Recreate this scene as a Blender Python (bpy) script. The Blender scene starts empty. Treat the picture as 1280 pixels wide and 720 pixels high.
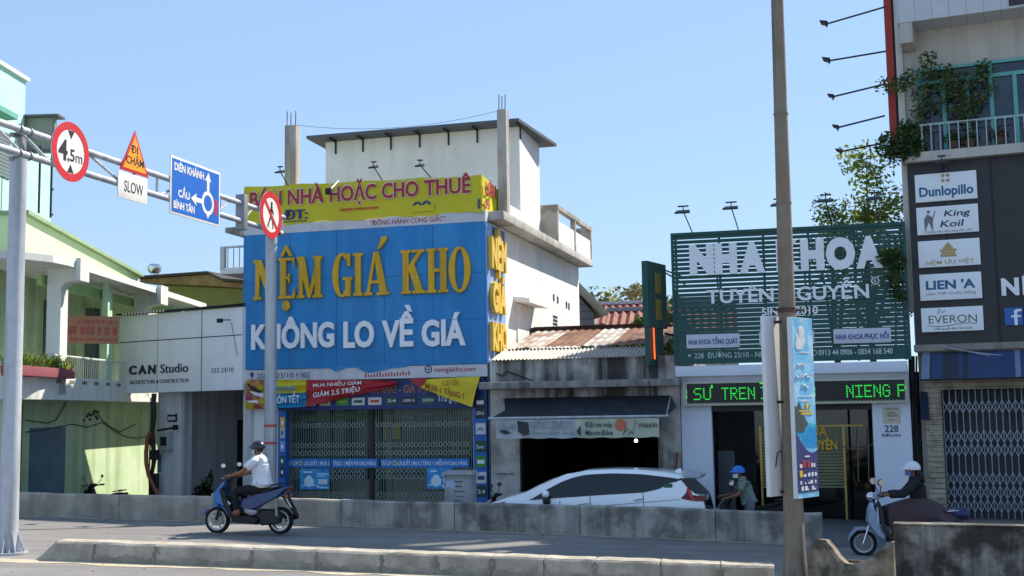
import bpy, bmesh, math, random
from mathutils import Vector, Matrix
R_ = random.Random(7)
SC = bpy.context.scene
COL = SC.collection
# ------------------------------------------------------------------ camera, world, sun, exposure
F_PX, H_CAM, ROLL, PITCH = 1500.0, 2.16, 0.0155, math.atan(155/1500.0)
_F = Vector((0, math.cos(PITCH), math.sin(PITCH)))
_U0 = Vector((0, -math.sin(PITCH), math.cos(PITCH)))
_R0 = Vector((1, 0, 0))
_U = _U0*math.cos(ROLL) + _R0*math.sin(ROLL)
_Rr = _R0*math.cos(ROLL) - _U0*math.sin(ROLL)
CAM = Vector((0, 0, H_CAM))
cd = bpy.data.cameras.new('camera'); cam = bpy.data.objects.new('camera', cd); COL.objects.link(cam)
cam.matrix_world = Matrix(((_Rr.x, _U.x, -_F.x, 0), (_Rr.y, _U.y, -_F.y, 0), (_Rr.z, _U.z, -_F.z, H_CAM), (0, 0, 0, 1)))
cd.sensor_width = 36; cd.lens = F_PX/1280*36; cd.clip_end = 3000; cd.clip_start = 0.1
SC.camera = cam
SUN_AZ, SUN_EL = math.radians(54), math.radians(46)     # azimuth from +Y towards +X
w = bpy.data.worlds.new('World'); SC.world = w; w.use_nodes = True
nt = w.node_tree; bg = nt.nodes['Background']
sky = nt.nodes.new('ShaderNodeTexSky'); sky.sky_type = 'NISHITA'; sky.sun_disc = False
sky.sun_elevation = SUN_EL; sky.sun_rotation = SUN_AZ
sky.altitude = 0; sky.air_density = 1.0; sky.dust_density = 0.0; sky.ozone_density = 5.0
gm_ = nt.nodes.new('ShaderNodeGamma'); gm_.inputs[1].default_value = 0.35      # evens out the Nishita gradient, as the camera's tone curve does
tint = nt.nodes.new('ShaderNodeMix'); tint.data_type = 'RGBA'; tint.blend_type = 'MULTIPLY'; tint.inputs[0].default_value = 1; tint.inputs[7].default_value = (1.32, 1.66, 2.08, 1)
nt.links.new(sky.outputs[0], gm_.inputs[0]); nt.links.new(gm_.outputs[0], tint.inputs[6])
nt.links.new(tint.outputs[2], bg.inputs[0]); bg.inputs[1].default_value = 0.145
sd = bpy.data.lights.new('sun', 'SUN'); so = bpy.data.objects.new('sun', sd); COL.objects.link(so)
sd.energy = 4.4; sd.angle = math.radians(0.55); sd.color = (1.0, 0.92, 0.80)
sdir = Vector((math.sin(SUN_AZ)*math.cos(SUN_EL), math.cos(SUN_AZ)*math.cos(SUN_EL), math.sin(SUN_EL)))
so.rotation_euler = sdir.to_track_quat('Z', 'Y').to_euler(); so.location = (20, 20, 40)
SC.view_settings.view_transform = 'Standard'; SC.view_settings.look = 'None'
SC.view_settings.exposure = 0.86; SC.view_settings.gamma = 1.0
SC.cycles.max_bounces = 6
# ------------------------------------------------------------------ pixel <-> world helpers
def ray(x, y): return _F + _Rr*((x-640)/F_PX) + _U*((360-y)/F_PX)
SL = 0.03
def gz(X, Y): return -SL*((X+5.3)*.966 - (Y-24.4)*.259)       # the road falls gently to the right
def gpt(x, y):
    d = ray(x, y); n = Vector((SL*.966, -SL*.259, 1)); c = SL*(5.3*.966 + 24.4*.259)
    t = -(CAM.dot(n)+c)/d.dot(n); return CAM + d*t
def at(x, y, Y):
    d = ray(x, y); return CAM + d*(Y/d.y)
class Fr:
    """vertical plane frame: u along the facade, v into the building, z up"""
    def __init__(s, A, B):
        s.O = Vector((A[0], A[1], 0)); d = Vector((B[0]-A[0], B[1]-A[1], 0)); s.L = d.length
        s.d = d.normalized(); s.n = Vector((-s.d.y, s.d.x, 0)); s.a = math.atan2(s.d.y, s.d.x)
    def uv(s, x, y, v=0):
        D = ray(x, y); t = (s.O + s.n*v - CAM).dot(s.n)/D.dot(s.n); P = CAM + D*t
        return (P-s.O).dot(s.d), P.z
    def r(s, x0, y0, x1, y1, v=0):
        a = s.uv(x0, y0, v); b = s.uv(x1, y1, v); return a[0], b[0], b[1], a[1]
    def vz(s, x, y, u):
        D = ray(x, y); t = (s.O + s.d*u - CAM).dot(s.d)/D.dot(s.d); P = CAM + D*t
        return (P-s.O).dot(s.n), P.z
    def W(s, u, v, z): return s.O + s.d*u + s.n*v + Vector((0, 0, z))
W0 = Fr((0, 0), (1, 0))
FB = Fr((-6.65, 29.8), (-.62, 28.1))
FR = Fr((-.55, 28.1), (3.783, 27.0))
FN = Fr((3.8, 27.0), (8.62, 25.8))
FT = Fr((8.65, 25.75), (8.65+9.2, 25.75-3.9))
FC = Fr((-10.5, 32.1), (-6.7, 29.7))
FG = Fr((-11.4, 27.3), (-11.0, 37.3))
# ------------------------------------------------------------------ materials
MATS = {}
def lin(c):
    if isinstance(c, str):
        c = [int(c[i:i+2], 16)/255 for i in (0, 2, 4)]
    return tuple((x/12.92 if x <= .04045 else ((x+.055)/1.055)**2.4) for x in c)
def M(name, col='808080', rough=.7, var=.12, scale=2.0, bump=0.0, bscale=30, metal=0.0, dirt=None, streak=None, emit=0, coat=0, spec=.5, trans=0, wave=None, track=None, leaf=False):
    """dirt / streak = (colour, amount 0..1, scale): blotches / vertical run marks of their own colour"""
    if name in MATS: return MATS[name]
    m = bpy.data.materials.new(name); m.use_nodes = True; MATS[name] = m
    N = m.node_tree.nodes; L = m.node_tree.links; b = N['Principled BSDF']
    c = lin(col)
    b.inputs['Roughness'].default_value = rough; b.inputs['Metallic'].default_value = metal
    b.inputs['Specular IOR Level'].default_value = spec
    if coat: b.inputs['Coat Weight'].default_value = coat; b.inputs['Coat Roughness'].default_value = .06
    if trans: b.inputs['Transmission Weight'].default_value = trans
    geo = N.new('ShaderNodeNewGeometry')
    def noise(sc, det=5, vec=None):
        n = N.new('ShaderNodeTexNoise'); n.inputs['Scale'].default_value = sc; n.inputs['Detail'].default_value = det
        n.inputs['Roughness'].default_value = .6
        L.new(vec if vec else geo.outputs['Position'], n.inputs['Vector']); return n.outputs[0]
    def mix(fac, a, bcol, typ='MIX'):
        x = N.new('ShaderNodeMix'); x.data_type = 'RGBA'; x.blend_type = typ
        if hasattr(fac, 'is_output'): L.new(fac, x.inputs[0])
        else: x.inputs[0].default_value = fac
        for s, v in ((x.inputs[6], a), (x.inputs[7], bcol)):
            if hasattr(v, 'is_output'): L.new(v, s)
            else: s.default_value = (*v[:3], 1)
        return x.outputs[2]
    def ramp(src, p0, p1):
        r = N.new('ShaderNodeMapRange'); r.inputs[1].default_value = p0; r.inputs[2].default_value = p1
        L.new(src, r.inputs[0]); return r.outputs[0]
    def mul(s, k):
        q = N.new('ShaderNodeMath'); q.operation = 'MULTIPLY'; q.inputs[1].default_value = k; L.new(s, q.inputs[0]); return q.outputs[0]
    cur = mix(ramp(noise(scale), .3, .7), tuple(x*(1-var) for x in c), tuple(min(1, x*(1+var)) for x in c))
    if dirt:
        dc, am, ds = dirt
        cur = mix(mul(ramp(noise(ds, 8), .45, .60), am), cur, lin(dc))
    if streak:
        dc, am, ds = streak
        mp = N.new('ShaderNodeMapping'); mp.inputs['Scale'].default_value = (ds, ds, ds*.09)
        L.new(geo.outputs['Position'], mp.inputs['Vector'])
        cur = mix(mul(ramp(noise(1.0, 6, mp.outputs[0]), .45, .63), am), cur, lin(dc))
    if track:   # long marks along the street
        dc, am, ds = track
        mp = N.new('ShaderNodeMapping'); mp.inputs['Rotation'].default_value = (0, 0, .2); mp.inputs['Scale'].default_value = (ds*.06, ds, ds)
        L.new(geo.outputs['Position'], mp.inputs['Vector'])
        cur = mix(mul(ramp(noise(1.0, 7, mp.outputs[0]), .44, .62), am), cur, lin(dc))
    if wave:   # (axis scale vector, colour, width) regular thin lines
        vec, wc, wd = wave
        tc = N.new('ShaderNodeTexCoord'); sx = N.new('ShaderNodeSeparateXYZ'); L.new(tc.outputs['Object'], sx.inputs[0])
        for i, s in enumerate(vec):
            if not s: continue
            k = mul(sx.outputs[i], s); fr = N.new('ShaderNodeMath'); fr.operation = 'FRACT'; L.new(k, fr.inputs[0])
            lt = N.new('ShaderNodeMath'); lt.operation = 'LESS_THAN'; lt.inputs[1].default_value = wd; L.new(fr.outputs[0], lt.inputs[0])
            cur = mix(lt.outputs[0], cur, lin(wc))
    L.new(cur, b.inputs['Base Color'])
    if emit:
        L.new(cur, b.inputs['Emission Color']); b.inputs['Emission Strength'].default_value = emit
    if bump:
        bp = N.new('ShaderNodeBump'); bp.inputs['Strength'].default_value = min(1, bump); bp.inputs['Distance'].default_value = .02
        L.new(noise(bscale, 6), bp.inputs['Height']); L.new(bp.outputs[0], b.inputs['Normal'])
    if leaf:
        tr = N.new('ShaderNodeBsdfTranslucent'); L.new(mix(1.0, cur, (1.0, 1.0, .55), 'MULTIPLY'), tr.inputs[0]); ms = N.new('ShaderNodeMixShader'); ms.inputs[0].default_value = .5
        L.new(b.outputs[0], ms.inputs[1]); L.new(tr.outputs[0], ms.inputs[2]); L.new(ms.outputs[0], N['Material Output'].inputs[0])
    if rough > .2 and metal < .9:
        rr = ramp(noise(scale*3), .2, .8); k = N.new('ShaderNodeMapRange'); k.inputs[3].default_value = max(0.02, rough-.08); k.inputs[4].default_value = min(1, rough+.1)
        L.new(rr, k.inputs[0]); L.new(k.outputs[0], b.inputs['Roughness'])
    return m
# ------------------------------------------------------------------ mesh builder
ORG = {}
_fc = bpy.data.curves.new('writing', 'FONT'); _fo = bpy.data.objects.new('writing', _fc)
_fc.resolution_u = 3
CAPH = .729
class MB:
    def __init__(s): s.v = []; s.f = []; s.m = []; s.mi = 0; s.smooth = []; s.X = None
    def add(s, vs, fs, smooth=False):
        o = len(s.v)
        s.v += [tuple(s.X @ Vector(p)) if s.X else tuple(p) for p in vs]
        for f in fs: s.f.append([o+i for i in f]); s.m.append(s.mi); s.smooth.append(smooth)
        return s
    def quad(s, *p): return s.add(p, [list(range(len(p)))])
    def box(s, x0, x1, y0, y1, z0, z1):
        if x0 > x1: x0, x1 = x1, x0
        if y0 > y1: y0, y1 = y1, y0
        if z0 > z1: z0, z1 = z1, z0
        return s.add([(x0,y0,z0),(x1,y0,z0),(x1,y1,z0),(x0,y1,z0),(x0,y0,z1),(x1,y0,z1),(x1,y1,z1),(x0,y1,z1)],
              [(3,2,1,0),(4,5,6,7),(0,1,5,4),(1,2,6,5),(2,3,7,6),(3,0,4,7)])
    def hexa(s, p):   # 8 points, bottom 4 then top 4
        return s.add(p, [(3,2,1,0),(4,5,6,7),(0,1,5,4),(1,2,6,5),(2,3,7,6),(3,0,4,7)])
    def prism(s, pts, a, b, ax='y'):   # polygon extruded along an axis
        n = len(pts)
        if ax == 'y': mk = lambda p, t: (p[0], t, p[1])
        elif ax == 'x': mk = lambda p, t: (t, p[0], p[1])
        else: mk = lambda p, t: (p[0], p[1], t)
        vs = [mk(p, a) for p in pts] + [mk(p, b) for p in pts]
        return s.add(vs, [list(range(n))[::-1], list(range(n, 2*n))] + [(i, (i+1) % n, n+(i+1) % n, n+i) for i in range(n)])
    def tube(s, pts, r, n=8, cap=True):
        pts = [Vector(p) for p in pts]; rs = r if isinstance(r, (list, tuple)) else [r]*len(pts)
        vs = []; up = None
        for i, p in enumerate(pts):
            d = (pts[min(i+1, len(pts)-1)] - pts[max(i-1, 0)]).normalized()
            if up is None: up = d.orthogonal().normalized()
            up = (up - d*up.dot(d)).normalized(); sd = d.cross(up)
            for k in range(n):
                a = 2*math.pi*k/n; vs.append(p + (up*math.cos(a) + sd*math.sin(a))*rs[i])
        fs = [(i*n+k, i*n+(k+1) % n, (i+1)*n+(k+1) % n, (i+1)*n+k) for i in range(len(pts)-1) for k in range(n)]
        s.add(vs, fs, True)
        if cap:
            o = len(s.v) - len(vs)
            for f in (list(range(n))[::-1], list(range((len(pts)-1)*n, len(pts)*n))):
                s.f.append([o+i for i in f]); s.m.append(s.mi); s.smooth.append(False)
        return s
    def lathe(s, prof, c=(0,0,0), ax='z', n=16, closed=False):   # prof [(r, h)]
        vs = []
        for r, h in prof:
            for k in range(n):
                a = 2*math.pi*k/n; x, y = r*math.cos(a), r*math.sin(a)
                p = (x, y, h) if ax == 'z' else ((x, h, y) if ax == 'y' else (h, x, y))
                vs.append((c[0]+p[0], c[1]+p[1], c[2]+p[2]))
        m = len(prof)
        fs = [(i*n+k, i*n+(k+1) % n, ((i+1) % m)*n+(k+1) % n, ((i+1) % m)*n+k) for i in range(m if closed else m-1) for k in range(n)]
        if not closed: fs += [list(range(n)), list(range((m-1)*n, m*n))]
        return s.add(vs, fs, True)
    def ell(s, c, r, n=12, rings=8):
        prof = []
        vs = []
        for i in range(rings+1):
            t = math.pi*i/rings - math.pi/2
            for k in range(n):
                a = 2*math.pi*k/n
                vs.append((c[0]+r[0]*math.cos(t)*math.cos(a), c[1]+r[1]*math.cos(t)*math.sin(a), c[2]+r[2]*math.sin(t)))
        return s.add(vs, [(i*n+k, i*n+(k+1) % n, (i+1)*n+(k+1) % n, (i+1)*n+k) for i in range(rings) for k in range(n)], True)
    def text(s, body, x0, x1, z, h, y, d=.012, bold=0.0, rise=0.0, shear=0.0, res=3):
        """writing in the xz plane facing -y; ink spans x0..x1, baseline z, cap height h; rise = baseline climb over the width"""
        if 'Đ' in body and bold:      # the barred D cannot be offset: embolden by overlaying shifted copies
            n_ = max(2, int(bold/.012)+1); w_ = bold*h*1.6
            for i in range(n_): s.text(body, x0-w_/2+w_*i/(n_-1), x1-w_/2+w_*i/(n_-1), z, h, y-.0006*i, d, 0, rise, shear, res)
            return s
        _fc.body = body; _fc.offset = bold; _fc.extrude = .5; _fc.resolution_u = res
        me = _fo.to_mesh()
        if not len(me.vertices): _fo.to_mesh_clear(); return s
        xs = [v.co.x for v in me.vertices]; a, b = min(xs), max(xs); k = (x1-x0)/max(1e-6, b-a); kz = h/CAPH
        vs = []
        for v in me.vertices:
            x = x0+(v.co.x-a)*k; zz = z+v.co.y*kz + rise*(x-x0)/max(1e-6, x1-x0)
            vs.append((x+shear*(zz-z), y-d/2-v.co.z*d, zz))
        fs = [tuple(p.vertices) for p in me.polygons]
        _fo.to_mesh_clear()
        return s.add(vs, fs)
    def build(s, name, mats, parent=None, frame=None, org=None, bevel=0, smooth=None, label=None, segs=2):
        me = bpy.data.meshes.new(name)
        if parent is not None: o3 = Vector(ORG[parent.name])
        else: o3 = Vector(org or (0, 0, 0))
        me.from_pydata([tuple(Vector(p)-o3) for p in s.v], [], s.f)
        for m in (mats if isinstance(mats, (list, tuple)) else [mats]): me.materials.append(m)
        me.polygons.foreach_set('material_index', s.m)
        bm = bmesh.new(); bm.from_mesh(me)
        bmesh.ops.recalc_face_normals(bm, faces=bm.faces)
        if bevel:
            es = [e for e in bm.edges if len(e.link_faces) == 2 and e.calc_face_angle(0) > .6]
            bmesh.ops.bevel(bm, geom=es, offset=bevel, segments=segs, profile=.6, affect='EDGES', clamp_overlap=True)
        bm.to_mesh(me); bm.free()
        if smooth or (smooth is None and any(s.smooth)) or bevel:
            me.polygons.foreach_set('use_smooth', [True]*len(me.polygons))
            me.set_sharp_from_angle(angle=math.radians(38))
        o = bpy.data.objects.new(name, me); COL.objects.link(o)
        ORG[o.name] = tuple(o3)
        if parent is not None: o.parent = parent
        else:
            fr = frame or W0
            o.location = fr.W(*o3); o.rotation_euler = (0, 0, fr.a)
        if label: o['label'] = label
        return o
def tag(o, label, cat, group=None):
    o['label'] = label; o['category'] = cat
    if group: o['group'] = group
    return o
def T(name, label, cat, frame=None, org=(0, 0, 0), group=None, rotz=None):
    o = bpy.data.objects.new(name, None); COL.objects.link(o); o.empty_display_size = .2
    fr = frame or W0
    o.location = fr.W(*org); o.rotation_euler = (0, 0, fr.a if rotz is None else rotz)
    ORG[o.name] = tuple(org); return tag(o, label, cat, group)
def TL(name, label, cat, loc, rotz=0, group=None):   # thing with a local origin at 0,0,0
    o = bpy.data.objects.new(name, None); COL.objects.link(o); o.empty_display_size = .2
    o.location = loc; o.rotation_euler = (0, 0, rotz); ORG[o.name] = (0, 0, 0); return tag(o, label, cat, group)
def struct(o): o['kind'] = 'structure'; return o
def dup(o, parent=None):
    c = o.copy(); COL.objects.link(c); ORG[c.name] = ORG[o.name]
    if parent is not None: c.parent = parent
    for ch in [x for x in list(COL.objects) if x.parent == o]: dup(ch, c)
    return c
# common materials
white_paint = M('white_paint', 'ecebe8', .75, .03, 1.5, .15, 20, streak=('b3b0a8', .22, 2.2), dirt=('c9c6be', .2, .8))
clean_white = M('clean_white', 'dfe0e4', .55, .03, 2)
concrete = M('concrete', 'aca598', .9, .12, 3, .5, 40, dirt=('7a7368', .5, 1.7), streak=('66615a', .4, 3))
conc_dirty = M('dirty_concrete', 'aaa69e', .9, .18, 2.5, .5, 30, dirt=('4e4b46', .65, 2.2), streak=('45433f', .6, 2.6))
kerb_conc = M('kerb_concrete', 'b3aa9b', .92, .12, 4, .5, 40, dirt=('8a8273', .6, 2.4), streak=('7a7264', .3, 3))
galv = M('galvanised_steel', 'bcc0c6', .45, .08, 6, .1, 60, metal=.15, streak=('7d828a', .5, 5))
dark_metal = M('dark_metal', '2a2c30', .5, .1, 5, metal=.3)
black = M('black_plastic', '101114', .55, .1, 6)
rubber = M('rubber', '131314', .85, .15, 10)
chrome = M('chrome', 'd0d2d6', .15, .03, 5, metal=1)
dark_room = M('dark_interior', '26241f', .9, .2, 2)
glass_dark = M('dark_glass', '0b0f12', .06, .2, 2, spec=.6)
signwhite = M('sign_white', 'e2e3e6', .5, .03, 3, dirt=('b9b8b4', .3, 4))
# ------------------------------------------------------------------ ground, roads, pavement
asphalt = M('asphalt', '85827f', .9, .10, 1.2, .5, 120, dirt=('747170', .6, .5), track=('6b6967', .55, 2.2))
asphalt2 = M('service_asphalt', '66676a', .9, .12, 1.2, .5, 120, dirt=('45464a', .5, .6))
dust = M('road_dust', 'b5a992', .95, .15, 8, .4, 80)
paving = M('pavement_tiles', '7b7875', .9, .12, 2, .3, 60, wave=((2.5, 2.5, 0), '55524e', .03))
earth = M('earth', '6b6152', .95, .2, .3)
g = MB(); g.box(-600, 600, -100, 1200, -3.2, -3.0); struct(g.build('ground', earth))
BAR = [(-60, 644), (21, 645.5), (148, 648.8), (285, 652.5), (425, 657.5), (568, 662.6), (725, 668.7), (895, 675.8), (1028, 683)]
BP = [gpt(*q) for q in BAR]
g = MB()
far = [Vector((-60, 33.5, 0))] + BP + [Vector((13, 20.4, 0)), Vector((60, 8, 0))]
n = len(far)
rows = []
for p in far: rows.append([(p.x, p.y+.05, gz(p.x, p.y+.05)), (p.x, (p.y)*.5, gz(p.x, p.y*.5)), (p.x, -30, gz(p.x, -30))])
vs = [q for r in rows for q in r]
g.add(vs, [(i*3+j, i*3+j+1, i*3+j+4, i*3+j+3) for i in range(n-1) for j in range(2)])
road = struct(g.build('main_road', asphalt))
def sm(a, b, x):
    t = max(0, min(1, (x-a)/(b-a))); return t*t*(3-2*t)
def sz(X, Y): return -.7 + (gz(X, Y)+.7)*sm(4.4, 6.2, X + (22-Y)*.0)
g = MB(); nx, ny = 90, 12
xs = [-40+80*i/nx for i in range(nx+1)]
def bary(X):
    for a, b in zip(far, far[1:]):
        if a.x <= X <= b.x: return a.y + (b.y-a.y)*(X-a.x)/(b.x-a.x)
    return 25
vs = []
for X in xs:
    y0 = bary(X)+.04
    for j in range(ny+1):
        Y = y0 + (46-y0)*j/ny; vs.append((X, Y, sz(X, Y)-.004))
g.add(vs, [(i*(ny+1)+j, i*(ny+1)+j+1, (i+1)*(ny+1)+j+1, (i+1)*(ny+1)+j) for i in range(nx) for j in range(ny)])
struct(g.build('service_road', asphalt2))
# low raised pavement in front of the shops
g = MB()
for fr, u0, u1, z in ((FC, -.2, 4.5, -.55), (FB, 0, 6.3, -.57), (FR, 0, 4.4, -.57), (FN, 0, 5.0, -.48), (FT, 0, 12, -.23)):
    p = [fr.W(u0, -1.5, 0), fr.W(u1, -1.5, 0), fr.W(u1, 6, 0), fr.W(u0, 6, 0)]
    g.hexa([(q.x, q.y, -1.4) for q in p] + [(q.x, q.y, z) for q in p])
struct(g.build('pavement', paving))
# dust along the barrier foot, the kerb foot and the seam in the asphalt
g = MB()
rr = random.Random(3)
def strip(pts, wid, dz, off):
    prev = None
    for i in range(len(pts)-1):
        a, b = Vector(pts[i]), Vector(pts[i+1]); m = max(2, int((b-a).length/.35))
        for k in range(m+1):
            if k == 0 and prev is not None: continue
            p = a.lerp(b, k/m); wv = wid*(.55+.8*rr.random())
            c = ((p.x, p.y-off, gz(p.x, p.y-off)+dz), (p.x, p.y-off-wv, gz(p.x, p.y-off-wv)+dz))
            if prev: g.quad(prev[0], prev[1], c[1], c[0])
            prev = c
strip([(p.x, p.y, 0) for p in BP], .16, .005, .0)
KB = [gpt(45, 700), gpt(240, 707), gpt(560, 719), gpt(970, 735)]
strip([(-9.5, 19.1, 0)] + [(p.x, p.y, 0) for p in KB], .30, .005, .0)
struct(g.build('dust_strip', dust))
g = MB(); prev = None
for q in [(-20, 664), (17, 662.5), (120, 660), (200, 657.5), (253, 655.8)]:
    p = gpt(*q); c = ((p.x, p.y, p.z+.004), (p.x, p.y-.05, gz(p.x, p.y-.05)+.004))
    if prev: g.quad(prev[0], prev[1], c[1], c[0])
    prev = c
struct(g.build('road_seam', M('tar', '2a2a2a', .8)))
# loose grit, dry leaves and scraps lying on the road
g = MB(); rl = random.Random(31)
for k in range(240):
    if rl.random() < .55: p = BP[rl.randrange(7)].lerp(BP[rl.randrange(7)+1], rl.random()); X, Y = p.x+rl.uniform(-.4, .4), p.y-rl.uniform(.02, .5)
    else: X, Y = rl.uniform(-9, 5), rl.uniform(16.0, 22.5)
    if Y > bary(X)-.03: continue
    z = gz(X, Y)+.006; s_ = rl.uniform(.008, .035); a_ = rl.uniform(0, 6.3); c_, d_ = math.cos(a_)*s_, math.sin(a_)*s_
    g.mi = rl.choice((0, 0, 1, 2)); g.add([(X-c_, Y-d_, z), (X+d_*.6, Y-c_*.6, z+s_*.3), (X+c_, Y+d_, z+.004), (X-d_*.6, Y+c_*.6, z+s_*.5)], [(0, 1, 2, 3)])
g.mi = 0
o = tag(g.build('road_litter', [M('grit', '8f8675', .9, .3, 20), M('dry_leaf', '7a5c34', .8, .3, 20), M('paper_scrap', 'c9c6be', .8, .1, 20)]), 'scattered grit, dry leaves and scraps on the asphalt', 'litter'); o['kind'] = 'stuff'
# ------------------------------------------------------------------ concrete barrier between the road and the service lane
hs = [.49, .49, .49, .50, .51, .53, .55, .57, .58]
blab = ['plain grey concrete barrier segment at the far left end, behind the steel gantry pole', 'grey concrete barrier segment in front of the blue roller door of the green house',
        'grey concrete barrier segment in front of the architecture office pillar', 'concrete barrier segment directly behind the blue motor scooter',
        'stained concrete barrier segment below the lattice gate of the mattress shop', 'stained concrete barrier segment in front of the grey utility cabinet and car nose',
        'stained concrete barrier segment in front of the doors of the white car', 'last concrete barrier segment, ending beside the concrete utility pole']
for i in range(8):
    a, b = BP[i], BP[i+1]; fr = Fr((a.x, a.y), (b.x, b.y)); L = fr.L
    g = MB(); e = .006
    za, zb = a.z, b.z; ha, hb = hs[i], hs[i+1]
    lo = -1.6
    m = 8; pr = []
    for k in range(m+1):
        t = k/m; u = e + (L-2*e)*t; z = za+(zb-za)*t + ha+(hb-ha)*t + R_.uniform(-.008, .008)
        pr.append([(u, 0, lo), (u, .015, z-.03), (u, .04, z), (u, .20, z+R_.uniform(-.006, .006)), (u, .23, z-.03), (u, .25, lo)])
    vs = [p for r in pr for p in r]
    fs = [(i2*6+k, i2*6+(k+1) % 6, (i2+1)*6+(k+1) % 6, (i2+1)*6+k) for i2 in range(m) for k in range(6)] + [list(range(6)), list(range(m*6, m*6+6))]
    g.add(vs, fs)
    o = g.build('concrete_barrier', conc_dirty if i > 3 else concrete, None, fr, (0, 0, za)); tag(o, blab[i], 'barrier', 'concrete barrier segments along the road')
# ------------------------------------------------------------------ kerb blocks of the median
xs_ = [45, 118, 196, 316, 399, 479, 545, 617, 684, 749, 831, 905, 970]
def kb(x):
    for (xa, A), (xb, B) in zip(((45, KB[0]), (240, KB[1]), (560, KB[2])), ((240, KB[1]), (560, KB[2]), (970, KB[3]))):
        if xa <= x <= xb: return A.lerp(B, (x-xa)/(xb-xa))
klab = ['sloping end block of the pale concrete median kerb, beside the steel pole foot', 'second block of the pale median kerb, right after its sloping end block', 'median kerb block in front of the space left of the blue scooter',
 'median kerb block directly below the blue scooter', 'median kerb block just right of the scooter rear wheel', 'median kerb block below the left part of the lattice gate', 'median kerb block below the right part of the lattice gate',
 'median kerb block below the grey utility cabinet', 'median kerb block below the front wheel of the white car', 'median kerb block below the middle of the white car', 'median kerb block below the rear half of the white car',
 'second to last median kerb block, below the man in the blue helmet', 'last block of the median kerb, touching the concrete utility pole']
splash = M('splash_stain', '9b9384', .95, .22, 5, .4, 40, dirt=('7d7567', .7, 4))
mortar = M('mortar', '7d7567', .95, .25, 6, .4, dirt=('99907f', .7, 9))
klab = klab[:7] + klab[7:]
for i in range(12):
    a, b = kb(xs_[i]), kb(xs_[i+1]); fr = Fr((a.x, a.y), (b.x, b.y)); L = fr.L; g = MB()
    m = 6
    def ring(t):
        u = L*t; zb = a.z+(b.z-a.z)*t; h = .29 + R_.uniform(-.006, .006); s = 0
        if i == 0: h = .29*min(1, .04+t/.32)
        j = R_.uniform(-.008, .008)
        return [(u, j-.012, zb-.4), (u, j-.01, zb+.02), (u, .03+j, zb+max(.02, h-.03)), (u, .06, zb+h), (u, .42, zb+h), (u, .46, zb+max(.01, h-.04)), (u, .47, zb-.4)]
    ts = [.004] + ([.1, .2, .32] if i == 0 else []) + [k/m for k in range(1, m)] + [.985]
    ts = sorted(ts); rg = [ring(t) for t in ts]; vs = [p for r in rg for p in r]; q = 7
    g.add(vs, [(k*q+j, k*q+(j+1) % q, (k+1)*q+(j+1) % q, (k+1)*q+j) for k in range(len(ts)-1) for j in range(q)] + [list(range(q)), list(range((len(ts)-1)*q, len(ts)*q))])
    par = g.build('kerb_block', kerb_conc, None, fr, (0, 0, a.z)); tag(par, klab[i], 'kerb', 'kerb blocks of the median')
    # damp splash stain along the foot of the block
    if i > 0:
        g = MB(); nn = 22; lo, hi = [], []
        for k in range(nn+1):
            u = .01+(L-.03)*k/nn; t = u/L; z0_ = a.z+(b.z-a.z)*t; hz = .095+.02*math.sin(k*.5+i*1.7)+R_.uniform(-.018, .02)
            lo.append((u, -.022, z0_+.0)); hi.append((u, -.022+.042*hz/.24, z0_+hz))
        for k in range(nn): g.quad(lo[k], lo[k+1], hi[k+1], hi[k])
        g.build('splash_stain', splash, par)
    # smeared mortar over the joint
    if i < 11:
        g = MB(); wz = R_.uniform(.02, .06); top_ = R_.uniform(.2, .262); pl, pr_ = [], []
        for k in range(9):
            z = top_*k/8; y_ = -.018+.042*z/.262
            pl.append((L-wz*R_.uniform(.5, 1.5), y_, b.z+z)); pr_.append((L+wz*R_.uniform(.4, 1.5), y_, b.z+z))
        for k in range(8): g.quad(pl[k], pr_[k], pr_[k+1], pl[k+1])
        g.build('mortar_joint', mortar, par)
# ------------------------------------------------------------------ broken low wall and right hand wall
oldc = M('weathered_concrete', 'a39580', .95, .3, 8, .9, 35, dirt=('3a342b', .85, 4), streak=('2b2823', .5, 3))
mossy = M('mossy_concrete', '8a857b', .95, .35, 7, .8, 30, dirt=('24231f', .9, 2.2), streak=('2b2b26', .75, 4))
Pa, Pb = at(1010, 700, 16.0), at(1117, 700, 15.3); fr = Fr((Pa.x, Pa.y), (Pb.x, Pb.y))
g = MB(); prof = [(1008, 690), (1012, 679), (1020, 675), (1030, 676), (1038, 684), (1047, 697), (1055, 704), (1064, 706), (1074, 704), (1086, 698), (1096, 690), (1105, 682), (1112, 678), (1116, 678)]
pts = [fr.uv(*q) for q in prof]
vs = []; q = 6
for u, z in pts:
    j = R_.uniform(-.012, .012)
    vs += [(u, 0, -.9), (u, .0+j, z-.06), (u, .04+j, z+R_.uniform(-.01, .01)), (u, .17+j, z+R_.uniform(-.015, .01)), (u, .22, z-.07), (u, .24, -.9)]
g.add(vs, [(k*q+j, k*q+(j+1) % q, (k+1)*q+(j+1) % q, (k+1)*q+j) for k in range(len(pts)-1) for j in range(q)] + [list(range(q)), list(range((len(pts)-1)*q, len(pts)*q))])
tag(g.build('broken_wall', oldc, None, fr, (0, 0, -.9), smooth=False), 'low broken concrete wall with a scooped top between utility pole and dark wall', 'wall')
A, B = at(1117, 654, 14.6), at(1280, 658.5, 14.6-.55); fr = Fr((A.x, A.y), (B.x, B.y))
g = MB(); z = A.z
g.box(0, 3.6, 0, .2, -1.2, z-.02); g.box(-.01, 3.6, -.02, .22, z-.02, z)
tag(g.build('roadside_wall', mossy, None, fr, (0, 0, -1.2), bevel=.012), 'dark mould stained concrete wall at the lower right, in front of the grey scooter', 'wall')
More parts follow.
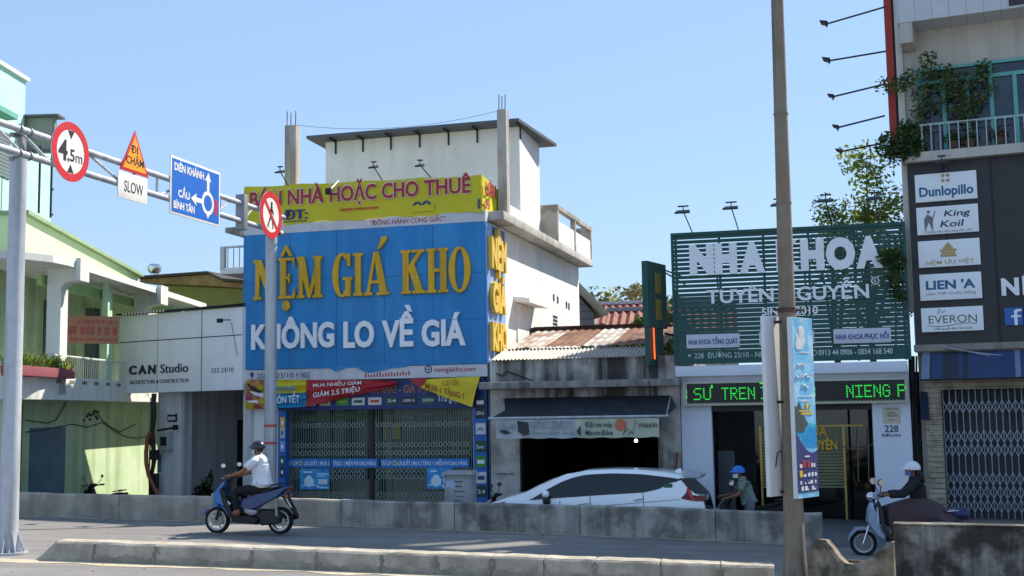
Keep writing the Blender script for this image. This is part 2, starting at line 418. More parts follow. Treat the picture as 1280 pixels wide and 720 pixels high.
# rubble and weeds in the scoop
g = MB(); c = at(1058, 712, 15.95)
for k in range(7):
    g.X = Matrix.Translation((c.x+R_.uniform(-.25, .3), c.y+.45+R_.uniform(-.1, .1), .02+R_.uniform(0, .1))) @ Matrix.Rotation(R_.uniform(0, 3), 4, 'Z') @ Matrix.Rotation(R_.uniform(-.4, .4), 4, 'X')
    s = R_.uniform(.06, .13); g.box(-s, s, -s*.7, s*.7, -s*.4, s*.5)
g.X = None
o = tag(g.build('rubble_pile', oldc, None, None, (c.x, c.y+.45, -.3), bevel=.012), 'small heap of broken concrete lumps behind the scooped low wall', 'rubble')
o['kind'] = 'stuff'
def tuft(name, label, c, n, h, m, spread=.12):
    g = MB()
    for k in range(n):
        a = R_.uniform(0, 6.28); b = Vector((c[0]+R_.gauss(0, spread*.5), c[1]+R_.gauss(0, spread*.5), c[2])); hh = h*R_.uniform(.5, 1.1)
        d = Vector((math.cos(a), math.sin(a), 0))*R_.uniform(.1, .6)*hh; sd = Vector((-math.sin(a), math.cos(a), 0))*.006
        mid = b+d*.4+Vector((0, 0, hh*.6)); tip = b+d+Vector((0, 0, hh))
        g.quad(b-sd, b+sd, mid+sd*.8, mid-sd*.8); g.add([mid-sd*.8, mid+sd*.8, tip], [(0, 1, 2)])
    return tag(g.build(name, m, None, None, c), label, 'weeds')
grassm = M('weed_green', '5b6b2a', .8, .3, 8)
c = at(1022, 722, 15.5); tuft('weed_tuft', 'green weed tuft at the foot of the utility pole', (c.x, c.y, -.28), 40, .16, grassm)
# ------------------------------------------------------------------ sign gantry over the road
red = M('sign_red', 'c4202a', .45, .05, 4); blue = M('sign_blue', '0f62c0', .45, .04, 3); orange = M('sign_orange', 'f09a1c', .45, .05, 4)
blk = M('sign_black', '17181b', .5, .1, 5); wht = M('reflective_white', 'e6e4e0', .45, .04, 5, dirt=('b8b4ae', .35, 5))
back_alu = M('sign_back', '8d9096', .5, .08, 5, metal=.5)
P1 = gpt(10, 692)
FX = Fr((P1.x, P1.y), (-5.55, 28.6))
def circ(n, r, c=(0, 0)): return [(c[0]+r*math.cos(2*math.pi*k/n), c[1]+r*math.sin(2*math.pi*k/n)) for k in range(n)]
U2 = 8.62; U2P = FX.uv(338.5, 450, 0)[0]; ZT, ZB = 6.9, 6.5
t = T('sign_gantry', 'galvanised steel truss gantry on two posts carrying the traffic signs over the road', 'sign gantry', FX, (0, 0, gz(P1.x, P1.y)))
zb = ORG[t.name][2]
g = MB(); g.tube([(0, 0, zb), (0, 0, 3), (0, 0, 6.42)], [.15, .142, .135], 20); g.build('post', galv, t)
g = MB(); g.tube([(U2P, 0, -.72), (U2P, 0, 3), (U2P, 0, 7.0)], [.15, .142, .13], 20); g.build('post', galv, t)
for z in (ZT, ZB):
    g = MB(); g.tube([(-1.9, -.09, z), (9.5, -.09, z)], .06, 14)
    g.lathe([(.075, 7.36), (.085, 7.36), (.085, 7.44), (.075, 7.44)], (0, -.09, z), 'x', 14)
    g.build('chord', galv, t)
for a, b in ((-.1, .6), (1.75, 2.75), (3.35, 2.75), (4.9, 4.1), (6.9, 6.3), (7.9, 7.5), (-.8, -.1)):
    g = MB(); g.tube([(a, -.09, ZT-.04), (b, -.09, ZB+.04)], .026, 8); g.build('brace', galv, t)
for u in (3.98, 6.45, 9.4): g = MB(); g.tube([(u, -.09, ZB), (u, -.09, ZT)], .03, 8); g.build('brace', galv, t)
for u in (0, U2P):
    g = MB()
    for z in (ZT, ZB):
        g.box(u-.17, u+.17, -.02, .06, z-.12, z-.06)
        for du in (-.13, .13): g.lathe([(.066, -.012), (.082, -.012), (.082, .012), (.066, .012)], (u+du, -.09, z), 'x', 14, True)
        g.prism([(u-.05, z-.1), (u+.05, z-.1), (u+.05, z-.34), (u-.05, z-.2)], -.1, 0)
    g.build('clamp_bracket', dark_metal if u else back_alu, t)
g = MB(); g.box(7.33, 7.5, -.2, .02, ZB-.2, ZT+.2); g.build('splice_plate', back_alu, t, bevel=.01)
g = MB(); g.lathe([(.0, zb+.0), (.3, zb+.0), (.3, zb+.03), (0, zb+.03)], (0, 0, 0), 'z', 24)
for k in range(8):
    a = k*math.pi/4+.3; ca, sa = math.cos(a), math.sin(a)
    g.add([(ca*.14-sa*.008, sa*.14+ca*.008, zb+.03), (ca*.27-sa*.008, sa*.27+ca*.008, zb+.03), (ca*.14-sa*.008, sa*.14+ca*.008, zb+.36),
           (ca*.14+sa*.008, sa*.14-ca*.008, zb+.03), (ca*.27+sa*.008, sa*.27-ca*.008, zb+.03), (ca*.14+sa*.008, sa*.14-ca*.008, zb+.36)], [(0,1,2),(5,4,3),(0,3,4,1),(1,4,5,2),(2,5,3,0)])
    g.lathe([(.018, zb+.03), (.018, zb+.08)], (math.cos(a+.4)*.25, math.sin(a+.4)*.25, 0), 'z', 6)
g.build('base_plate', galv, t)
for z in (1.5, 1.9): g = MB(); g.lathe([(.149, z), (.150, z), (.150, z+.06), (.149, z+.06)], (U2P, 0, 0), 'z', 20, True); g.build('red_band', M('faded_red_tape', 'c05a54', .7, .2, 10), t)
V = -.17     # sign faces
def ringdisc(g, c, r0, r1, y0, y1, n=40):
    a, b = circ(n, r0, c), circ(n, r1, c)
    vs = [(p[0], y0, p[1]) for p in a]+[(p[0], y0, p[1]) for p in b]+[(p[0], y1, p[1]) for p in a]+[(p[0], y1, p[1]) for p in b]
    fs = []
    for k in range(n):
        j = (k+1) % n; fs += [(k, j, n+j, n+k), (2*n+k, 2*n+j, 3*n+j, 3*n+k), (n+k, n+j, 3*n+j, 3*n+k), (k, j, 2*n+j, 2*n+k)]
    g.add(vs, fs)
def signback(g, y=V+.004): pass
# height limit
c = (1.13, 6.77); R = .52
t = T('height_limit_sign', 'round red and white height limit sign reading 4,5m on the gantry', 'traffic sign', FX, (c[0], V, c[1]))
g = MB(); g.prism(circ(40, R, c), V, V+.02); g.build('plate', wht, t)
g = MB(); ringdisc(g, c, R*.74, R*1.005, V-.004, V+.001); g.build('red_rim', red, t)
g = MB()
g.prism([(c[0]-.09, c[1]+.37), (c[0]+.09, c[1]+.37), (c[0], c[1]+.22)], V-.003, V); g.prism([(c[0]-.09, c[1]-.37), (c[0]+.09, c[1]-.37), (c[0], c[1]-.22)], V-.003, V)
g.text('4', c[0]-.34, c[0]-.09, c[1]-.17, .36, V, .004, .03); g.text(',5', c[0]-.09, c[0]+.11, c[1]-.16, .22, V, .004, .015); g.text('m', c[0]+.14, c[0]+.33, c[1]-.16, .2, V, .004, .0)
g.build('lettering', blk, t)
# slow triangle
pa, pb_, pc = FX.uv(170.5, 164, V), FX.uv(150, 211, V), FX.uv(186, 222.5, V)
mx = (pb_[0]+pc[0])/2; hw = (pc[0]-pb_[0])/2; zb_ = (pb_[1]+pc[1])/2; zt = zb_+hw*1.73
zt = min(zt, pa[1]+.05)
def tri(k):
    cz = zb_+(zt-zb_)/3
    return [(mx-hw*k, cz+(zb_-cz)*k), (mx+hw*k, cz+(zb_-cz)*k), (mx, cz+(zt-cz)*k)]
t = T('slow_warning_sign', 'orange triangular warning sign with red border lettered ĐI CHẬM on the gantry', 'traffic sign', FX, (mx, V, zb_))
g = MB(); g.prism(tri(1), V, V+.02); g.build('plate', red, t, bevel=.008)
g = MB(); g.prism(tri(.8), V-.004, V); g.build('orange_field', orange, t)
g = MB(); hz = (zt-zb_)
g.text('ĐI', mx-.13, mx+.09, zb_+hz*.46, .15, V-.004, .004, .01); g.text('CHẬM', mx-.29, mx+.29, zb_+hz*.19, .15, V-.004, .004, .01)
g.build('lettering', blk, t)
a0 = FX.r(148, 217, 184, 252, V)
t = T('slow_plate', 'small white rectangular plate reading SLOW below the orange triangle', 'traffic sign', FX, (a0[0], V, a0[2]))
zt2 = zb_-.03; g = MB(); g.box(a0[0], a0[1], V, V+.02, zt2-.5, zt2); g.build('plate', wht, t, bevel=.005)
g = MB(); wd = a0[1]-a0[0]; g.text('SLOW', a0[0]+wd*.2, a0[1]-wd*.15, zt2-.36, .22, V, .004, .0); g.build('lettering', blk, t)
# blue direction sign
u0, u1, z0, z1 = 4.33, 6.3, 6.2, 7.38
t = T('direction_sign', 'blue roundabout direction sign reading DIÊN KHÁNH and CẦU BÌNH TÂN', 'traffic sign', FX, (u0, V, z0))
g = MB(); g.box(u0, u1, V, V+.025, z0, z1); g.build('plate', wht, t, bevel=.01)
g = MB(); g.box(u0+.05, u1-.05, V-.004, V, z0+.05, z1-.05); g.build('blue_field', blue, t)
g = MB(); y = V-.004
g.text('DIÊN KHÁNH', u0+.13, u0+1.28, 7.1, .16, y, .004, .03)
g.text('CẦU', u0+.28, u0+.72, 6.58, .15, y, .004, .03); g.text('BÌNH TÂN', u0+.12, u0+.92, 6.33, .15, y, .004, .03)
rc = (u0+1.45, 6.63); ringdisc(g, rc, .17, .25, y-.004, y)
g.prism([(rc[0]-.05, rc[1]+.22), (rc[0]+.05, rc[1]+.22), (rc[0]+.05, rc[1]+.48), (rc[0]+.13, rc[1]+.46), (rc[0], rc[1]+.66), (rc[0]-.13, rc[1]+.46), (rc[0]-.05, rc[1]+.48)], y-.006, y)
g.prism([(rc[0]-.22, rc[1]-.05), (rc[0]-.22, rc[1]+.05), (rc[0]-.48, rc[1]+.05), (rc[0]-.46, rc[1]+.13), (rc[0]-.68, rc[1]), (rc[0]-.46, rc[1]-.13), (rc[0]-.48, rc[1]-.05)], y-.006, y)
g.prism([(rc[0]-.08, rc[1]-.22), (rc[0]+.08, rc[1]-.22), (rc[0], rc[1]-.33)], y-.006, y)
g.build('lettering', wht, t)
g = MB(); g.box(rc[0]+.28, rc[0]+.38, y-.004, y, rc[1]-.2, rc[1]+.12); g.build('red_bar', red, t)
# no pedestrians
c = (U2-.0, 6.82); R = .55; V2 = -.2
t = T('no_pedestrians_sign', 'round no pedestrians sign with a walking figure and diagonal red bar', 'traffic sign', FX, (c[0], V2, c[1]))
g = MB(); g.prism(circ(40, R, c), V2, V2+.02); g.build('plate', wht, t)
g = MB(); ringdisc(g, c, R*.74, R*1.005, V2-.005, V2+.001)
b_ = .035
g.prism([(c[0]-.29-b_, c[1]+.29-b_), (c[0]-.29+b_, c[1]+.29+b_), (c[0]+.29+b_, c[1]-.29+b_), (c[0]+.29-b_, c[1]-.29-b_)], V2-.005, V2)
g.build('red_rim', red, t)
g = MB(); g.prism(circ(12, .05, (c[0]+.03, c[1]+.27)), V2-.004, V2)
def bar2(g, a, b, wd, y0, y1):
    dx, dz = b[0]-a[0], b[1]-a[1]; l = math.hypot(dx, dz); nx_, nz_ = -dz/l*wd, dx/l*wd
    g.prism([(a[0]-nx_, a[1]-nz_), (b[0]-nx_, b[1]-nz_), (b[0]+nx_, b[1]+nz_), (a[0]+nx_, a[1]+nz_)], y0, y1)
for i, (a, b, wd) in enumerate([((.03, .22), (.0, -.02), .05), ((0, -.02), (-.1, -.17), .028), ((-.1, -.17), (-.17, -.3), .022), ((0, -.02), (.08, -.16), .028), ((.08, -.16), (.1, -.32), .022), ((.03, .18), (-.1, .05), .02), ((.03, .18), (.13, .02), .02)]):
    bar2(g, (c[0]+a[0], c[1]+a[1]), (c[0]+b[0], c[1]+b[1]), wd, V2-.0035-.0003*i, V2)
g.build('walking_figure', blk, t)
# ------------------------------------------------------------------ concrete utility pole and its two street banners
pole_c = M('pole_concrete', '8c8071', .9, .12, 3, .4, 40, streak=('5a4a38', .55, 6), dirt=('6a5946', .4, 3))
b0 = at(994, 716, 16.3); b1 = at(970, -40, 16.3)
t = TL('utility_pole', 'tall tapering brown concrete utility pole between the median kerb and the broken wall', 'utility pole', (b0.x, b0.y, -.35))
dx = (b1.x-b0.x)/(b1.z-b0.z)
g = MB(); hh = 9.2; PX = lambda z: dx*(z+.35)
pts = []; rs = []
for z, r in ((-.5, .20), (-.2, .19), (.12, .15), (.5, .135), (2, .122), (4, .108), (6, .094), (hh, .078)):
    pts.append((PX(z), 0, z+.35)); rs.append(r)
g.tube(pts, rs, 24); g.build('shaft', pole_c, t)
g = MB()
for z in (6.2, 4.95): g.lathe([(.088+.006*(7-z), z+.35), (.098+.006*(7-z), z+.35), (.098+.006*(7-z), z+.37), (.088+.006*(7-z), z+.37)], (PX(z), 0, 0), 'z', 20, True)
g.build('band', pole_c, t)
g = MB(); z = 3.5
g.lathe([(.112, z+.3), (.128, z+.3), (.128, z+.36), (.112, z+.36)], (PX(z), 0, 0), 'z', 20, True); g.tube([(PX(z)+.1, -.05, z+.33), (PX(z)+.22, -.02, z+.33)], .018, 8); g.tube([(PX(z)-.1, -.05, z+.32), (PX(z)-.2, -.02, z+.35)], .018, 8)
g.build('clamp', M('rusty_iron', '4a3a2e', .8, .2, 10), t)
ban_white = M('banner_white', 'dcdcdc', .6, .03, 3, dirt=('c0c0c4', .3, 3)); ban_sky = M('banner_sky', '74bde0', .5, .12, 2.5, dirt=('c5e6f5', .7, 3)); ban_purple = M('banner_purple', '3d3a70', .5, .08, 4)
ban_cliff = M('banner_cliff', '45504a', .6, .35, 14); ban_sea = M('banner_sea', '1f8cc4', .5, .2, 8, dirt=('4fc4cc', .7, 5)); yel = M('print_yellow', 'e0b81c', .5, .08, 5)
th = math.radians(47); dd = Vector((math.cos(th), math.sin(th), 0)); pc0 = Vector((b0.x, b0.y, 0)) + Vector((dx*2.0, 0, 0))
FBn = Fr((pc0.x, pc0.y), (pc0.x+dd.x, pc0.y+dd.y))
zt, zb = FBn.uv(982, 398)[1]+.0, FBn.uv(988, 622)[1]
def sub(g, nm, m, t): return g.build(nm, m, t)
t = T('street_banner', 'blue and purple printed street banner fixed to the concrete utility pole', 'banner', FBn, (-.22, -.16, zb))
g = MB(); a, b = -.22, .35; H_ = zt-zb
g.box(a, b, -.19, -.13, zb, zt); g.build('banner_box', ban_white, t, bevel=.004)
Z = lambda f: zb+H_*f
g = MB(); y = -.194
g.box(a+0.012, b-.01, y, y+.003, Z(.0), Z(.998)); g.build('print_sky', ban_sky, t)
g = MB(); cv = [(a+0.012+(b-a-.025)*k/10, Z(.36-.10*math.sin(k/10*2.2)-.02*k/10)) for k in range(11)]
g.prism([(a+0.012, Z(.03)), (b-.01, Z(.03))] + cv[::-1], y-.004, y); g.build('print_panel', ban_purple, t)
g = MB(); g.prism([(a+0.012, Z(.37)), (a+0.096, Z(.33)), (a+0.240, Z(.28)), (b-.01, Z(.27)), (b-.01, Z(.40)), (a+0.280, Z(.42)), (a+0.012, Z(.42))], y-.003, y); g.build('print_sea', ban_sea, t)
g = MB(); g.prism([(a+0.012, Z(.36)), (a+0.224, Z(.36)), (a+0.336, Z(.41)), (a+0.240, Z(.45)), (a+0.176, Z(.5)), (a+0.120, Z(.53)), (a+0.064, Z(.5)), (a+0.012, Z(.505))], y-.005, y); g.build('print_cliff', ban_cliff, t)
g = MB()
for k in range(16): g.prism(circ(10, rl.uniform(.03, .075), (a+rl.uniform(.15, .30), Z(rl.uniform(.84, .94)))), y-.004-.0002*k, y)
for f, x0, x1, h in ((.80, .2, .5, .02), (.555, .14, .62, .015), (.53, .2, .52, .02)):
    x = a+x0*.8
    while x < a+x1*.8: wv = R_.uniform(.02, .05); g.box(x, x+wv, y-.004, y, Z(f), Z(f)+h); x += wv+.014
for f, x0, x1, h in ((.715, .12, .44, .09), (.655, .10, .64, .09), (.60, .26, .5, .075)):      # loose brush script, unreadable in the photograph
    x = a+x0*.8; pts = []
    while x < a+x1*.8: pts.append((x, y-.004, Z(f)+h*R_.uniform(.1, 1))); x += .022
    g.tube(pts, .009, 5)
g.box(a+0.216, a+0.336, y-.009, y-.004, Z(.222), Z(.23))
for row, f in enumerate((.165, .115, .075, .04)):
    for k in range(5):
        if R_.random() < .85:
            x = a+0.080+k*.092+R_.uniform(-.02, .02); wv = R_.uniform(.03, .07); hv = R_.uniform(.015, .05)
            g.box(x, x+wv, y-.009, y-.004, Z(f), Z(f)+hv*1.2)
g.build('lettering', wht, t)
g = MB(); g.tube([(a+0.240, y-.004, Z(.49)), (a+0.288, y-.004, Z(.52)), (a+0.304, y-.004, Z(.49)), (a+0.384, y-.004, Z(.52)), (a+0.400, y-.004, Z(.49))], .011, 5); g.box(a+0.160, a+0.480, y-.006, y-.003, Z(.458), Z(.468)); g.box(a+0.112, a+0.448, y-.006, y-.003, Z(.474), Z(.482)); g.box(a+0.064, a+0.136, y-.01, y-.004, Z(.115), Z(.15)); g.build('yellow_print', yel, t)
g = MB(); g.box(a+0.160, a+0.224, y-.0095, y-.004, Z(.165), Z(.205)); g.box(a+0.272, a+0.336, y-.0095, y-.004, Z(.165), Z(.2)); g.build('red_print', M('print_red', 'b8322a', .5), t)
g = MB()
for f in (.02, .98): g.tube([(.02, -.13, Z(f)), (.02, -.02, Z(f))], .02, 8)
g.build('bracket', dark_metal, t)
t = T('street_banner', 'plain white back of a street banner behind the concrete utility pole', 'banner', FBn, (-.36, .16, zb))
g = MB(); g.box(-.36, .2, .13, .19, zb+.02, zt+.03); g.build('banner_box', ban_white, t, bevel=.004)
g = MB()
for f in (.03, .98, .53): g.tube([(-.1, .02, Z(f)), (-.1, .13, Z(f))], .02, 8)
g.tube([(-.05, .1, Z(.26)), (-.16, .12, Z(.25)), (-.22, .12, Z(.17))], .008, 6)
g.build('bracket', dark_metal, t)
# ================================================================== mattress shop building (blue signboard)
roof_metal = M('roof_sheet', '5c5f66', .5, .15, 3, metal=.4)
lattice_m = M('gate_metal', '71897f', .5, .15, 6, metal=.3)
shop_blue = M('signboard_blue', '2084c4', .55, .07, .8, dirt=('3a93c8', .4, .7), streak=('176fae', .55, 2.5))
gold = M('gold_letters', 'dcab08', .5, .08, 4, streak=('a57c00', .5, 7)); letter_white = M('letter_white', 'eceef2', .5, .04, 4)
strip_white = M('strip_white', 'c9cbd0', .6, .04, 3, streak=('a3a6ad', .3, 4))
navy = M('print_navy', '24386f', .5, .1, 4); shop_navy = M('header_navy', '14306e', .5, .12, 3)
pr_red = M('print_crimson', 'a8223a', .55, .1, 4)
us = 6.22
bld = T('shop_building', 'white shop house with a roof box and concrete roof pillars behind the blue mattress signboard', 'building', FB, (0, 0, -.57))
g = MB()
ug0, ug1 = FB.uv(358, 600, .3)[0], FB.uv(592, 600, .3)[0]
g.box(.05, us, .35, 10.3, 3.0, 6.72); g.box(us-.2, us, .3, 10.3, -1, 3.0); g.box(.05, .25, .35, 10.3, -1, 3.0); g.box(.25, us-.2, 9.8, 10.0, -1, 3)
g.box(.05, ug0, .3, .6, -1, 3.0); g.box(ug1, us-.2, .3, .6, -1, 3)
g.build('wall', white_paint, bld)
g = MB(); g.box(-.35, us+.42, .32, 10.6, 6.74, 6.95); g.build('cornice', M('stained_cornice', 'b9b6b0', .85, .1, 3, .3, streak=('4c4943', .45, 2.5)), bld, bevel=.02)
bx0 = FB.uv(407, 300, 3.4)[0]; zbt = FB.vz(661, 168, us)[1]
g = MB(); g.box(bx0, us, 3.4, 5.5, 6.95, zbt); g.build('roof_box', white_paint, bld)
g = MB(); g.hexa([(bx0-.35, 2.9, zbt+.02), (us+.12, 2.9, zbt+.02), (us+.42, 5.9, zbt-.05), (bx0-.35, 5.9, zbt-.05), (bx0-.35, 2.9, zbt+.10), (us+.12, 2.9, zbt+.10), (us+.42, 5.9, zbt+.03), (bx0-.35, 5.9, zbt+.03)])
g.build('roof', roof_metal, bld)
for px in (420, 454, 489, 525, 561, 597, 651):
    u = FB.uv(px, 180, 3.4)[0]; g = MB(); g.box(u-.02, u+.02, 3.36, 3.4, zbt-.36, zbt+.0); g.box(u-.02, u+.02, 2.95, 3.36, zbt-.04, zbt+.01); g.build('eave_bracket', dark_metal, bld)
# two concrete pillars with starter bars
for px0, px1, pt, vv in ((621, 634, 137, 1.0), (356, 369.5, 157, 1.0)):
    a, b, zb_, zt_ = FB.r(px0, pt, px1, 250, vv)
    zt_ = FB.uv(px0, pt, vv)[1]
    g = MB(); g.box(a, b, vv, vv+.25, 6.95, zt_); p = g.build('roof_pillar', M('pillar_concrete', 'b3aea6', .85, .1, 3, .3, streak=('5e5850', .5, 4)), bld)
    g = MB()
    for dx, dy in ((.04, .04), (.07, .2), (b-a-.04, .06)): g.tube([(a+dx, vv+dy, zt_-.05), (a+dx+.01, vv+dy, zt_+.38)], .012, 6)
    g.build('starter_bar', M('rebar', '4c4038', .8), p)
# front parapet piece lit behind pillar, terrace parapets at the back
g = MB(); g.box(us-.14, us-.005, .5, 3.4, 6.95, 7.45); g.build('parapet', white_paint, bld)
for (v0, v1) in ((5.9, 8.2), (8.2, 10.5)):
    g = MB(); g.box(us+.3, us+.4, v0, v1-.1, 6.96, 7.55); g.build('parapet', white_paint, bld)
g = MB()
for v in (5.9, 8.1, 10.4): g.box(us+.28, us+.42, v-.07, v+.07, 6.96, 7.98)
g.box(us+.27, us+.43, 5.84, 10.5, 7.88, 8.0); g.box(bx0, us+.28, 5.83, 5.97, 6.96, 8.0); g.box(us-2, us+.3, 10.35, 10.48, 6.96, 7.98)
g.build('terrace_railing', M('weathered_plaster', 'aaa69c', .9, .15, 3, .3, dirt=('5b574e', .6, 2)), bld)
# window hood and louvre slots in the side wall
va, za = FB.vz(642, 376, us); vb, zbb = FB.vz(661, 380, us)
g = MB(); g.hexa([(us, va, za-.02), (us+.42, va, za-.05), (us+.42, vb+.6, za-.05), (us, vb+.6, za-.02), (us, va, za+.12), (us+.42, va, za+.06), (us+.42, vb+.6, za+.06), (us, vb+.6, za+.12)]); g.build('window_hood', white_paint, bld)
g = MB(); g.box(us, us+.03, va+.25, va+1.4, za-1.3, za-.05); g.build('blocked_window', white_paint, bld)
g = MB()
for k in range(4):
    v, z = FB.vz(694, 396+k*4.5, us); g.box(us-.02, us+.012, v-.28, v+.25, z-.035, z+.03)
for v, z in ((FB.vz(692, 372, us)), (FB.vz(697, 375, us)), (FB.vz(708, 381, us)), (FB.vz(711, 383, us))): g.box(us-.02, us+.012, v-.08, v+.08, z-.1, z+.1)
g.build('vent_slot', dark_metal, bld)
# left balconies
g = MB(); a = FB.uv(275, 330, 1.2)[0]; zq = FB.uv(285, 337, 1.2)[1]
g.box(a, .05, 1.2, 3.2, zq-.12, zq+.05); g.build('balcony_slab', white_paint, bld, bevel=.03)
g = MB()
g.box(a, a+.12, 1.2, 1.32, zq, zq+.62); g.tube([(a, 1.25, zq+.6), (.05, 1.25, zq+.6)], .03, 8)
for k in range(6): u = a+.2+k*.17; g.tube([(u, 1.25, zq), (u, 1.25, zq+.6)], .014, 6)
g.build('balcony_railing', M('railing_white', 'c8c8c8', .6, .1), bld)
a, _, z0_, z1_ = FB.r(279, 284, 305, 291, .3)
g = MB(); g.prism([(a, z0_+.05), (.3, z0_-.3), (.3, z1_+.02), (a, z1_)], .4, 2.4); g.build('balcony_slab', M('stained_slab', '8d8a84', .9, .15, 3, .3, dirt=('3a3833', .8, 2)), bld)
# shop interior
g = MB(); g.box(.3, us-.25, 1.3, 6, -.6, -.5); g.box(.3, us-.25, 5.9, 6.0, -.6, 3)
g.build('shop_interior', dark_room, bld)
g = MB(); g.box(ug0, ug1, 1.0, 1.03, -.5, 2.4); g.build('glass_front', M('green_glass', '24453a', .12, .3, 2, spec=.6), bld)
um = FB.uv(475, 560, .95)[0]
ul = FB.uv(414, 560, .95)[0]; ur = FB.uv(487, 560, .95)[0]
g = MB()
for u, hw in ((ul, .02), (um, .045)): g.box(u-hw, u+hw, .93, .99, -.5, 2.4)
g.build('door_frame', dark_metal, bld)
g = MB(); g.box(ur-.07, ur+.07, .93, .99, -.5, 2.4)
for (a, b) in ((ug0+.02, ul-.03), (ul+.03, um-.06), (ur+.08, ug1-.5)):
    g.box(a, b, .95, .99, .02 if a > ug0+.1 else -.1, .55+(0 if a < um else .06))
g.build('counter_panel', M('beige_panel', '8e8a78', .7, .08, 3), bld)
g = MB(); g.box(ug0+.05, ug0+1.0, .96, .99, 2.0, 2.16); g.box(ul+.05, ul+1.3, .96, .99, 2.05, 2.24); g.build('valance', M('pale_green_fabric', '5d7a4e', .8, .15), bld)
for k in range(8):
    px = 370+k*27+R_.uniform(-8, 8); u = FB.uv(px, 525, .95)[0]; z = 2.12+R_.uniform(-.2, .1); g = MB(); g.box(u, u+R_.uniform(.08, .4), .9, .94, z, z+.03); g.build('reflection_strip', M('reflection_white', 'b8bab8', .5), bld)  # pale strips painted as reflections in the shop glass
g = MB(); u = FB.uv(480, 540, .95)[0]; g.box(u, u+.42, .94, .955, 1.55, 1.92); g.build('notice', M('notice_yellow', 'a99a3c', .6), bld)
# scissor gate
v = .42; g = MB(); k = 0; u = ug0+.03
zl, zh = -.52, 2.28
while u < ug1-.03:
    if abs(u-um) > .09: g.box(u-.007, u+.007, v, v+.02, zl, zh)
    u += .062
g.build('gate_bar', lattice_m, bld)
g = MB()
rows = [(FB.uv(475, 531, v)[1], .13), (FB.uv(475, 556, v)[1], .13), (FB.uv(475, 566, v)[1], .13), (FB.uv(475, 588, v)[1], .13), (FB.uv(475, 596, v)[1], .13), (FB.uv(475, 618, v)[1], .14), (FB.uv(475, 626, v)[1], .14)]
for z, h in rows:
  for lo_, hi_ in ((ug0+.05, um-.12), (um+.1, ug1-.15)):
    g = MB(); u = lo_
    while u < hi_:
        if abs(u+.05-um) > .13:
            for s in (1, -1):
                bar2(g, (u, z-s*h/2), (u+.105, z+s*h/2), .006, v-.012 if s > 0 else v-.02, v-.006 if s > 0 else v-.014)
        u += .105
    g.build('gate_lattice', M('gate_lattice_metal', '9aa39f', .45, .1, 6, metal=.3), bld)
g = MB(); g.box(um-.05, um+.05, v-.01, v+.05, zl, zh); g.build('gate_post', dark_metal, bld)
# ---- the blue signboard
s = T('shop_signboard', 'huge blue signboard with gold letters NỆM GIÁ KHO over white letters', 'signboard', FB, (0, 0, 3.3))
g = MB(); g.box(-.07, 6.27, 0, .3, 3.3, 6.66); g.build('panel', shop_blue, s, bevel=.01)
g = MB()
for z in (4.35, 5.45):
    g.box(-.06, 6.26, -.003, .001, z, z+.012)
for u in (1.2, 2.45, 3.7, 4.95): g.box(u, u+.012, -.0035, .001, 3.32, 6.64)
g.build('panel_joint', M('joint_blue', '0c579b', .6), s)
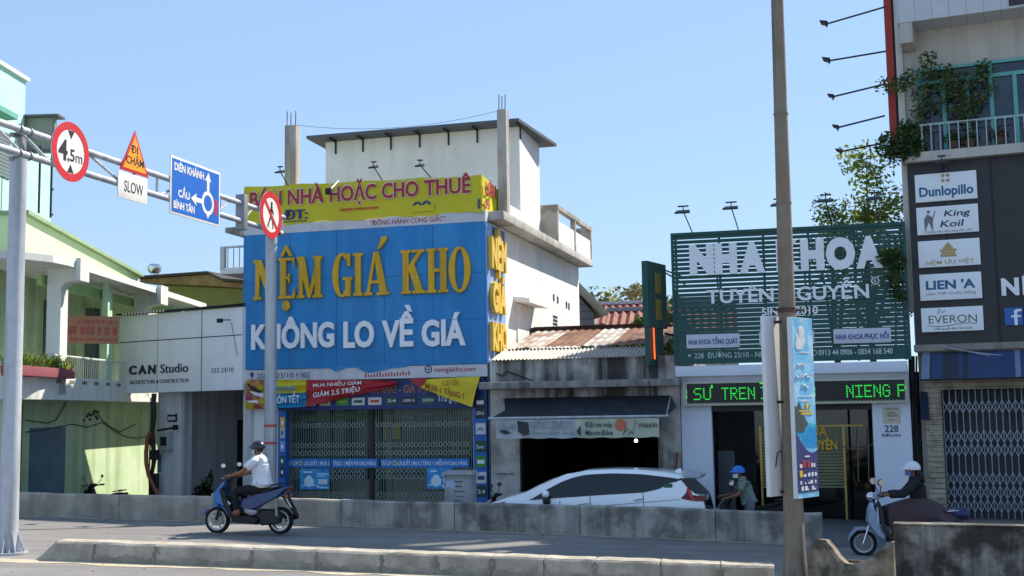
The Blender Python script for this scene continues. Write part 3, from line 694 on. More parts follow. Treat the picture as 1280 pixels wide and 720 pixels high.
# serif glyphs
def glyph(g, ch, x0, x1, z0, h, y0, y1):
    w_ = x1-x0; st = .155; sf = .075; ov = .05; j = [0]
    def P(pts):
        j[0] += 1; e = .0006*j[0]; g.prism([(x0+p[0], z0+p[1]) for p in pts], y0-e, y1)
    def R(a, b, c, d): P([(a, c), (b, c), (b, d), (a, d)])
    def stem(a, b):
        R(a, b, 0, h); R(a-ov, b+ov, 0, sf); R(a-ov, b+ov, h-sf, h)
    def arcring(cx, cz, rx, rz, tx, tz, a0, a1, n=22):
        o = [(cx+rx*math.cos(a0+(a1-a0)*k/n), cz+rz*math.sin(a0+(a1-a0)*k/n)) for k in range(n+1)]
        i = [(cx+(rx-tx)*math.cos(a0+(a1-a0)*k/n), cz+(rz-tz)*math.sin(a0+(a1-a0)*k/n)) for k in range(n+1)]
        for k in range(n): P([o[k], o[k+1], i[k+1], i[k]]) if False else None
        vs = [(x0+p[0], y0-.003, z0+p[1]) for p in o]+[(x0+p[0], y0-.003, z0+p[1]) for p in i]; m = n+1
        vs += [(p[0], y1, p[2]) for p in vs]
        fs = []
        for k in range(n): fs += [(k, k+1, m+k+1, m+k), (2*m+k, 2*m+k+1, 3*m+k+1, 3*m+k), (k, k+1, 2*m+k+1, 2*m+k), (m+k, m+k+1, 3*m+k+1, 3*m+k)]
        fs += [(0, m, 3*m, 2*m), (n, m+n, 3*m+n, 2*m+n)]
        g.add(vs, fs)
    if ch == 'I': stem(w_/2-st/2, w_/2+st/2)
    elif ch == 'N':
        stem(ov, ov+st*.75); stem(w_-ov-st*.75, w_-ov); P([(ov*.3, h), (ov+st*1.05, h), (w_-ov*.6, 0), (w_-ov-st, 0)])
    elif ch == 'M':
        stem(ov, ov+st*.72); stem(w_-ov-st, w_-ov); P([(0, h), (st*1.3, h), (w_*.52+.03, 0), (w_*.44, 0)]); P([(w_-st*.95, h), (w_, h), (w_*.54, 0), (w_*.44, 0)])
    elif ch == 'E':
        stem(ov, ov+st); R(ov, w_, h-sf, h); R(ov, w_, 0, sf); P([(w_-.09, h), (w_, h), (w_, h-.26)]); P([(w_-.1, 0), (w_+.02, 0), (w_+.02, .28)]); R(ov, w_*.72, h*.47, h*.47+sf); R(w_*.6, w_*.72, h*.38, h*.62)
    elif ch == 'H':
        stem(ov, ov+st); stem(w_-ov-st, w_-ov); R(ov+st, w_-ov-st, h*.46, h*.46+.09)
    elif ch == 'K':
        stem(ov, ov+st); P([(ov+st*.8, h*.42), (ov+st*.8, h*.6), (w_-.12, h), (w_-.0, h)]); P([(ov+st*1.1, h*.5), (ov+st*1.9, h*.68), (w_, 0), (w_-st*1.25, 0)]); R(w_-.3, w_+.01, h-sf, h); R(w_-.3, w_+.04, 0, sf)
    elif ch == 'A':
        P([(.03, 0), (.12, 0), (w_*.48, h), (w_*.38, h)]); P([(w_*.36, h), (w_*.6, h), (w_-.02, 0), (w_-st*1.35, 0)]); R(w_*.22, w_*.75, h*.27, h*.27+.075); R(-.02, .2, 0, sf); R(w_-.3, w_+.02, 0, sf)
    elif ch == 'O': arcring(w_/2, h/2, w_/2, h/2+.02, st, .07, 0, 2*math.pi)
    elif ch == 'G':
        arcring(w_*.52, h/2, w_*.52, h/2+.02, st, .07, math.radians(52), math.radians(308)); R(w_-st, w_-.01, .0, h*.45); R(w_*.55, w_+.03, h*.45-sf, h*.45); R(w_-st*.7, w_-.02, h*.7, h); P([(w_*.62, h-.08), (w_-.02, h*.72), (w_-.02, h*.92), (w_*.7, h+.0)])
def gl(px): return FB.uv(px, 350, -.06)[0]
zn = 5.02
lets = [('N', 317, 346, 1.0), ('E', 348, 368, 1.02), ('M', 371, 403, 1.03), ('G', 415.5, 439, 1.05), ('I', 441, 454, 1.05), ('A', 456, 485.5, 1.06), ('K', 501, 530, 1.06), ('H', 533, 560.5, 1.07), ('O', 561, 588.5, 1.07)]
g = MB()
for ch, a, b, h in lets: glyph(g, ch, gl(a), gl(b), zn-.02*(a-317)/270, h, -.075, -.02)
eu0, eu1 = gl(348), gl(368); em = (eu0+eu1)/2
g.prism([(em-.17, zn+1.05), (em-.08, zn+1.05), (em, zn+1.2), (em+.08, zn+1.05), (em+.17, zn+1.05), (em+.03, zn+1.32), (em-.03, zn+1.32)], -.09, -.02)
g.prism([(p[0]*.8+em*.2, p[1]) for p in circ(18, .13, (em, zn-.17))], -.09, -.02)
au = gl(476); g.prism([(au-.09, zn+1.1), (au+.0, zn+1.12), (au+.17, zn+1.34), (au+.15, zn+1.42), (au+.03, zn+1.4)], -.09, -.02)
g.build('gold_lettering', gold, s, bevel=.006, segs=1)
g = MB()
def kw(txt, pa, pb, py0=431, h=.6, rise=0, bold=.035, d=.07, y=-.02):
    g.text(txt, FB.uv(pa, py0)[0], FB.uv(pb, py0)[0], 3.82-.07*(pa-316)/266, h, y, d, bold, rise)
kw('KHÔNG', 316, 419, h=.6); kw('LO', 431, 469, h=.62); kw('VỀ', 479, 518, h=.62); kw('GIÁ', 528.5, 583, h=.61)
g.build('white_lettering', letter_white, s)
# white strip over / under the panel
t = T('address_strip', 'white address strip with a blue map pin and a web address under the blue signboard', 'sign', FB, (0, 0, 3.0))
g = MB(); g.box(-.07, 6.27, .02, .28, 3.0, 3.29); 
def zz(px, py): return FB.uv(px, py)[1]
g.build('strip', strip_white, t)
g = MB(); pts = [(FB.uv(390, 0)[0], 3.33), (FB.uv(398, 0)[0], 3.27)]
for px, py in ((395, 456), (400, 461), (412, 460), (420, 465), (432, 460), (446, 459), (452, 463), (460, 466), (474, 464), (490, 460), (505, 459), (515, 456)): pts.append(FB.uv(px, py))
pts.append((FB.uv(516, 456)[0], 3.33)); g.prism([(p[0], min(3.33, p[1])) for p in pts], -.004, .012); g.build('peeling_blue_film', shop_blue, t)
g = MB(); y = .02; u = FB.uv(314.5, 463)[0]
g.prism(circ(14, .055, (u, 3.19)), y-.004, y); g.prism([(u-.05, 3.17), (u+.05, 3.17), (u, 3.07)], y-.003, y)
g.text('232', FB.uv(321, 466)[0], FB.uv(331, 466)[0], 3.08, .13, y, .004, .01); g.text('Đ. 23/10', FB.uv(333, 466)[0], FB.uv(366, 466)[0], 3.08, .13, y, .004, .01); g.text('- P. NGỌ', FB.uv(367, 466)[0], FB.uv(387, 466)[0], 3.075, .13, y, .004, .01)
u = FB.uv(535, 462)[0]; ringdisc(g, (u, 3.2), .07, .095, y-.004, y, 20); g.box(u-.008, u+.008, y-.003, y, 3.12, 3.28); g.box(u-.08, u+.08, y-.0035, y, 3.192, 3.208)
g.build('blue_print', navy, t)
g = MB(); g.text('nemgiakho.com', FB.uv(543, 462)[0], FB.uv(594, 462)[0], 3.13, .12, y, .004, .012);
for k in range(16): px = 456+k*3.6; uu = FB.uv(px, 470)[0]; g.box(uu, uu+.035, y-.004, y, 3.04+.002*k, 3.12+.002*k+R_.uniform(-.02, .03))
g.build('red_print', pr_red, t)
t = T('slogan_strip', 'white slogan strip with red capitals between the yellow banner and the blue signboard', 'sign', FB, (0, 0, 6.67))
g = MB(); g.box(-.07, 6.27, .03, .27, 6.67, 6.94); g.build('strip', strip_white, t)
g = MB(); g.text('"ĐỒNG HÀNH CÙNG GIẤC"', FB.uv(463, 270)[0], FB.uv(556, 270)[0], 6.735, .12, .03, .004, .012); g.build('red_print', pr_red, t)
# ---- yellow sale banner
ycloth = M('yellow_banner', 'd0c41a', .6, .05, 1.5, dirt=('bcb218', .4, 1.2)); ysun = ycloth
t = T('sale_banner', 'yellow roof banner with red letters BÁN NHÀ HOẶC CHO THUÊ', 'banner', FB, (0, 0, 6.9))
def cloth(g, q00, q10, q11, q01, nu, nv, amp, fu=3.0, fv=2.0, ph=0):
    q00, q10, q11, q01 = map(Vector, (q00, q10, q11, q01)); nrm = (q10-q00).cross(q01-q00).normalized(); vs = []
    for j in range(nv+1):
        for i in range(nu+1):
            a, b = i/nu, j/nv; p = (q00*(1-a)+q10*a)*(1-b)+(q01*(1-a)+q11*a)*b
            w_ = amp*math.sin(fu*6.28*a+ph+1.3*b)*math.sin(3.14*min(1, b*1.2+.1)*fv*.5+.4)
            vs.append(p+nrm*w_)
    g.add(vs, [(j*(nu+1)+i, j*(nu+1)+i+1, (j+1)*(nu+1)+i+1, (j+1)*(nu+1)+i) for j in range(nv) for i in range(nu)], True)
g = MB(); zb0, zb1 = FB.uv(305, 277)[1], FB.uv(600, 267.5)[1]; zt0, zt1 = FB.uv(305, 233)[1], FB.uv(600, 218)[1]
vs = []; nu = 60
for i in range(nu+1):
    f = i/nu; u = -.05+6.25*f; lowz = 6.90+.02*math.sin(f*23)+.012*math.sin(f*61); topz = zt0+(zt1-zt0)*f-.03*abs(math.sin(f*12.5))
    for j in range(7): k = j/6; vs.append((u, .012+.012*math.sin(f*31+k*3)*(1-k*.6), lowz+(topz-lowz)*k))
g.add(vs, [(i*7+j, i*7+j+1, i*7+j+8, i*7+j+7) for i in range(nu) for j in range(6)], True); g.build('cloth', ycloth, t)
g = MB(); cloth(g, (6.2, -.01, zb1), (6.32, 1.6, zb1-.05), (6.3, 1.6, zt1-.25), (6.2, -.01, zt1), 10, 4, .03); g.build('side_flap', ycloth, t); g = MB(); cloth(g, (-.05, -.01, zb0+.02), (-.42, .9, zb0-.1), (-.42, .9, zt0-.35), (-.05, -.01, zt0), 10, 4, .04, 2)
g.build('side_flap', ycloth, t)
g = MB(); y = -.012
def bt(gg, bold, yy):
    zc = FB.uv(320, 254)[1]
    for s, a, b in (('BÁN', 313, 352), ('NHÀ', 360.5, 404.5), ('HOẶC', 413, 470), ('CHO', 478, 523), ('THUÊ', 531, 588)):
        gg.text(s, FB.uv(a, 245)[0]-bold*.3, FB.uv(b, 245)[0]+bold*.3, 7.38, .37+bold*.4, yy, .004, bold)
bt(g, .06, y); g.build('letter_outline', M('outline_pale', 'd9cfa8', .6), t)
g = MB(); bt(g, .026, y-.005); g.build('red_lettering', pr_red, t)
g = MB(); g.text('ĐT:', FB.uv(356, 270)[0], FB.uv(384, 270)[0], 7.0, .25, y, .004, .1)
g.build('navy_lettering', navy, t); g = MB(); g.text('0', FB.uv(597, 250)[0], FB.uv(600.5, 250)[0], 6.98, .24, y, .004, .04)
for k in range(8): uu = FB.uv(352+k*4, 277)[0]; g.box(uu, uu+.06, y-.003, y, 6.935, 6.965)
g.build('navy_lettering', navy, t); g = MB(); u = FB.uv(516, 256)[0]; ringdisc(g, (u+.12, 7.12), .07, .12, y-.004, y, 20); ringdisc(g, (u+.35, 7.14), .06, .11, y-.004, y, 20)
g.build('navy_lettering', navy, t)
g = MB(); g.box(u-.05, u+.55, y-.009, y-.004, 6.99, 7.14); g.build('faded_patch', ycloth, t)
g = MB(); g.text('~~~~ ~~~~~~~', FB.uv(425, 262)[0], FB.uv(473, 262)[0], 7.08, .22, y, .004, .03); g.build('orange_script', M('print_orange_red', 'c05a22', .6), t)
g = MB(); g.X = Matrix.Translation((6.21, 0, 0)) @ Matrix.Rotation(math.radians(86), 4, 'Z'); g.text('LIÊN', .1, .8, 7.35, .3, -.05, .004, .03); g.text('09', .02, .35, 6.98, .2, -.05, .004, .03); g.X = None
g.build('flap_lettering', pr_red, t)
# ---- side board with vertical gold letters
pale_blue = M('pale_blue_panel', '86a8dc', .5, .06, 2, streak=('5f86c4', .5, 3))
t = T('side_signboard', 'narrow pale blue side board with stacked gold words on the sunlit shop corner', 'signboard', FB, (6.28, 0, 3.4))
FS = Matrix.Translation((6.29, 0, 0)) @ Matrix.Rotation(math.pi/2, 4, 'Z')
v1 = FB.vz(631, 360, 6.3)[0]
g = MB(); g.box(6.275, 6.31, .0, v1, 3.3, 6.62); g.build('panel', pale_blue, t)
g = MB(); g.box(6.31, 6.318, .45, v1-.02, 6.2, 6.6); g.build('blue_patch', M('deep_blue', '2b4a86', .5), t)
g = MB(); g.X = FS
def sv(px, py): return FB.vz(px, py, 6.36)
for s, a, b, p0, p1 in (('NỆM', 612, 630.5, 294, 333), ('GIÁ', 613.5, 630, 350, 388), ('KHO', 613.5, 631, 401, 437)):
    va, z1_ = sv(a, p0); vb, _ = sv(b, p0+6); z0_ = sv(a, p1-1)[1]
    g.text(s, va, vb, z0_, (z1_-z0_)*.97, -.03, .1, .05)
g.X = None; g.build('gold_lettering', M('gold_letters_pale', 'e3b822', .5, .05, 4, streak=('b9b27c', .5, 9)), t)
# ---- header sign, side columns with brand plates, promo strip and posters
t = T('header_sign', 'dark navy shop header with orange capitals and small brand plates above the lattice gate', 'sign', FB, (ug0, 0, 2.3))
zh0, zh1 = 2.28, 3.0
g = MB(); g.box(FB.uv(348, 500, .1)[0], FB.uv(606, 500, .1)[0], .1, .3, zh0, zh1-.02); g.build('panel', shop_navy, t)
y = .1; g = MB()
for s, a, b in (('HÀNG', 420, 446), ('UY TÍN NHẤT', 450, 496), ('- GIÁ TẬN GỐC', 499, 562)): g.text(s, FB.uv(a, 492, y)[0], FB.uv(b, 492, y)[0], 2.66, .19, y, .004, .015)
g.build('orange_lettering', M('dull_orange', 'a8742c', .6), t)
plates = [(364.5, 377, '2a2433'), (382, 394.5, 'c9c9c4'), (399.5, 413, 'b8b49c'), (420, 436, '3c8a30'), (440, 456, 'bfc3bd'), (460.5, 477, 'cfc4bd'), (482.5, 497, '1c4a34'), (502.5, 521, '20242e'), (526.5, 544, '1f5240')]
ptx = ['', 'A', 'abc', '~', 'abcd', 'aba', '24', 'LIEN A', 'EVERON']
for (a, b, c), s in zip(plates, ptx):
    ua, ub = FB.uv(a, 508, y)[0], FB.uv(b, 508, y)[0]; g = MB(); g.box(ua, ub, y-.012, y, 2.38, 2.56)
    p = g.build('brand_plate', M('plate_'+c, c, .5, .08, 8), t)
    if s in ('LIEN A', 'EVERON', '24'): g = MB(); g.text(s, ua+.04, ub-.04, 2.44, .07, y-.012, .003); g.build('lettering', letter_white, p)
    else: g = MB(); g.box(ua+.06, ub-.06, y-.015, y-.012, 2.44, 2.50); g.build('printed_mark', M('mark_'+c, {'c9c9c4': '3c4254', 'b8b49c': '5c6a52', '3c8a30': '7cb04c', 'bfc3bd': '2c4438', 'cfc4bd': 'b8443c'}.get(c, '453a4a'), .5), p)
g = MB(); g.text('Trả góp', FB.uv(547, 510, y)[0], FB.uv(573, 510, y)[0], 2.44, .17, y, .004, .015); g.build('white_lettering', letter_white, t)
g = MB(); u = FB.uv(580, 508, y)[0]; ringdisc(g, (u, 2.46), .05, .1, y-.004, y, 18); g.build('yellow_ring', yel, t)
colr = ['d8b41c', 'c9b8b0', '8aa0c8', '1f5240', '20242e', '2a2433']
def column(name, label, pxa, pxb, zs, plates_):
    t = T(name, label, 'sign', FB, (FB.uv(pxa, 560, .1)[0], .1, -.5))
    ua, ub = FB.uv(pxa, 560, .1)[0], FB.uv(pxb, 560, .1)[0]
    g = MB(); g.box(ua, ub, .1, .29, zs[0], zs[1]); g.build('panel', M('column_blue', '1b62b4', .5, .08, 2), t)
    for py, c, s in plates_:
        z = FB.uv(pxa, py, .1)[1]; g = MB(); g.box(ua+.06, ub-.02, .088, .1, z-.13, z+.13)
        p = g.build('brand_plate', M('plate_'+c, c, .5, .08, 8), t)
        g = MB()
        if s: g.text(s, ua+.08, ub-.05, z-.05, .09, .088, .003)
        else: g.box(ua+.09, ub-.06, .085, .088, z-.05, z+.04)
        g.build('printed_mark', letter_white if c not in ('cfd0d2', 'c9b8b0') else navy, p)
    return t
column('brand_column', 'narrow blue brand column at the left edge of the lattice gate', 347.5, 357, (-.55, 2.27), [(528, 'd8b41c', ''), (541, 'c9b8b0', ''), (558, '8aa0c8', ''), (576, '1f5240', ''), (590, '2a2433', '')])
column('brand_column', 'blue brand column with eight small plates between the lattice gate and the repair shop', 592, 608.5, (-.55, 2.9), [(503, '2a2433', ''), (516, '20242e', 'LIEN A'), (536, 'cfd0d2', 'A'), (558, '1c4a34', 'Ever'), (577, '3c8a30', ''), (597, 'cfd0d2', ''), (614, '163d38', '24')])
promo = M('promo_blue', '1f7ac4', .5, .05, 3)
v = .40
for (a, b, lab) in ((358.5, 413.3, 'blue promotion strip reading TRẢ GÓP on the left gate leaf'), (415, 472.5, 'blue promotion strip reading MIỄN PHÍ GIAO HÀNG left of the gate post'), (476, 587, 'long blue promotion strip right of the dark gate post')):
    ua, ub = FB.uv(a, 578, v)[0], FB.uv(b, 578, v)[0]; z0_, z1_ = FB.uv(a, 584.5, v)[1], FB.uv(a, 573.5, v)[1]
    t = T('promo_strip', lab, 'sign', FB, (ua, v, z0_)); g = MB(); g.box(ua, ub, v-.02, v-.005+.0, z0_, z1_); g.build('panel', promo, t)
    g = MB(); zt_ = z0_+.055; yv = v-.02
    L_ = ub-ua
    if a < 400: g.text('TRẢ GÓP', ua+.03, ua+.3, zt_, .1, yv, .003, .005); g.text('LÃI SUẤT | MUA 2', ua+.48, ub-.02, zt_, .1, yv, .003, .005)
    elif a < 450: g.text('TẶNG 1 | MIỄN PHÍ GIAO HÀNG', ua+.03, ub-.05, zt_, .1, yv, .003, .005)
    else: g.text('TRẢ GÓP', ua+.03, ua+.28, zt_, .1, yv, .003, .005); g.text('LÃI SUẤT | MUA 2 TẶNG 1 | MIỄN PHÍ GIAO HÀNG', ua+.45, ub-.05, zt_, .1, yv, .003, .005)
    g.build('lettering', letter_white, t)
    if a != 415: g = MB(); ringdisc(g, (ua+.37, z0_+.105), .035, .06, yv-.003, yv, 14); g.build('coin_mark', yel, t)
for (a, b, p0, p1, lab) in ((375.5, 412, 586, 611.5, 'blue printed poster on the left gate leaf below the promotion strip'), (533.5, 566, 584.5, 611, 'blue printed poster behind the grey utility cabinet')):
    ua, ub = FB.uv(a, 598, v)[0], FB.uv(b, 598, v)[0]; z0_, z1_ = FB.uv(a, p1, v)[1], FB.uv(a, p0, v)[1]
    t = T('poster', lab, 'poster', FB, (ua, v, z0_)); g = MB(); g.box(ua, ub, v-.02, v-.008, z0_, z1_); g.build('sheet', M('poster_blue', '1c86cc', .5, .15, 6, dirt=('4ab0e0', .6, 6)), t)
    g = MB(); um_ = (ua+ub)/2; hh_ = z1_-z0_; yv = v-.02
    g.box(ua+.1, um_-.06, yv-.003, yv, z1_-.1, z1_-.06); g.prism(circ(12, .09, (ua+.24, z0_+hh_*.5)), yv-.003, yv); g.prism(circ(12, .13, (ua+.24, z0_+hh_*.36)), yv-.0025, yv)
    g.box(um_+.08, ub-.05, yv-.003, yv, z0_+hh_*.72, z0_+hh_*.78); g.box(um_+.05, ub-.12, yv-.003, yv, z0_+hh_*.62, z0_+hh_*.67); g.box(um_+.1, ub-.05, yv-.003, yv, z0_+hh_*.25, z0_+hh_*.5); g.box(ua+.03, um_, yv-.003, yv, z0_+.08, z0_+.105)
    g.prism([(um_, z0_+.12), (um_+.15, z0_+.06), (ub-.02, z0_+.05), (ub-.02, z0_+.02), (um_+.1, z0_+.03)], yv-.003, yv)
    g.build('printed_mark', M('poster_white', 'cfe2ee', .5), t)
# ---- torn red banner and yellow cloth over the header
rb = M('red_cloth', 'a82732', .65, .08, 3); tealp = M('cloth_teal', '2586b4', .6, .1, 4); yb = M('cloth_yellow', 'd4be1e', .6, .1, 4)
t = T('torn_banner', 'torn red and yellow sale banner sagging across the dark shop header', 'banner', FB, (0, -.1, 2.4))
def fp(px, py, v=-.06): u, z = FB.uv(px, py, v); return (u, v, z)
g = MB(); nseg = 30
def band(g, topf, botf, x0, x1, n=26, amp=.03, v=-.06, rows=5):
    vs = []
    for i in range(n+1):
        px = x0+(x1-x0)*i/n
        a, b = topf(px), botf(px)
        for j in range(rows+1):
            py = a+(b-a)*j/rows; p = fp(px, py, v); vs.append((p[0], p[1]+amp*1.5*math.sin(j*2.2+px*.05)*(.3+j/rows)+.02*math.sin(px*.21+j), p[2]))
    q = rows+1; g.add(vs, [(i*q+j, i*q+j+1, (i+1)*q+j+1, (i+1)*q+j) for i in range(n) for j in range(rows)], True)
top = lambda x: 474.5+(x-307)*.004+max(0, (x-470))*.05
bot = lambda x: (512-(x-307)*.045 if x < 383 else 508.5-(x-383)*.235 - max(0, x-430)*.0) 
bot2 = lambda x: max(top(x)+1.5, bot(x))
band(g, top, bot2, 383, 497); g.build('red_cloth', rb, t)
g = MB(); band(g, top, lambda x: 492-(x-330)*.02, 331, 383, 10); g.build('yellow_cloth', yb, t)
g = MB(); band(g, lambda x: 492-(x-330)*.02, bot, 331, 383, 10); g.build('teal_cloth', tealp, t)
g = MB(); band(g, top, bot, 307, 331, 8); g.build('picture_cloth', M('cloth_purple', '9a3450', .6, .3, 6, dirt=('d4be1e', .9, 3)), t)
g = MB(); g.prism([fp(x, y_)[::2] for x, y_ in ((309, 478), (322, 486), (329, 489), (326, 492), (315, 487))], -.13, -.12); g.build('printed_mattress', black, t)
g = MB(); g.prism([fp(x, y_)[::2] for x, y_ in ((313, 489), (331, 492), (331, 497), (320, 494))], -.13, -.12); g.prism([fp(x, y_)[::2] for x, y_ in ((311, 501), (323, 500), (325, 504), (312, 503))], -.13, -.12); g.build('printed_mattress', clean_white, t)
g = MB(); yv = -.12
g.text('GIẢM 2.5 TRIỆU', FB.uv(394, 495)[0], FB.uv(452, 490)[0], FB.uv(394, 497)[1], .12, yv, .004, .01, .13); g.text('MUA NHIỀU GIẢM', FB.uv(394, 486)[0], FB.uv(454, 484)[0], FB.uv(394, 484)[1], .085, yv, .004, .005, .04); g.text('ÓN TẾT', FB.uv(349, 504)[0], FB.uv(377, 502)[0], FB.uv(349, 504.5)[1], .18, yv, .004, .015, .02)
g.build('white_print', letter_white, t)
g = MB(); g.text('RANG', FB.uv(349, 488)[0], FB.uv(372, 488)[0], FB.uv(349, 489)[1], .13, yv, .004, .01); g.build('teal_print', tealp, t)
t = T('yellow_cloth', 'crumpled yellow cloth banner reading MUA 1 TẶNG 1 hanging as a triangle', 'banner', FB, (FB.uv(525, 485)[0], -.1, 2.5))
g = MB(); V_ = [fp(525, 484, -.1), fp(533, 474, -.06), (fp(600, 470.5, -.03)), fp(590, 509, -.14)]
def quadcloth(g, a, b, c, d, n=10, amp=.035):
    a, b, c, d = map(Vector, (a, b, c, d)); vs = []
    for i in range(n+1):
        for j in range(n+1):
            s_, t_ = i/n, j/n; p = (a*(1-s_)+d*s_)*(1-t_)+(b*(1-s_)+c*s_)*t_
            vs.append(p+Vector((0, amp*math.sin(s_*9+t_*4)*math.sin(3.1*t_+.2)-.05*math.sin(3.14*s_), 0)))
    g.add(vs, [(i*(n+1)+j, i*(n+1)+j+1, (i+1)*(n+1)+j+1, (i+1)*(n+1)+j) for i in range(n) for j in range(n)], True)
quadcloth(g, V_[0], V_[1], V_[2], V_[3]); g.build('cloth', yb, t)
g = MB(); a = FB.uv(535, 484)[0]; b = FB.uv(583, 494)[0]; g.text('MUA 1 TẶNG 1', a, b, FB.uv(535, 486)[1], .14, -.2, .004, .015, FB.uv(583, 499)[1]-FB.uv(535, 486)[1]); g.text('CŨ ỐI', FB.uv(556, 482)[0], FB.uv(575, 480)[0], FB.uv(556, 482)[1], .1, -.19, .004, .015)
g.build('red_print', M('print_brown_red', '9c4a1c', .6), t)
g = MB(); pts = [fp(512, 474, -.08), fp(526, 472, -.08), fp(534, 473, -.1), fp(525, 485, -.1), fp(518, 480, -.09)]
g.prism([p[::2] for p in pts], -.1, -.085); g.build('red_knot', rb, t)
# ---- spotlights over the yellow banner
def spot(label, base, head, group, frame=FB, hs_=.11, name='sign_spotlight'):
    t = T(name, label, 'spotlight', frame, base, group); g = MB(); g.tube([base, head], .014, 6); g.build('arm', dark_metal, t)
    g = MB(); x, y_, z = head
    g.hexa([(x-hs_*1.1, y_-.1, z-.07), (x+hs_*.9, y_-.1, z-.07), (x+hs_*.8, y_+.12, z-.02), (x-hs_*.8, y_+.12, z-.02), (x-hs_*1.1, y_-.1, z-.03), (x+hs_*.9, y_-.1, z-.03), (x+hs_*.8, y_+.12, z+.05), (x-hs_*.8, y_+.12, z+.05)]); g.build('lamp_head', dark_metal, t, bevel=.008)
    g = MB(); g.tube([(x, y_, z), (x, y_, z+.1)], .012, 6); g.box(x-hs_*.7, x+hs_*.7, y_-.02, y_+.04, z+.1, z+.125); g.build('bracket', dark_metal, t)
    return t
for lab, b, h in (('small sign spotlight nearest the roof pillar left of the yellow banner', (362, 232), (350, 214)), ('small sign spotlight at the left before the white roof box', (479, 225), (467, 208)), ('small sign spotlight at the centre before the white roof box', (540, 221), (525, 206))):
    bu = FB.uv(*b, .1); hu = FB.uv(*h, -.5); spot(lab, (bu[0], .1, bu[1]-.05), (hu[0], -.5, hu[1]), 'spotlights over the yellow banner', hs_=.09)
t = T('banner_floodlight', 'black floodlight on a pale arm hanging in front of the yellow banner', 'spotlight', FB, (FB.uv(423, 227)[0], 0, 7.8))
a = FB.uv(423, 226, 0); h = FB.uv(412, 238, -.45); g = MB(); g.tube([(a[0], 0, a[1]), (h[0], -.45, h[1])], .022, 8); g.build('arm', clean_white, t)
g = MB(); g.box(h[0]-.09, h[0]+.06, -.52, -.4, h[1]-.1, h[1]+.05); g.build('lamp_head', black, t, bevel=.015)
# wire between the two roof pillars
def wire(name, label, pts, r=.006, m=None, frame=None, sag=0, n=14, cat='cable'):
    P = [Vector(p) for p in pts]
    if len(P) == 2: P = [P[0].lerp(P[1], k/n)-Vector((0, 0, sag*4*(k/n)*(1-k/n))) for k in range(n+1)]
    g = MB(); g.tube(P, r, 6); return tag(g.build(name, m or black, None, frame, tuple(P[0])), label, cat)
a, b = FB.uv(369, 156, 1.1), FB.uv(621, 139, 1.1)
wire('roof_wire', 'thin black wire sagging between the two roof pillars above the white roof box', [(a[0], 1.1, a[1]), (b[0], 1.1, b[1])], .005, sag=.25, frame=FB)
# utility cabinet
c = at(576, 640, 25.6); z0_ = -.7; w2 = .31
t = TL('utility_cabinet', 'pale grey metal utility cabinet with worn stickers standing before the lattice gate', 'cabinet', (c.x, c.y, -.7), FB.a)
ztop = at(576, 588, 25.6).z+.7
g = MB(); g.box(-w2+.02, w2-.02, -.2, .2, 0, ztop-.08); g.build('body', M('cabinet_grey', '9c9da2', .6, .06, 3, dirt=('7c7d80', .5, 5), streak=('7a7468', .3, 5)), t, bevel=.008)
g = MB(); g.hexa([(-w2-.03, -.26, ztop-.08), (w2+.05, -.26, ztop-.08), (w2+.05, .24, ztop-.08), (-w2-.03, .24, ztop-.08), (-w2+.04, -.2, ztop), (w2-.02, -.2, ztop), (w2-.02, .18, ztop), (-w2+.04, .18, ztop)]); g.build('lid', MATS['cabinet_grey'], t)
g = MB(); g.box(-w2+.05, w2-.06, -.215, -.2, .05, ztop-.16); g.build('door', MATS['cabinet_grey'], t, bevel=.006)
g = MB(); g.box(-w2+.06, -.03, -.219, -.215, ztop-.36, ztop-.2); g.build('sticker', M('sticker', 'a9b6d4', .6, .1, 10), t)
g = MB()
for k in range(5): g.box(-.06+R_.uniform(-.03, .05), .1+R_.uniform(0, .08), -.2195, -.215, ztop-.24-k*.1, ztop-.22-k*.1+R_.uniform(0, .02))
g.tube([(-w2+.08, -.21, ztop-.72), (-w2+.08, -.24, ztop-.72)], .02, 8); g.build('stencil_marks', M('faded_ink', '6a6c74', .7), t)
# ================================================================== repair shop
plaster_d = M('stained_plaster', 'c2bfb8', .9, .12, 2, .3, 25, dirt=('55534e', .6, 1.2), streak=('1f1e1c', .92, 2.4))
t = T('repair_shop', 'low stained concrete repair shop with a dark open bay under a rusty corrugated roof', 'building', FR, (0, 0, -.57))
LR = FR.L
za = FR.uv(620, 486)[1]; zp = FR.uv(622, 450)[1]
uo0, uo1 = FR.uv(650, 600)[0], FR.uv(824, 600)[0]; zo = FR.uv(740, 546)[1]
g = MB()
g.box(.0, LR-.05, .0, .2, za+.12, zp); g.box(.0, uo0, 0, .25, -1, za+.12); g.box(uo1, LR-.06, 0, .25, -1, za+.12); g.box(uo0, uo1, 0, .25, zo+.25, za+.12)
g.box(0, .2, .25, 8, -1, zp); g.box(LR-.26, LR-.06, .25, 8, -1, zp); g.box(.2, LR-.26, 7.8, 8, -1, zp)
g.build('wall', plaster_d, t)
g = MB(); g.box(-.12, LR-.02, -.55, .02, za-.02, za+.14); g.build('ledge', M('ledge_concrete', '7f7d79', .9, .15, 3, .4, dirt=('2b2a27', .8, 1.5), streak=('a9a7a2', .5, 6)), t, bevel=.02)
def corr(g, u0, u1, v0, z0, v1, z1, pitch=.09, amp=.018, n=None):
    n = n or int((u1-u0)/pitch*4); vs = []
    for k in range(n+1):
        u = u0+(u1-u0)*k/n; o = amp*math.sin(2*math.pi*u/pitch)
        vs += [(u, v0, z0+o), (u, v1, z1+o)]
    g.add(vs, [(2*k, 2*k+1, 2*k+3, 2*k+2) for k in range(n)], True)
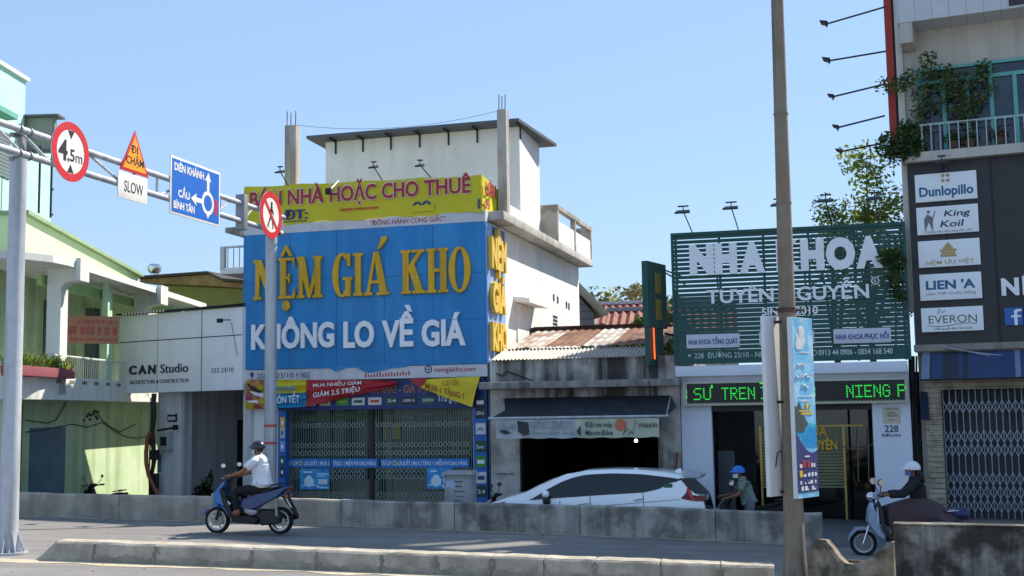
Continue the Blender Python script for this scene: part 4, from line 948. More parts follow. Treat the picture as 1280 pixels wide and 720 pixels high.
rust = M('rusty_sheet', '7c4c32', .85, .25, 3, dirt=('472b1e', .9, 1.6), streak=('9a7a60', .4, 2)); tin = M('pale_tin', 'a59f93', .6, .1, 2, metal=.2, streak=('8e7a68', .4, 3)); sheetw = M('white_tin', 'bdb9b0', .6, .08, 2, metal=.15, dirt=('86593c', .85, 1.3))
g = MB(); z_0 = FR.uv(660, 449, -.1)[1]; zr1 = z_0+.3
corr(g, .05, LR-.5, -.12, z_0, 1.05, zr1); g.build('lower_roof_sheet', tin, t)
vr = 4.2; zr2 = FR.uv(740, 411, vr)[1]
L2 = LR-.45
e0 = zr1+.03
def rz(v): return e0+(zr2-e0)*(v-.95)/(vr-.95)
for a, b, m in ((.2, 1.1, sheetw), (1.1, 2.05, rust), (2.05, 2.7, sheetw), (2.7, L2, rust)):
    g = MB(); corr(g, a, b, .95, e0, vr, zr2, .2, .014); g.build('upper_roof_sheet', m, t)
g = MB(); g.tube([(0, vr, zr2+.02), (L2+.2, vr, zr2+.02)], .06, 8); g.box(0, L2+.2, vr-.05, vr+.15, zr2-.05, zr2+.01)
for k in range(9): g.box(R_.uniform(0, L2), R_.uniform(0, L2), vr-.1, vr, zr2+.05, zr2+.09) if k < 3 else None
g.build('ridge_cap', M('ridge_rust', '5a4336', .8, .2, 5), t)
g = MB(); g.box(.2, LR-.26, .25, 7.8, -.6, -.56); g.box(.2, LR-.26, .24, 7.7, zo+.27, zo+.33); g.box(.2, .23, .26, 7.7, -.6, zo+.27); g.box(LR-.29, LR-.26, .26, 7.7, -.6, zo+.27); g.box(.2, LR-.26, 7.6, 7.7, -.6, zo+.3); g.build('interior', dark_room, t)  # dark lining panels put the bay's shade into their colour
g = MB()
for k in range(5): x = R_.uniform(uo0+.3, uo1-.5); g.box(x, x+R_.uniform(.3, .7), 5.5, 6.3, -.55, R_.uniform(.2, 1.4))
g.build('shelf_clutter', M('clutter_dark', '2e2b28', .9, .3, 4), t)
g = MB(); uu, z = FR.uv(795, 551, .3); g.ell((uu, .3, z), (.038, .038, .038)); g.build('lit_bulb', M('lit_bulb', 'ffffff', .5, 0, 1, emit=6), t)
g = MB(); g.tube([(uu, .3, z+.04), (uu, .3, zo+.3)], .008, 6); g.build('bulb_cord', black, t)
# awning and cloth banner
aw = M('awning_cloth', '24282f', .85, .1, 3, streak=('3a3f48', .4, 4))
t = T('shop_awning', 'dark sloping cloth awning over the open repair bay', 'awning', FR, (0, 0, 1.6))
ua, ub = FR.uv(630, 494, -.1)[0], FR.uv(838, 494, -.1)[0]; zt_ = FR.uv(735, 496, -.1)[1]
va = -1.0; u2a, u2b = FR.uv(613, 522, va)[0], FR.uv(833, 521, va)[0]; z2 = FR.uv(720, 521.5, va)[1]
g = MB(); n = 14; vs = []
for k in range(n+1):
    f = k/n; s = .03*math.sin(f*20)
    vs += [(ua+(ub-ua)*f, -.1, zt_), (ua+(ub-ua)*f*.5+(u2a+(u2b-u2a)*f)*.5, -.55, (zt_+z2)/2-.05+s*.5), (u2a+(u2b-u2a)*f, va, z2)]
g.add(vs, [(3*k+j, 3*k+j+1, 3*k+j+4, 3*k+j+3) for k in range(n) for j in range(2)], True); g.build('cloth', aw, t)
g = MB(); g.tube([(u2a-.05, va, z2), (u2b+.05, va, z2)], .028, 8); g.tube([(ua, -.1, zt_-.02), (u2a, va, z2)], .015, 6); g.tube([(ub, -.1, zt_-.02), (u2b, va, z2)], .015, 6); g.build('frame_tube', galv, t)
t = T('hanging_banner', 'faded torn white cloth banner with ride hailing print hanging from the awning edge', 'banner', FR, (u2a, va, 1.5))
u0, u1 = FR.uv(620, 535, va)[0], FR.uv(824, 535, va)[0]; zt_, zb_ = z2-.04, FR.uv(720, 547.5, va)[1]
g = MB(); n = 24; vs = []; um2 = FR.uv(722, 535, va)[0]
for k in range(n+1):
    u = u0+(u1-u0)*k/n; vs += [(u, va+.02*math.sin(k*1.1), zt_), (u, va+.03*math.sin(k*.9+1), (zt_+zb_)/2), (u, va-.03*math.sin(k*.8), zb_+.012*math.sin(k*1.7))]
for k in range(n):
    for j in range(2): g.mi = 0 if u0+(u1-u0)*(k+.5)/n < um2 else 1; g.add([vs[3*k+j], vs[3*k+j+1], vs[3*k+j+4], vs[3*k+j+3]], [(0, 1, 2, 3)])
g.build('cloth', [M('cloth_white', 'aeb3b5', .8, .06, 3, dirt=('878d90', .5, 3)), M('cloth_pale_green', 'b6bda8', .8, .06, 3, dirt=('979e8c', .4, 3))], t)
g = MB(); y = va-.035; hh = zt_-zb_
X = lambda px: FR.uv(px, 535, va)[0]
g.text('Đặt xe máy', X(732), X(766), zb_+hh*.56, .12, y, .003, .005); g.text('MaximBike', X(732), X(766), zb_+hh*.14, .12, y, .003, .005); g.text('maxin', X(799), X(822), zb_+hh*.52, .13, y, .003, .003)
g.prism([(X(647), zt_-.02), (X(661), zt_-.06), (X(662), zb_+.1), (X(655), zb_+.06), (X(648), zb_+.16)], y-.002, y+.002)
g.prism([(X(721), zb_+.14), (X(726), zb_+.28), (X(726), zb_+.03)], y-.002, y+.002); g.prism([(X(624), zb_+.18), (X(630), zb_+.1), (X(640), zb_+.12), (X(632), zb_+.2)], y-.002, y+.002)
for k in range(4): g.tube([(X(779+k*3), y, zb_+.05+.06*(k % 2)), (X(783+k*3), y, zb_+.25-.05*k)], .008, 5)
g.tube([(X(791), y, zb_+.05), (X(795), y, zt_-.05)], .006, 5)
g.build('black_print', M('faded_black', '34383c', .7), t)
g = MB(); g.text('GỐC THỤY', X(664), X(716), zb_+hh*.52, .17, y, .003, .01); g.text('ô dù', X(627), X(645), zb_+hh*.5, .15, y, .003, .01); g.text('Sửa xe lưu động - rửa xe', X(666), X(716), zb_+hh*.2, .08, y, .003)
g.build('faded_print', M('faded_grey', '8b9096', .7), t)
g = MB(); g.prism(circ(20, .13, (X(776), zb_+hh*.66)), y-.003, y); g.build('orange_disc', M('faded_orange', 'b8694a', .7), t)
a = FR.W(FR.uv(838, 585, -.2)[0], -.2, -.6); p = [FR.uv(838, 632, -.35), FR.uv(846, 566, -.1)]
wire('leaning_pole', 'red painted pole leaning against the right pillar of the repair bay', [(p[0][0], -.35, -.6), (p[1][0], -.02, p[1][1])], .025, M('red_paint_dull', '8a2f24', .6), FR, n=2, cat='pole')
g = MB(); z = FR.uv(634, 594, -.01)[1]; g.text('KHOAN CẮT', FR.uv(622, 594)[0], FR.uv(643, 594)[0], z, .06, -.004, .003, .003)
tag(g.build('wall_stencil', black, None, FR, (FR.uv(624, 594)[0], 0, z)), 'small black stencilled line on the white pillar left of the repair bay', 'stencil')
q = [FR.uv(*p, -.03) for p in ((620, 467), (628, 470), (633, 464), (650, 470), (668, 477), (690, 480))]
wire('shop_cable', 'black cable looping across the stained wall over the repair shop', [(u, -.03, z) for u, z in q], .014, frame=FR)
# ================================================================== dental clinic
green_al = M('green_slat', '0c4a45', .5, .08, 2); clinic_w = M('clinic_panel', 'd6dce8', .5, .04, 2); gold_metal = M('gold_metal', 'b5a058', .35, .1, 4, metal=.6)
LN = FN.L
t = T('dental_clinic', 'single storey dental clinic with pale side pillars and a dark glazed entrance', 'building', FN, (0, 0, -.5))
zr = 2.93
up0, up1 = FN.uv(853, 570)[0], FN.uv(891, 570)[0]; uq0, uq1 = FN.uv(1093, 570)[0], FN.uv(1141, 570)[0]
g = MB(); g.box(up0, up1, 0, .3, -1, 2.26); g.box(uq0, uq1, 0, .3, -1, 2.26)
g.box(up0, up0+.2, .3, 8, -1, zr); g.box(uq1-.2, uq1, .3, 8, -1, zr); g.box(up0, uq1, .05, .3, 2.24, zr); g.box(up0+.2, uq1-.2, 7.8, 8, -1, zr)
g.build('wall', clinic_w, t)
g = MB(); g.box(up0, uq1, .1, 8.1, zr, zr+.1); g.build('roof', dark_metal, t)
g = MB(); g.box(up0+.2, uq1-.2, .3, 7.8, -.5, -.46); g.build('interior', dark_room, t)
g = MB(); g.box(up1, uq0, .05, .3, 2.1, 2.24); g.build('lintel', dark_metal, t)
g = MB(); ugA, ugB = FN.uv(945, 580, 1.2)[0], FN.uv(1062, 580, 1.2)[0]
gl2 = M('clinic_glass', '10140f', .05, .2, 3, spec=.7)
g.box(ugA, ugB, 1.2, 1.22, -.48, 2.2); g.box(ugB+.05, uq0, 1.2, 1.22, -.48, 2.2); g.build('glass_door', gl2, t)
g = MB()
for px in (951, 1055): u = FN.uv(px, 560, 1.15)[0]; g.box(u-.025, u+.025, 1.13, 1.19, -.48, 1.75)
for z in (1.72,): g.box(FN.uv(951, 0, 1.15)[0], FN.uv(1055, 0, 1.15)[0], 1.14, 1.18, z, z+.04)
g.build('door_frame', gold_metal, t)
g = MB(); u0, u1 = FN.uv(953, 560, 1.3)[0], FN.uv(1054, 560, 1.3)[0]
k = 0; z = .35
while z < 1.75: g.box(u0, u1, 1.17, 1.195, z, z+.045); z += .07
g.build('roller_shutter', M('shutter_olive', '858a6a', .6, .1, 3, metal=.2), t)
g = MB(); yv = 1.12
ga = lambda px: FN.uv(px, 545, yv)[0]
g.text('NHA KHOA', ga(962), ga(1034), FN.uv(1000, 545, yv)[1], .24, yv, .01, .03); g.text('TUYÊN NGUYÊN', ga(957), ga(1046), FN.uv(1000, 562, yv)[1], .22, yv, .01, .03); g.build('gold_lettering', M('gold_leaf', 'f2c42c', .4, .1, 5), t)
g = MB()
for px in (1072, 1085): u = FN.uv(px, 540, 1.0)[0]; g.tube([(u, 1.0, 1.7), (u-.03, 1.0, .5)], .012, 6)
g.tube([(FN.uv(1043, 530, 1.0)[0]+.45*(1-math.cos(a)), 1.0, 1.5-.28*math.sin(a)) for a in [k*math.pi/10 for k in range(11)]], .01, 6)
g.build('hanging_tube', M('tube_pale', '9a9688', .5), t)
g = MB(); u = FN.uv(1075, 590, 2.0)[0]
g.box(u-.5, u+.5, 2.2, 2.9, -.45, .35); g.box(u-.1, u+.7, 2.0, 2.6, .35, .75); g.ell((u-.2, 2.2, .6), (.25, .2, .3)); g.build('waiting_clutter', M('clutter_brown', '4a3d2c', .8, .3, 3), t)
g = MB(); u0, u1 = FN.uv(897, 560, .9)[0], FN.uv(918, 560, .9)[0]; g.box(u0, u1, .88, .9, -.45, 1.2); g.build('side_panel', M('blue_grey_panel', '3c4652', .4, .1, 2), t)
# plaques by the door
t = T('door_plaque', 'small cream notice and the number 228 ĐƯỜNG 23/10 on the right clinic pillar', 'sign', FN, (FN.uv(1103, 540)[0], 0, 1.3))
a, b, c_, d = FN.r(1103, 509, 1126, 529); g = MB(); g.box(a, b, -.012, -.002, c_, d); g.build('notice', M('cream_paper', 'c4bda4', .7, .05, 5), t)
g = MB(); zt_ = FN.uv(1106, 540)[1]; g.text('228', FN.uv(1106, 540)[0], FN.uv(1123, 540)[0], zt_, .15, -.002, .008, .01); g.text('ĐƯỜNG 23/10', FN.uv(1102.5, 545)[0], FN.uv(1125.5, 545)[0], zt_-.1, .06, -.002, .008)
for s, k, x in (('CÔNG TY TNHH', .84, .04), ('NHA KHOA', .58, .1), ('TUYÊN NGUYÊN', .4, .06), ('ĐT', .14, .12)): g.text(s, a+x, b-x, c_+(d-c_)*k, .035 if k > .8 or k < .2 else .045, -.012, .003)
g.build('dark_lettering', M('print_slate', '2e3a4c', .6), t)
# LED sign
a, b, c_, d = FN.r(853, 478, 1136, 502, -.2)
t = T('led_sign', 'long black LED text sign with scrolling green letters over the clinic entrance', 'led sign', FN, (a, -.2, c_))
g = MB(); g.box(a, b, -.2, .05, c_-.02, d); g.build('frame', M('led_frame', 'b9b4a0', .5, .05, 3), t, bevel=.005)
g = MB(); g.box(a+.09, b-.07, -.204, -.199, c_+.03, d-.035); g.build('screen', M('led_black', '07090a', .4, .1, 5), t)
FONT5 = {'S': '01111 10000 10000 01110 00001 00001 11110', 'U': '10001 10001 10001 10001 10001 10001 01110', 'T': '11111 00100 00100 00100 00100 00100 00100', 'R': '11110 10001 10001 11110 10100 10010 10001',
 'E': '11111 10000 10000 11110 10000 10000 11111', 'N': '10001 11001 10101 10101 10011 10001 10001', 'I': '11111 00100 00100 00100 00100 00100 11111', 'M': '10001 11011 10101 10101 10001 10001 10001', 'G': '01110 10001 10000 10111 10001 10001 01110', ':': '00000 00100 00100 00000 00100 00100 00000', 'P': '11110 10001 10001 11110 10000 10000 10000'}
g = MB(); hz = d-c_; pz = hz*.54/7; 
def led(txt, px0, px1):
    ua, ub = FN.uv(px0, 490, -.2)[0], FN.uv(px1, 490, -.2)[0]; step = (ub-ua)/(len(txt)*6-1)
    for i, ch in enumerate(txt):
        if ch not in FONT5: continue
        for r, row in enumerate(FONT5[ch].split()):
            for c2, bit in enumerate(row):
                if bit == '1':
                    x = ua+(i*6+c2)*step; z = c_+hz*.22+(6-r)*pz; g.box(x, x+step*.8, -.209, -.204, z, z+pz*.62)
led(':', 855, 862); led('SU', 867, 889); led('TREN', 902, 944); led('IM', 951, 975); led(':', 1016, 1022); led('NIENG', 1058, 1113); led('P', 1122, 1133)
g.box(FN.uv(889, 490, -.2)[0], FN.uv(891, 490, -.2)[0], -.209, -.204, c_+hz*.72, c_+hz*.86); g.box(FN.uv(932, 0, -.2)[0]-.0, FN.uv(936, 0, -.2)[0], -.209, -.204, c_+hz*.86, c_+hz*.92)
g.build('green_letters', M('led_green', '28d840', .5, 0, 1, emit=.5), t)
g = MB(); u = a+.1
while u < b-.1: g.box(u, u+.025, -.207, -.204, c_+.035, c_+.05); u += .075
g.build('green_dots', M('led_dim', '5f8a6a', .5, 0, 1, emit=.25), t)
# fascia band
t = T('fascia_band', 'plain pale blue white fascia band between the green slat sign and the LED sign', 'fascia', FN, (-.15, -.15, 2.55))
a, b, c_, d = FN.r(844, 458, 1135, 464.5, -.2); g = MB(); g.box(a, b, -.2, .09, c_, d+.0); g.build('panel', clinic_w, t, bevel=.006)
zf = d
# slat sign
ua, ub = -.16, FN.uv(1132, 300, -.15)[0]; zt_ = FN.uv(840, 292, -.15)[1]; zb_ = zf+.03
t = T('slat_sign', 'large open green slat sign lettered NHA KHOA TUYÊN NGUYỄN above the clinic', 'signboard', FN, (ua, -.15, zb_))
g = MB(); nsl = 29; z = zb_
pitch = (zt_-zb_-.08)/nsl
for k in range(nsl):
    z = zb_+.03+k*pitch; g.box(ua+.05, ub-.05, -.17, -.13, z, z+pitch*(.73 if k > 14 else .9))
g.build('slat', green_al, t)
g = MB(); g.box(ua, ub, -.2, -.1, zt_-.07, zt_); g.box(ua, ua+.06, -.2, -.1, zb_, zt_-.07); g.box(ub-.06, ub, -.2, -.1, zb_, zt_-.07); g.build('frame', green_al, t)
g = MB()
for k in range(6): u = ua+.1+(ub-ua-.2)*k/5; g.box(u-.025, u+.025, -.128, -.06, zb_, zt_-.02)
for k in (1, 3, 5): u = ua+.1+(ub-ua-.2)*k/5-.1; g.tube([(u, -.08, zt_-.3), (u, 1.6, zf+.2)], .02, 6)
g.build('back_post', green_al, t)
g = MB(); g.box(ua+.06, ub-.06, -.176, -.172, zb_+.01, zb_+.30); g.build('address_board', green_al, t)
y = -.172; NU = lambda px, py=340: FN.uv(px, py, y)[0]
g = MB()
zl = FN.uv(862, 341.5, y)[1]; hl = FN.uv(862, 307.5, y)[1]-zl
for s, p0, p1 in (('N', 862.5, 893), ('H', 894, 922), ('A', 925, 957), ('K', 971, 1001), ('H', 1001.5, 1031), ('O', 1033, 1070), ('A', 1070.5, 1104)): g.text(s, NU(p0), NU(p1), zl, hl, y, .06, .075)
zl2 = FN.uv(884, 379.5, y)[1]; h2 = FN.uv(884, 362.5, y)[1]-zl2
g.text('TUYÊN', NU(882), NU(966), zl2, h2, y, .05, .02); g.text('NGUYỄN', NU(975), NU(1085), zl2, h2, y, .05, .02)
g.text('SINCE 2010', NU(950.5), NU(1020.5), FN.uv(951, 394.5, y)[1], FN.uv(951, 385, y)[1]-FN.uv(951, 394.5, y)[1], y, .03, .02)
u, z = FN.uv(1094, 351, y); ringdisc(g, (u, z), .065, .085, y-.02, y, 20); g.text('R', u-.03, u+.03, z-.04, .08, y, .02)
g.build('white_lettering', letter_white, t)
g = MB(); y2 = -.176; z = FN.uv(861, 449.5, y2)[1]
g.text('228  ĐƯỜNG 23/10 - NHA TRANG', FN.uv(868, 446, y2)[0], FN.uv(992, 446, y2)[0], z+.02, .125, y2, .006, .004)
g.build('address_lettering', M('lettering_mint', 'b9cbc8', .5), t); g = MB(); g.text('0913 44 0906 - 0854 168 540', FN.uv(1023, 440, y2)[0], FN.uv(1116, 440, y2)[0], z+.02, .125, y2, .006, .015)
g.build('phone_lettering', M('lettering_mint', 'b9cbc8', .5), t); g = MB()
u = FN.uv(1018, 441, y2)[0]; ringdisc(g, (u, z+.08), .045, .06, y2-.006, y2, 16); u = FN.uv(862, 446, y2)[0]; g.prism(circ(10, .03, (u, z+.09)), y2-.006, y2)
g.build('address_mark', M('lettering_mint', 'b9cbc8', .5), t)
for s, p0, p1, q0, q1 in (('NHA KHOA TỔNG QUÁT', 858, 925, 418.5, 436), ('NHA KHOA THẨM MỸ', 949, 1018, 415, 432.5), ('NHA KHOA PHỤC HỒI', 1042, 1114, 411.5, 430)):
    a, b = NU(p0, 425), NU(p1, 425); z1_, z0_ = FN.uv(p0, q0, y)[1], FN.uv(p0, q1, y)[1]
    g = MB(); g.box(a, b, -.21, -.172, z0_, z1_); p = g.build('service_plaque', M('plaque_white', 'c3c9d4', .5, .03, 3), t, bevel=.03)
    g = MB(); g.text(s, a+.05, b-.05, z0_+(z1_-z0_)*.28, (z1_-z0_)*.36, -.21, .006, .02); g.build('lettering', M('print_indigo', '2a2f86', .5), p)
for i, (p, q, hp, hq, lab) in enumerate(((866, 291, 854, 260, 'first black sign lamp from the left on the green slat sign'), (923.5, 287, 914, 255, 'second black sign lamp from the left on the green slat sign'), (978, 285, 974, 251, 'black sign lamp on the green slat sign, half hidden by the utility pole'), (1040, 279, 1032, 246, 'black sign lamp standing alone right of the utility pole'), (1098, 275, 1093, 243, 'black sign lamp in front of the tree at the right end of the slat sign'))):
    b = FN.uv(p, q, -.12); h = FN.uv(hp, hq+4, -.75); spot(lab, (b[0], -.12, zt_-.02), (h[0], -.75, h[1]), 'lamps on top of the green slat sign', FN, .17)
# projecting green side sign
A = at(809, 330, 26.7); B = at(832, 330, 27.6); FP = Fr((A.x, A.y), (B.x, B.y))
t = T('projecting_sign', 'narrow green projecting sign with orange characters beside the wide slat sign', 'signboard', FP, (0, 0, 2.7))
zt2, zb2 = FP.uv(809, 323)[1], FP.uv(810, 408)[1]; Lp = FP.L
g = MB(); g.box(0, Lp, 0, .14, zb2, zt2-.05); g.box(.03, Lp-.2, .02, .12, zb2-.85, zb2); g.build('panel', green_al, t)
g = MB()
for py in (352, 385): z = FP.uv(820, py)[1]; g.box(Lp*.38, Lp*.68, -.012, 0, z-.26, z+.2)
g.build('orange_character', M('dull_gold', '8f7a22', .5, .15, 6), t)
g = MB(); g.tube([(Lp*.2, -.02, zb2-.02), (Lp*.22, -.02, zb2-.72)], .016, 6); g.build('neon_tube', M('neon_orange', 'ff5a1c', .5, 0, 1, emit=1.2), t)
g = MB(); z = zt2-.15
g.tube([(Lp, .06, z), (Lp+.9, -.1, z-.12)], .018, 6); g.tube([(Lp, .06, z-.05), (Lp+.9, -.1, z-.28)], .018, 6); g.tube([(Lp, .06, zb2-.1), (Lp+.95, -.1, zb2-.2)], .03, 6); g.tube([(Lp, .06, zb2-.8), (Lp+.6, -.1, zb2-.15)], .03, 6); g.tube([(Lp+.3, .06, zb2-.85), (Lp+.55, -.1, zb2-.15)], .03, 6); g.tube([(Lp+.1, .06, zb2+.05), (Lp+.75, -.1, zb2+.75)], .022, 6)
g.build('bracket', dark_metal, t)
# ================================================================== right building
cream = M('cream_plaster', 'bfbbb1', .85, .05, 1.5, .2, 25, streak=('8a867c', .35, 3)); charc = M('charcoal_panel', '2c2b2e', .5, .1, 1.5); teal_fr = M('teal_frame', '5fa9a4', .5, .08, 5)
brick = M('stone_cladding', 'ada28c', .85, .18, 5, .5, 30, dirt=('6a6257', .5, 3), wave=((0, 0, 9), '4e4840', .1)); tile_w = M('white_tile', 'c0c2c6', .4, .05, 3, wave=((2.9, 0, 0), '8c8e90', .03))
Lt = 9.4
t = T('corner_building', 'tall cream shop house with a teal framed window, plants and a charcoal sign wall', 'building', FT, (0, 0, -.25))
zs = FT.uv(1131, 206)[1]      # bottom of the upper floor slab
zc = FT.uv(1116, 32)[1]
g = MB(); g.box(.0, Lt, .3, 7, zs+.22, 11.3); g.box(0, .25, .3, 7, -.6, zs+.22); g.box(Lt-.3, Lt, .3, 7, -.6, zs+.22); g.box(.25, Lt-.3, 6.7, 7, -.6, zs+.22)
g.box(-.02, .16, -.0, .3, 3.3, zs); g.build('wall', cream, t)
g = MB(); a, b = FT.uv(1113, 100, .28)[0], FT.uv(1123, 100, .28)[0]; g.box(-.14, 0, .25, .6, 4.2, 11.3); g.build('corner_pilaster', M('pilaster_white', 'd0cdc4', .8, .05, 2, streak=('98948a', .4, 4)), t)
g = MB(); g.box(-.08, Lt, -.25, .32, zs, zs+.2); g.build('floor_slab', cream, t)
z_b = FT.uv(1116, 30, -.5)[1]
g = MB(); g.box(-.02, Lt, -.5, .32, z_b, z_b+.9); g.build('upper_balcony', tile_w, t)
g = MB(); g.box(.02, .28, -.48, .3, z_b-.45, z_b); g.build('upper_bracket', cream, t)
g = MB(); u0 = FT.uv(1262, 20, -.5)[0]; g.box(u0, Lt-.2, -.52, -.5, z_b+.05, z_b+.9); g.build('maroon_panel', M('maroon', '3a2a34', .5), t)
# window
wu0, wu1 = FT.uv(1147, 130, .3)[0], Lt-.8; wz0, wz1 = zs+.22, FT.uv(1150, 88, .3)[1]
g = MB(); g.box(wu0, wu1, .26, .29, wz0, wz1); g.build('window_glass', M('window_glass', '20303c', .08, .4, 1.5, spec=.6, dirt=('3b4c56', .5, 2)), t)
g = MB(); zt3 = FT.uv(1150, 105, .3)[1]
us_ = [FT.uv(px, 130, .22)[0] for px in (1150, 1180, 1210, 1240, 1270)]; st = us_[1]-us_[0]
while us_[-1]+st < wu1: us_.append(us_[-1]+st)
for i, u in enumerate(us_): g.box(u-.04, u+.04, .2, .26, wz0, wz1 if i % 3 == 0 else zt3)
g.box(wu0, wu1, .2, .25, wz1-.06, wz1); g.box(wu0, wu1, .21, .25, zt3-.05, zt3+.03); zm = FT.uv(1150, 157, .2)[1]; g.box(wu0, wu1, .19, .25, zm-.03, zm+.03)
g.build('window_frame', teal_fr, t)
g = MB(); zr_ = zs+.2
u = .35
while u < Lt-.2: g.tube([(u, -.18, zr_), (u, -.18, zr_+.62)], .012, 6); u += .185
g.tube([(.3, -.18, zr_+.6), (Lt, -.18, zr_+.6)], .014, 6); g.build('balcony_railing', M('railing_pale', 'b9bcc0', .5, .1), t)
# charcoal sign wall
zq = FT.uv(1133, 432)[1]
g = MB(); g.box(.0, .7, -.03, 0, zq, zs-.0); g.box(.7, Lt, -.05, 0, zq, zs); g.build('sign_wall', charc, t)
g = MB(); g.box(.72, .76, -.06, -.05, 5.0, zs); g.box(1.66, 1.7, -.06, -.05, zq, zs); g.box(2.4, 2.44, -.06, -.05, zq, zs); g.build('panel_joint', black, t)
g = MB(); zz0 = FT.uv(1133, 440)[1]; g.box(-.04, Lt, -.12, .3, zz0, zq); g.build('beam', M('beam_grey', '8b867e', .8, .1, 2, streak=('55514b', .5, 3)), t)
g = MB(); g.box(-.45, 0, .6, .8, -.6, 2.9); g.box(-.3, -.02, .3, .6, -.6, 2.6); g.build('gap_filler', M('gap_filler_dark', '3a3733', .9, .2, 3, dirt=('1c1b1a', .6, 2)), t)  # dark filler added so no bright sky shows through the gap
# ground floor
ug = FT.uv(1180, 560, .1)[0]; zg = FT.uv(1180, 487, .1)[1]
g = MB(); g.box(.12, ug, .0, .3, -.6, zz0); g.box(ug, Lt-.3, .0, .3, zg, zz0); g.build('stone_wall', brick, t)
g = MB()
z = -.23
while z < zz0-.1:
    u = .13+R_.uniform(0, .2)
    while u < ug-.1: wv = min(R_.uniform(.2, .45), ug-.01-u); g.box(u, u+wv-.012, -.012-R_.uniform(0, .015), .0, z, z+.095); u += wv
    z += .108
g.build('cladding_stone', brick, t)
gm = M('roller_gate_metal', '969ba4', .45, .1, 4, metal=.4)
g = MB(); u = ug+.02; k = 0
while u < Lt-.4: g.box(u, u+.016, .14, .17, -.2, zg); u += .129; k += 1
g.build('gate_bar', gm, t)
for z in (2.12, 1.5, 1.22, .62, .34, .06):
    g = MB(); u = ug+.03
    while u < min(Lt-.6, 6):
        for s in (1, -1): bar2(g, (u, z-s*.13), (u+.129, z+s*.13), .0065, .115 if s > 0 else .125, .12 if s > 0 else .13)
        u += .129
    g.build('gate_lattice', M('roller_lattice_metal', 'a3adbb', .4, .1, 5, metal=.4), t)
g = MB(); g.box(ug, Lt-.3, .5, .52, -.3, zg); g.build('shutter_behind', M('shutter_slate', '30363f', .6, .1, 2), t)
# striped awning
ab = M('awning_blue', '2f426a', .7, .1, 3, dirt=('2e3a52', .5, 2)); aw2 = M('awning_pale', '707c96', .7, .1, 3); ad = M('awning_dark', '2b3342', .7, .1, 3)
t = T('striped_awning', 'faded blue striped awning over the roller gate of the corner building', 'awning', FT, (.1, 0, 2.6))
z1_ = zz0-.03; va = -.7; z0_ = FT.uv(1200, 474, va)[1]
g = MB(); u = .12; rs = random.Random(5)
while u < Lt-.1:
    wv = rs.choice([.05, .1, .16, .22]); g.mi = rs.choice([0, 0, 1, 2, 2]); g.quad((u, -.05, z1_), (u+wv, -.05, z1_), (u+wv, va, z0_), (u, va, z0_)); u += wv
g.build('cloth', [ab, aw2, ad], t)
g = MB(); g.tube([(.1, va, z0_), (Lt, va, z0_)], .02, 6); g.build('frame_tube', dark_metal, t)
a = FT.uv(1155, 505, -.05); g = MB(); cloth(g, (a[0]-.08, -.06, a[1]-.32), (a[0]+.1, -.06, a[1]-.35), (a[0]+.08, -.05, a[1]+.25), (a[0]-.07, -.05, a[1]+.27), 6, 6, .03)
tag(g.build('hanging_cloth', M('navy_cloth', '232c44', .9, .1, 5), None, FT, (a[0], -.05, a[1])), 'dark blue cloth hanging on the stone clad pillar', 'cloth')
for sgn, (p0, q0, p1, q1) in (('w', ((1176, 432, 1290, 452))), ('v', (1178, 434, 1290, 447))):
    a, b = FT.uv(p0, q0, -.16), FT.uv(p1, q1, -.16)
    wire('sagging_cable', 'pale cable crossing the beam below the brand boards, '+('lower one' if sgn == 'w' else 'upper one'), [(a[0], -.16, a[1]), (b[0], -.16, b[1])], .01, M('cable_pale', 'a5a8ac', .6), FT, sag=.03)
for i, (dx, r_) in enumerate(((1137.5, .03), (1142, .045), (1146, .022))):
    P = [(FT.uv(dx+R_.uniform(-1.2, 1.2), y_, .1)[0], .1, FT.uv(dx, y_, .1)[1]) for y_ in (445, 480, 515, 550, 585, 615, 640)]
    wire('drop_cable', 'dark drop cable between the clinic pillar and the stone clad pillar, '+('nearest the clinic', 'thickest of three', 'nearest the stone')[i], P, r_, black, FT)
# brand boards
bw = M('brand_board', 'eaeef2', .45, .04, 2)
def board(label, TLp, BRp):
    a, b, c_, d = FT.r(*TLp, *BRp, -.12)
    t = T('brand_board', label, 'sign', FT, (a, -.12, c_), 'brand boards on the charcoal wall'); g = MB(); g.box(a, b, -.12, -.05, c_, d); g.build('panel', bw, t, bevel=.008); return t, a, b, c_, d, b-a, d-c_
y = -.12; c_blue = M('print_steel_blue', '1f5f8c', .5); c_dk = M('print_ink', '252b45', .5); c_tan = M('print_tan', 'b89a62', .5); c_grn = M('print_moss', '4f6b50', .5); c_gry = M('print_grey', '70757c', .5)
t, a, b, c_, d, W_, H2 = board('white brand board reading Dunlopillo, topmost of the column', (1143, 219), (1222, 247.5))
g = MB(); g.text('Dunlopillo', a+.08, b-.07, c_+H2*.2, H2*.34, y, .004, .03); g.build('lettering', c_blue, t)
g = MB(); [g.prism(circ(6, .04, (a+W_*.5+dx, c_+H2*.8+dz)), y-.004, y) for dx in (-.05, .05) for dz in (-.05, .06)]; g.build('emblem', c_tan, t)
t, a, b, c_, d, W_, H2 = board('white brand board reading King Koil, second from the top', (1145, 260), (1224, 289))
g = MB(); g.text('King', a+W_*.45, a+W_*.86, c_+H2*.62, H2*.22, y, .004, .015, shear=.25); g.text('Koil', a+W_*.38, a+W_*.74, c_+H2*.24, H2*.24, y, .004, .015, shear=.25); g.build('lettering', c_dk, t)
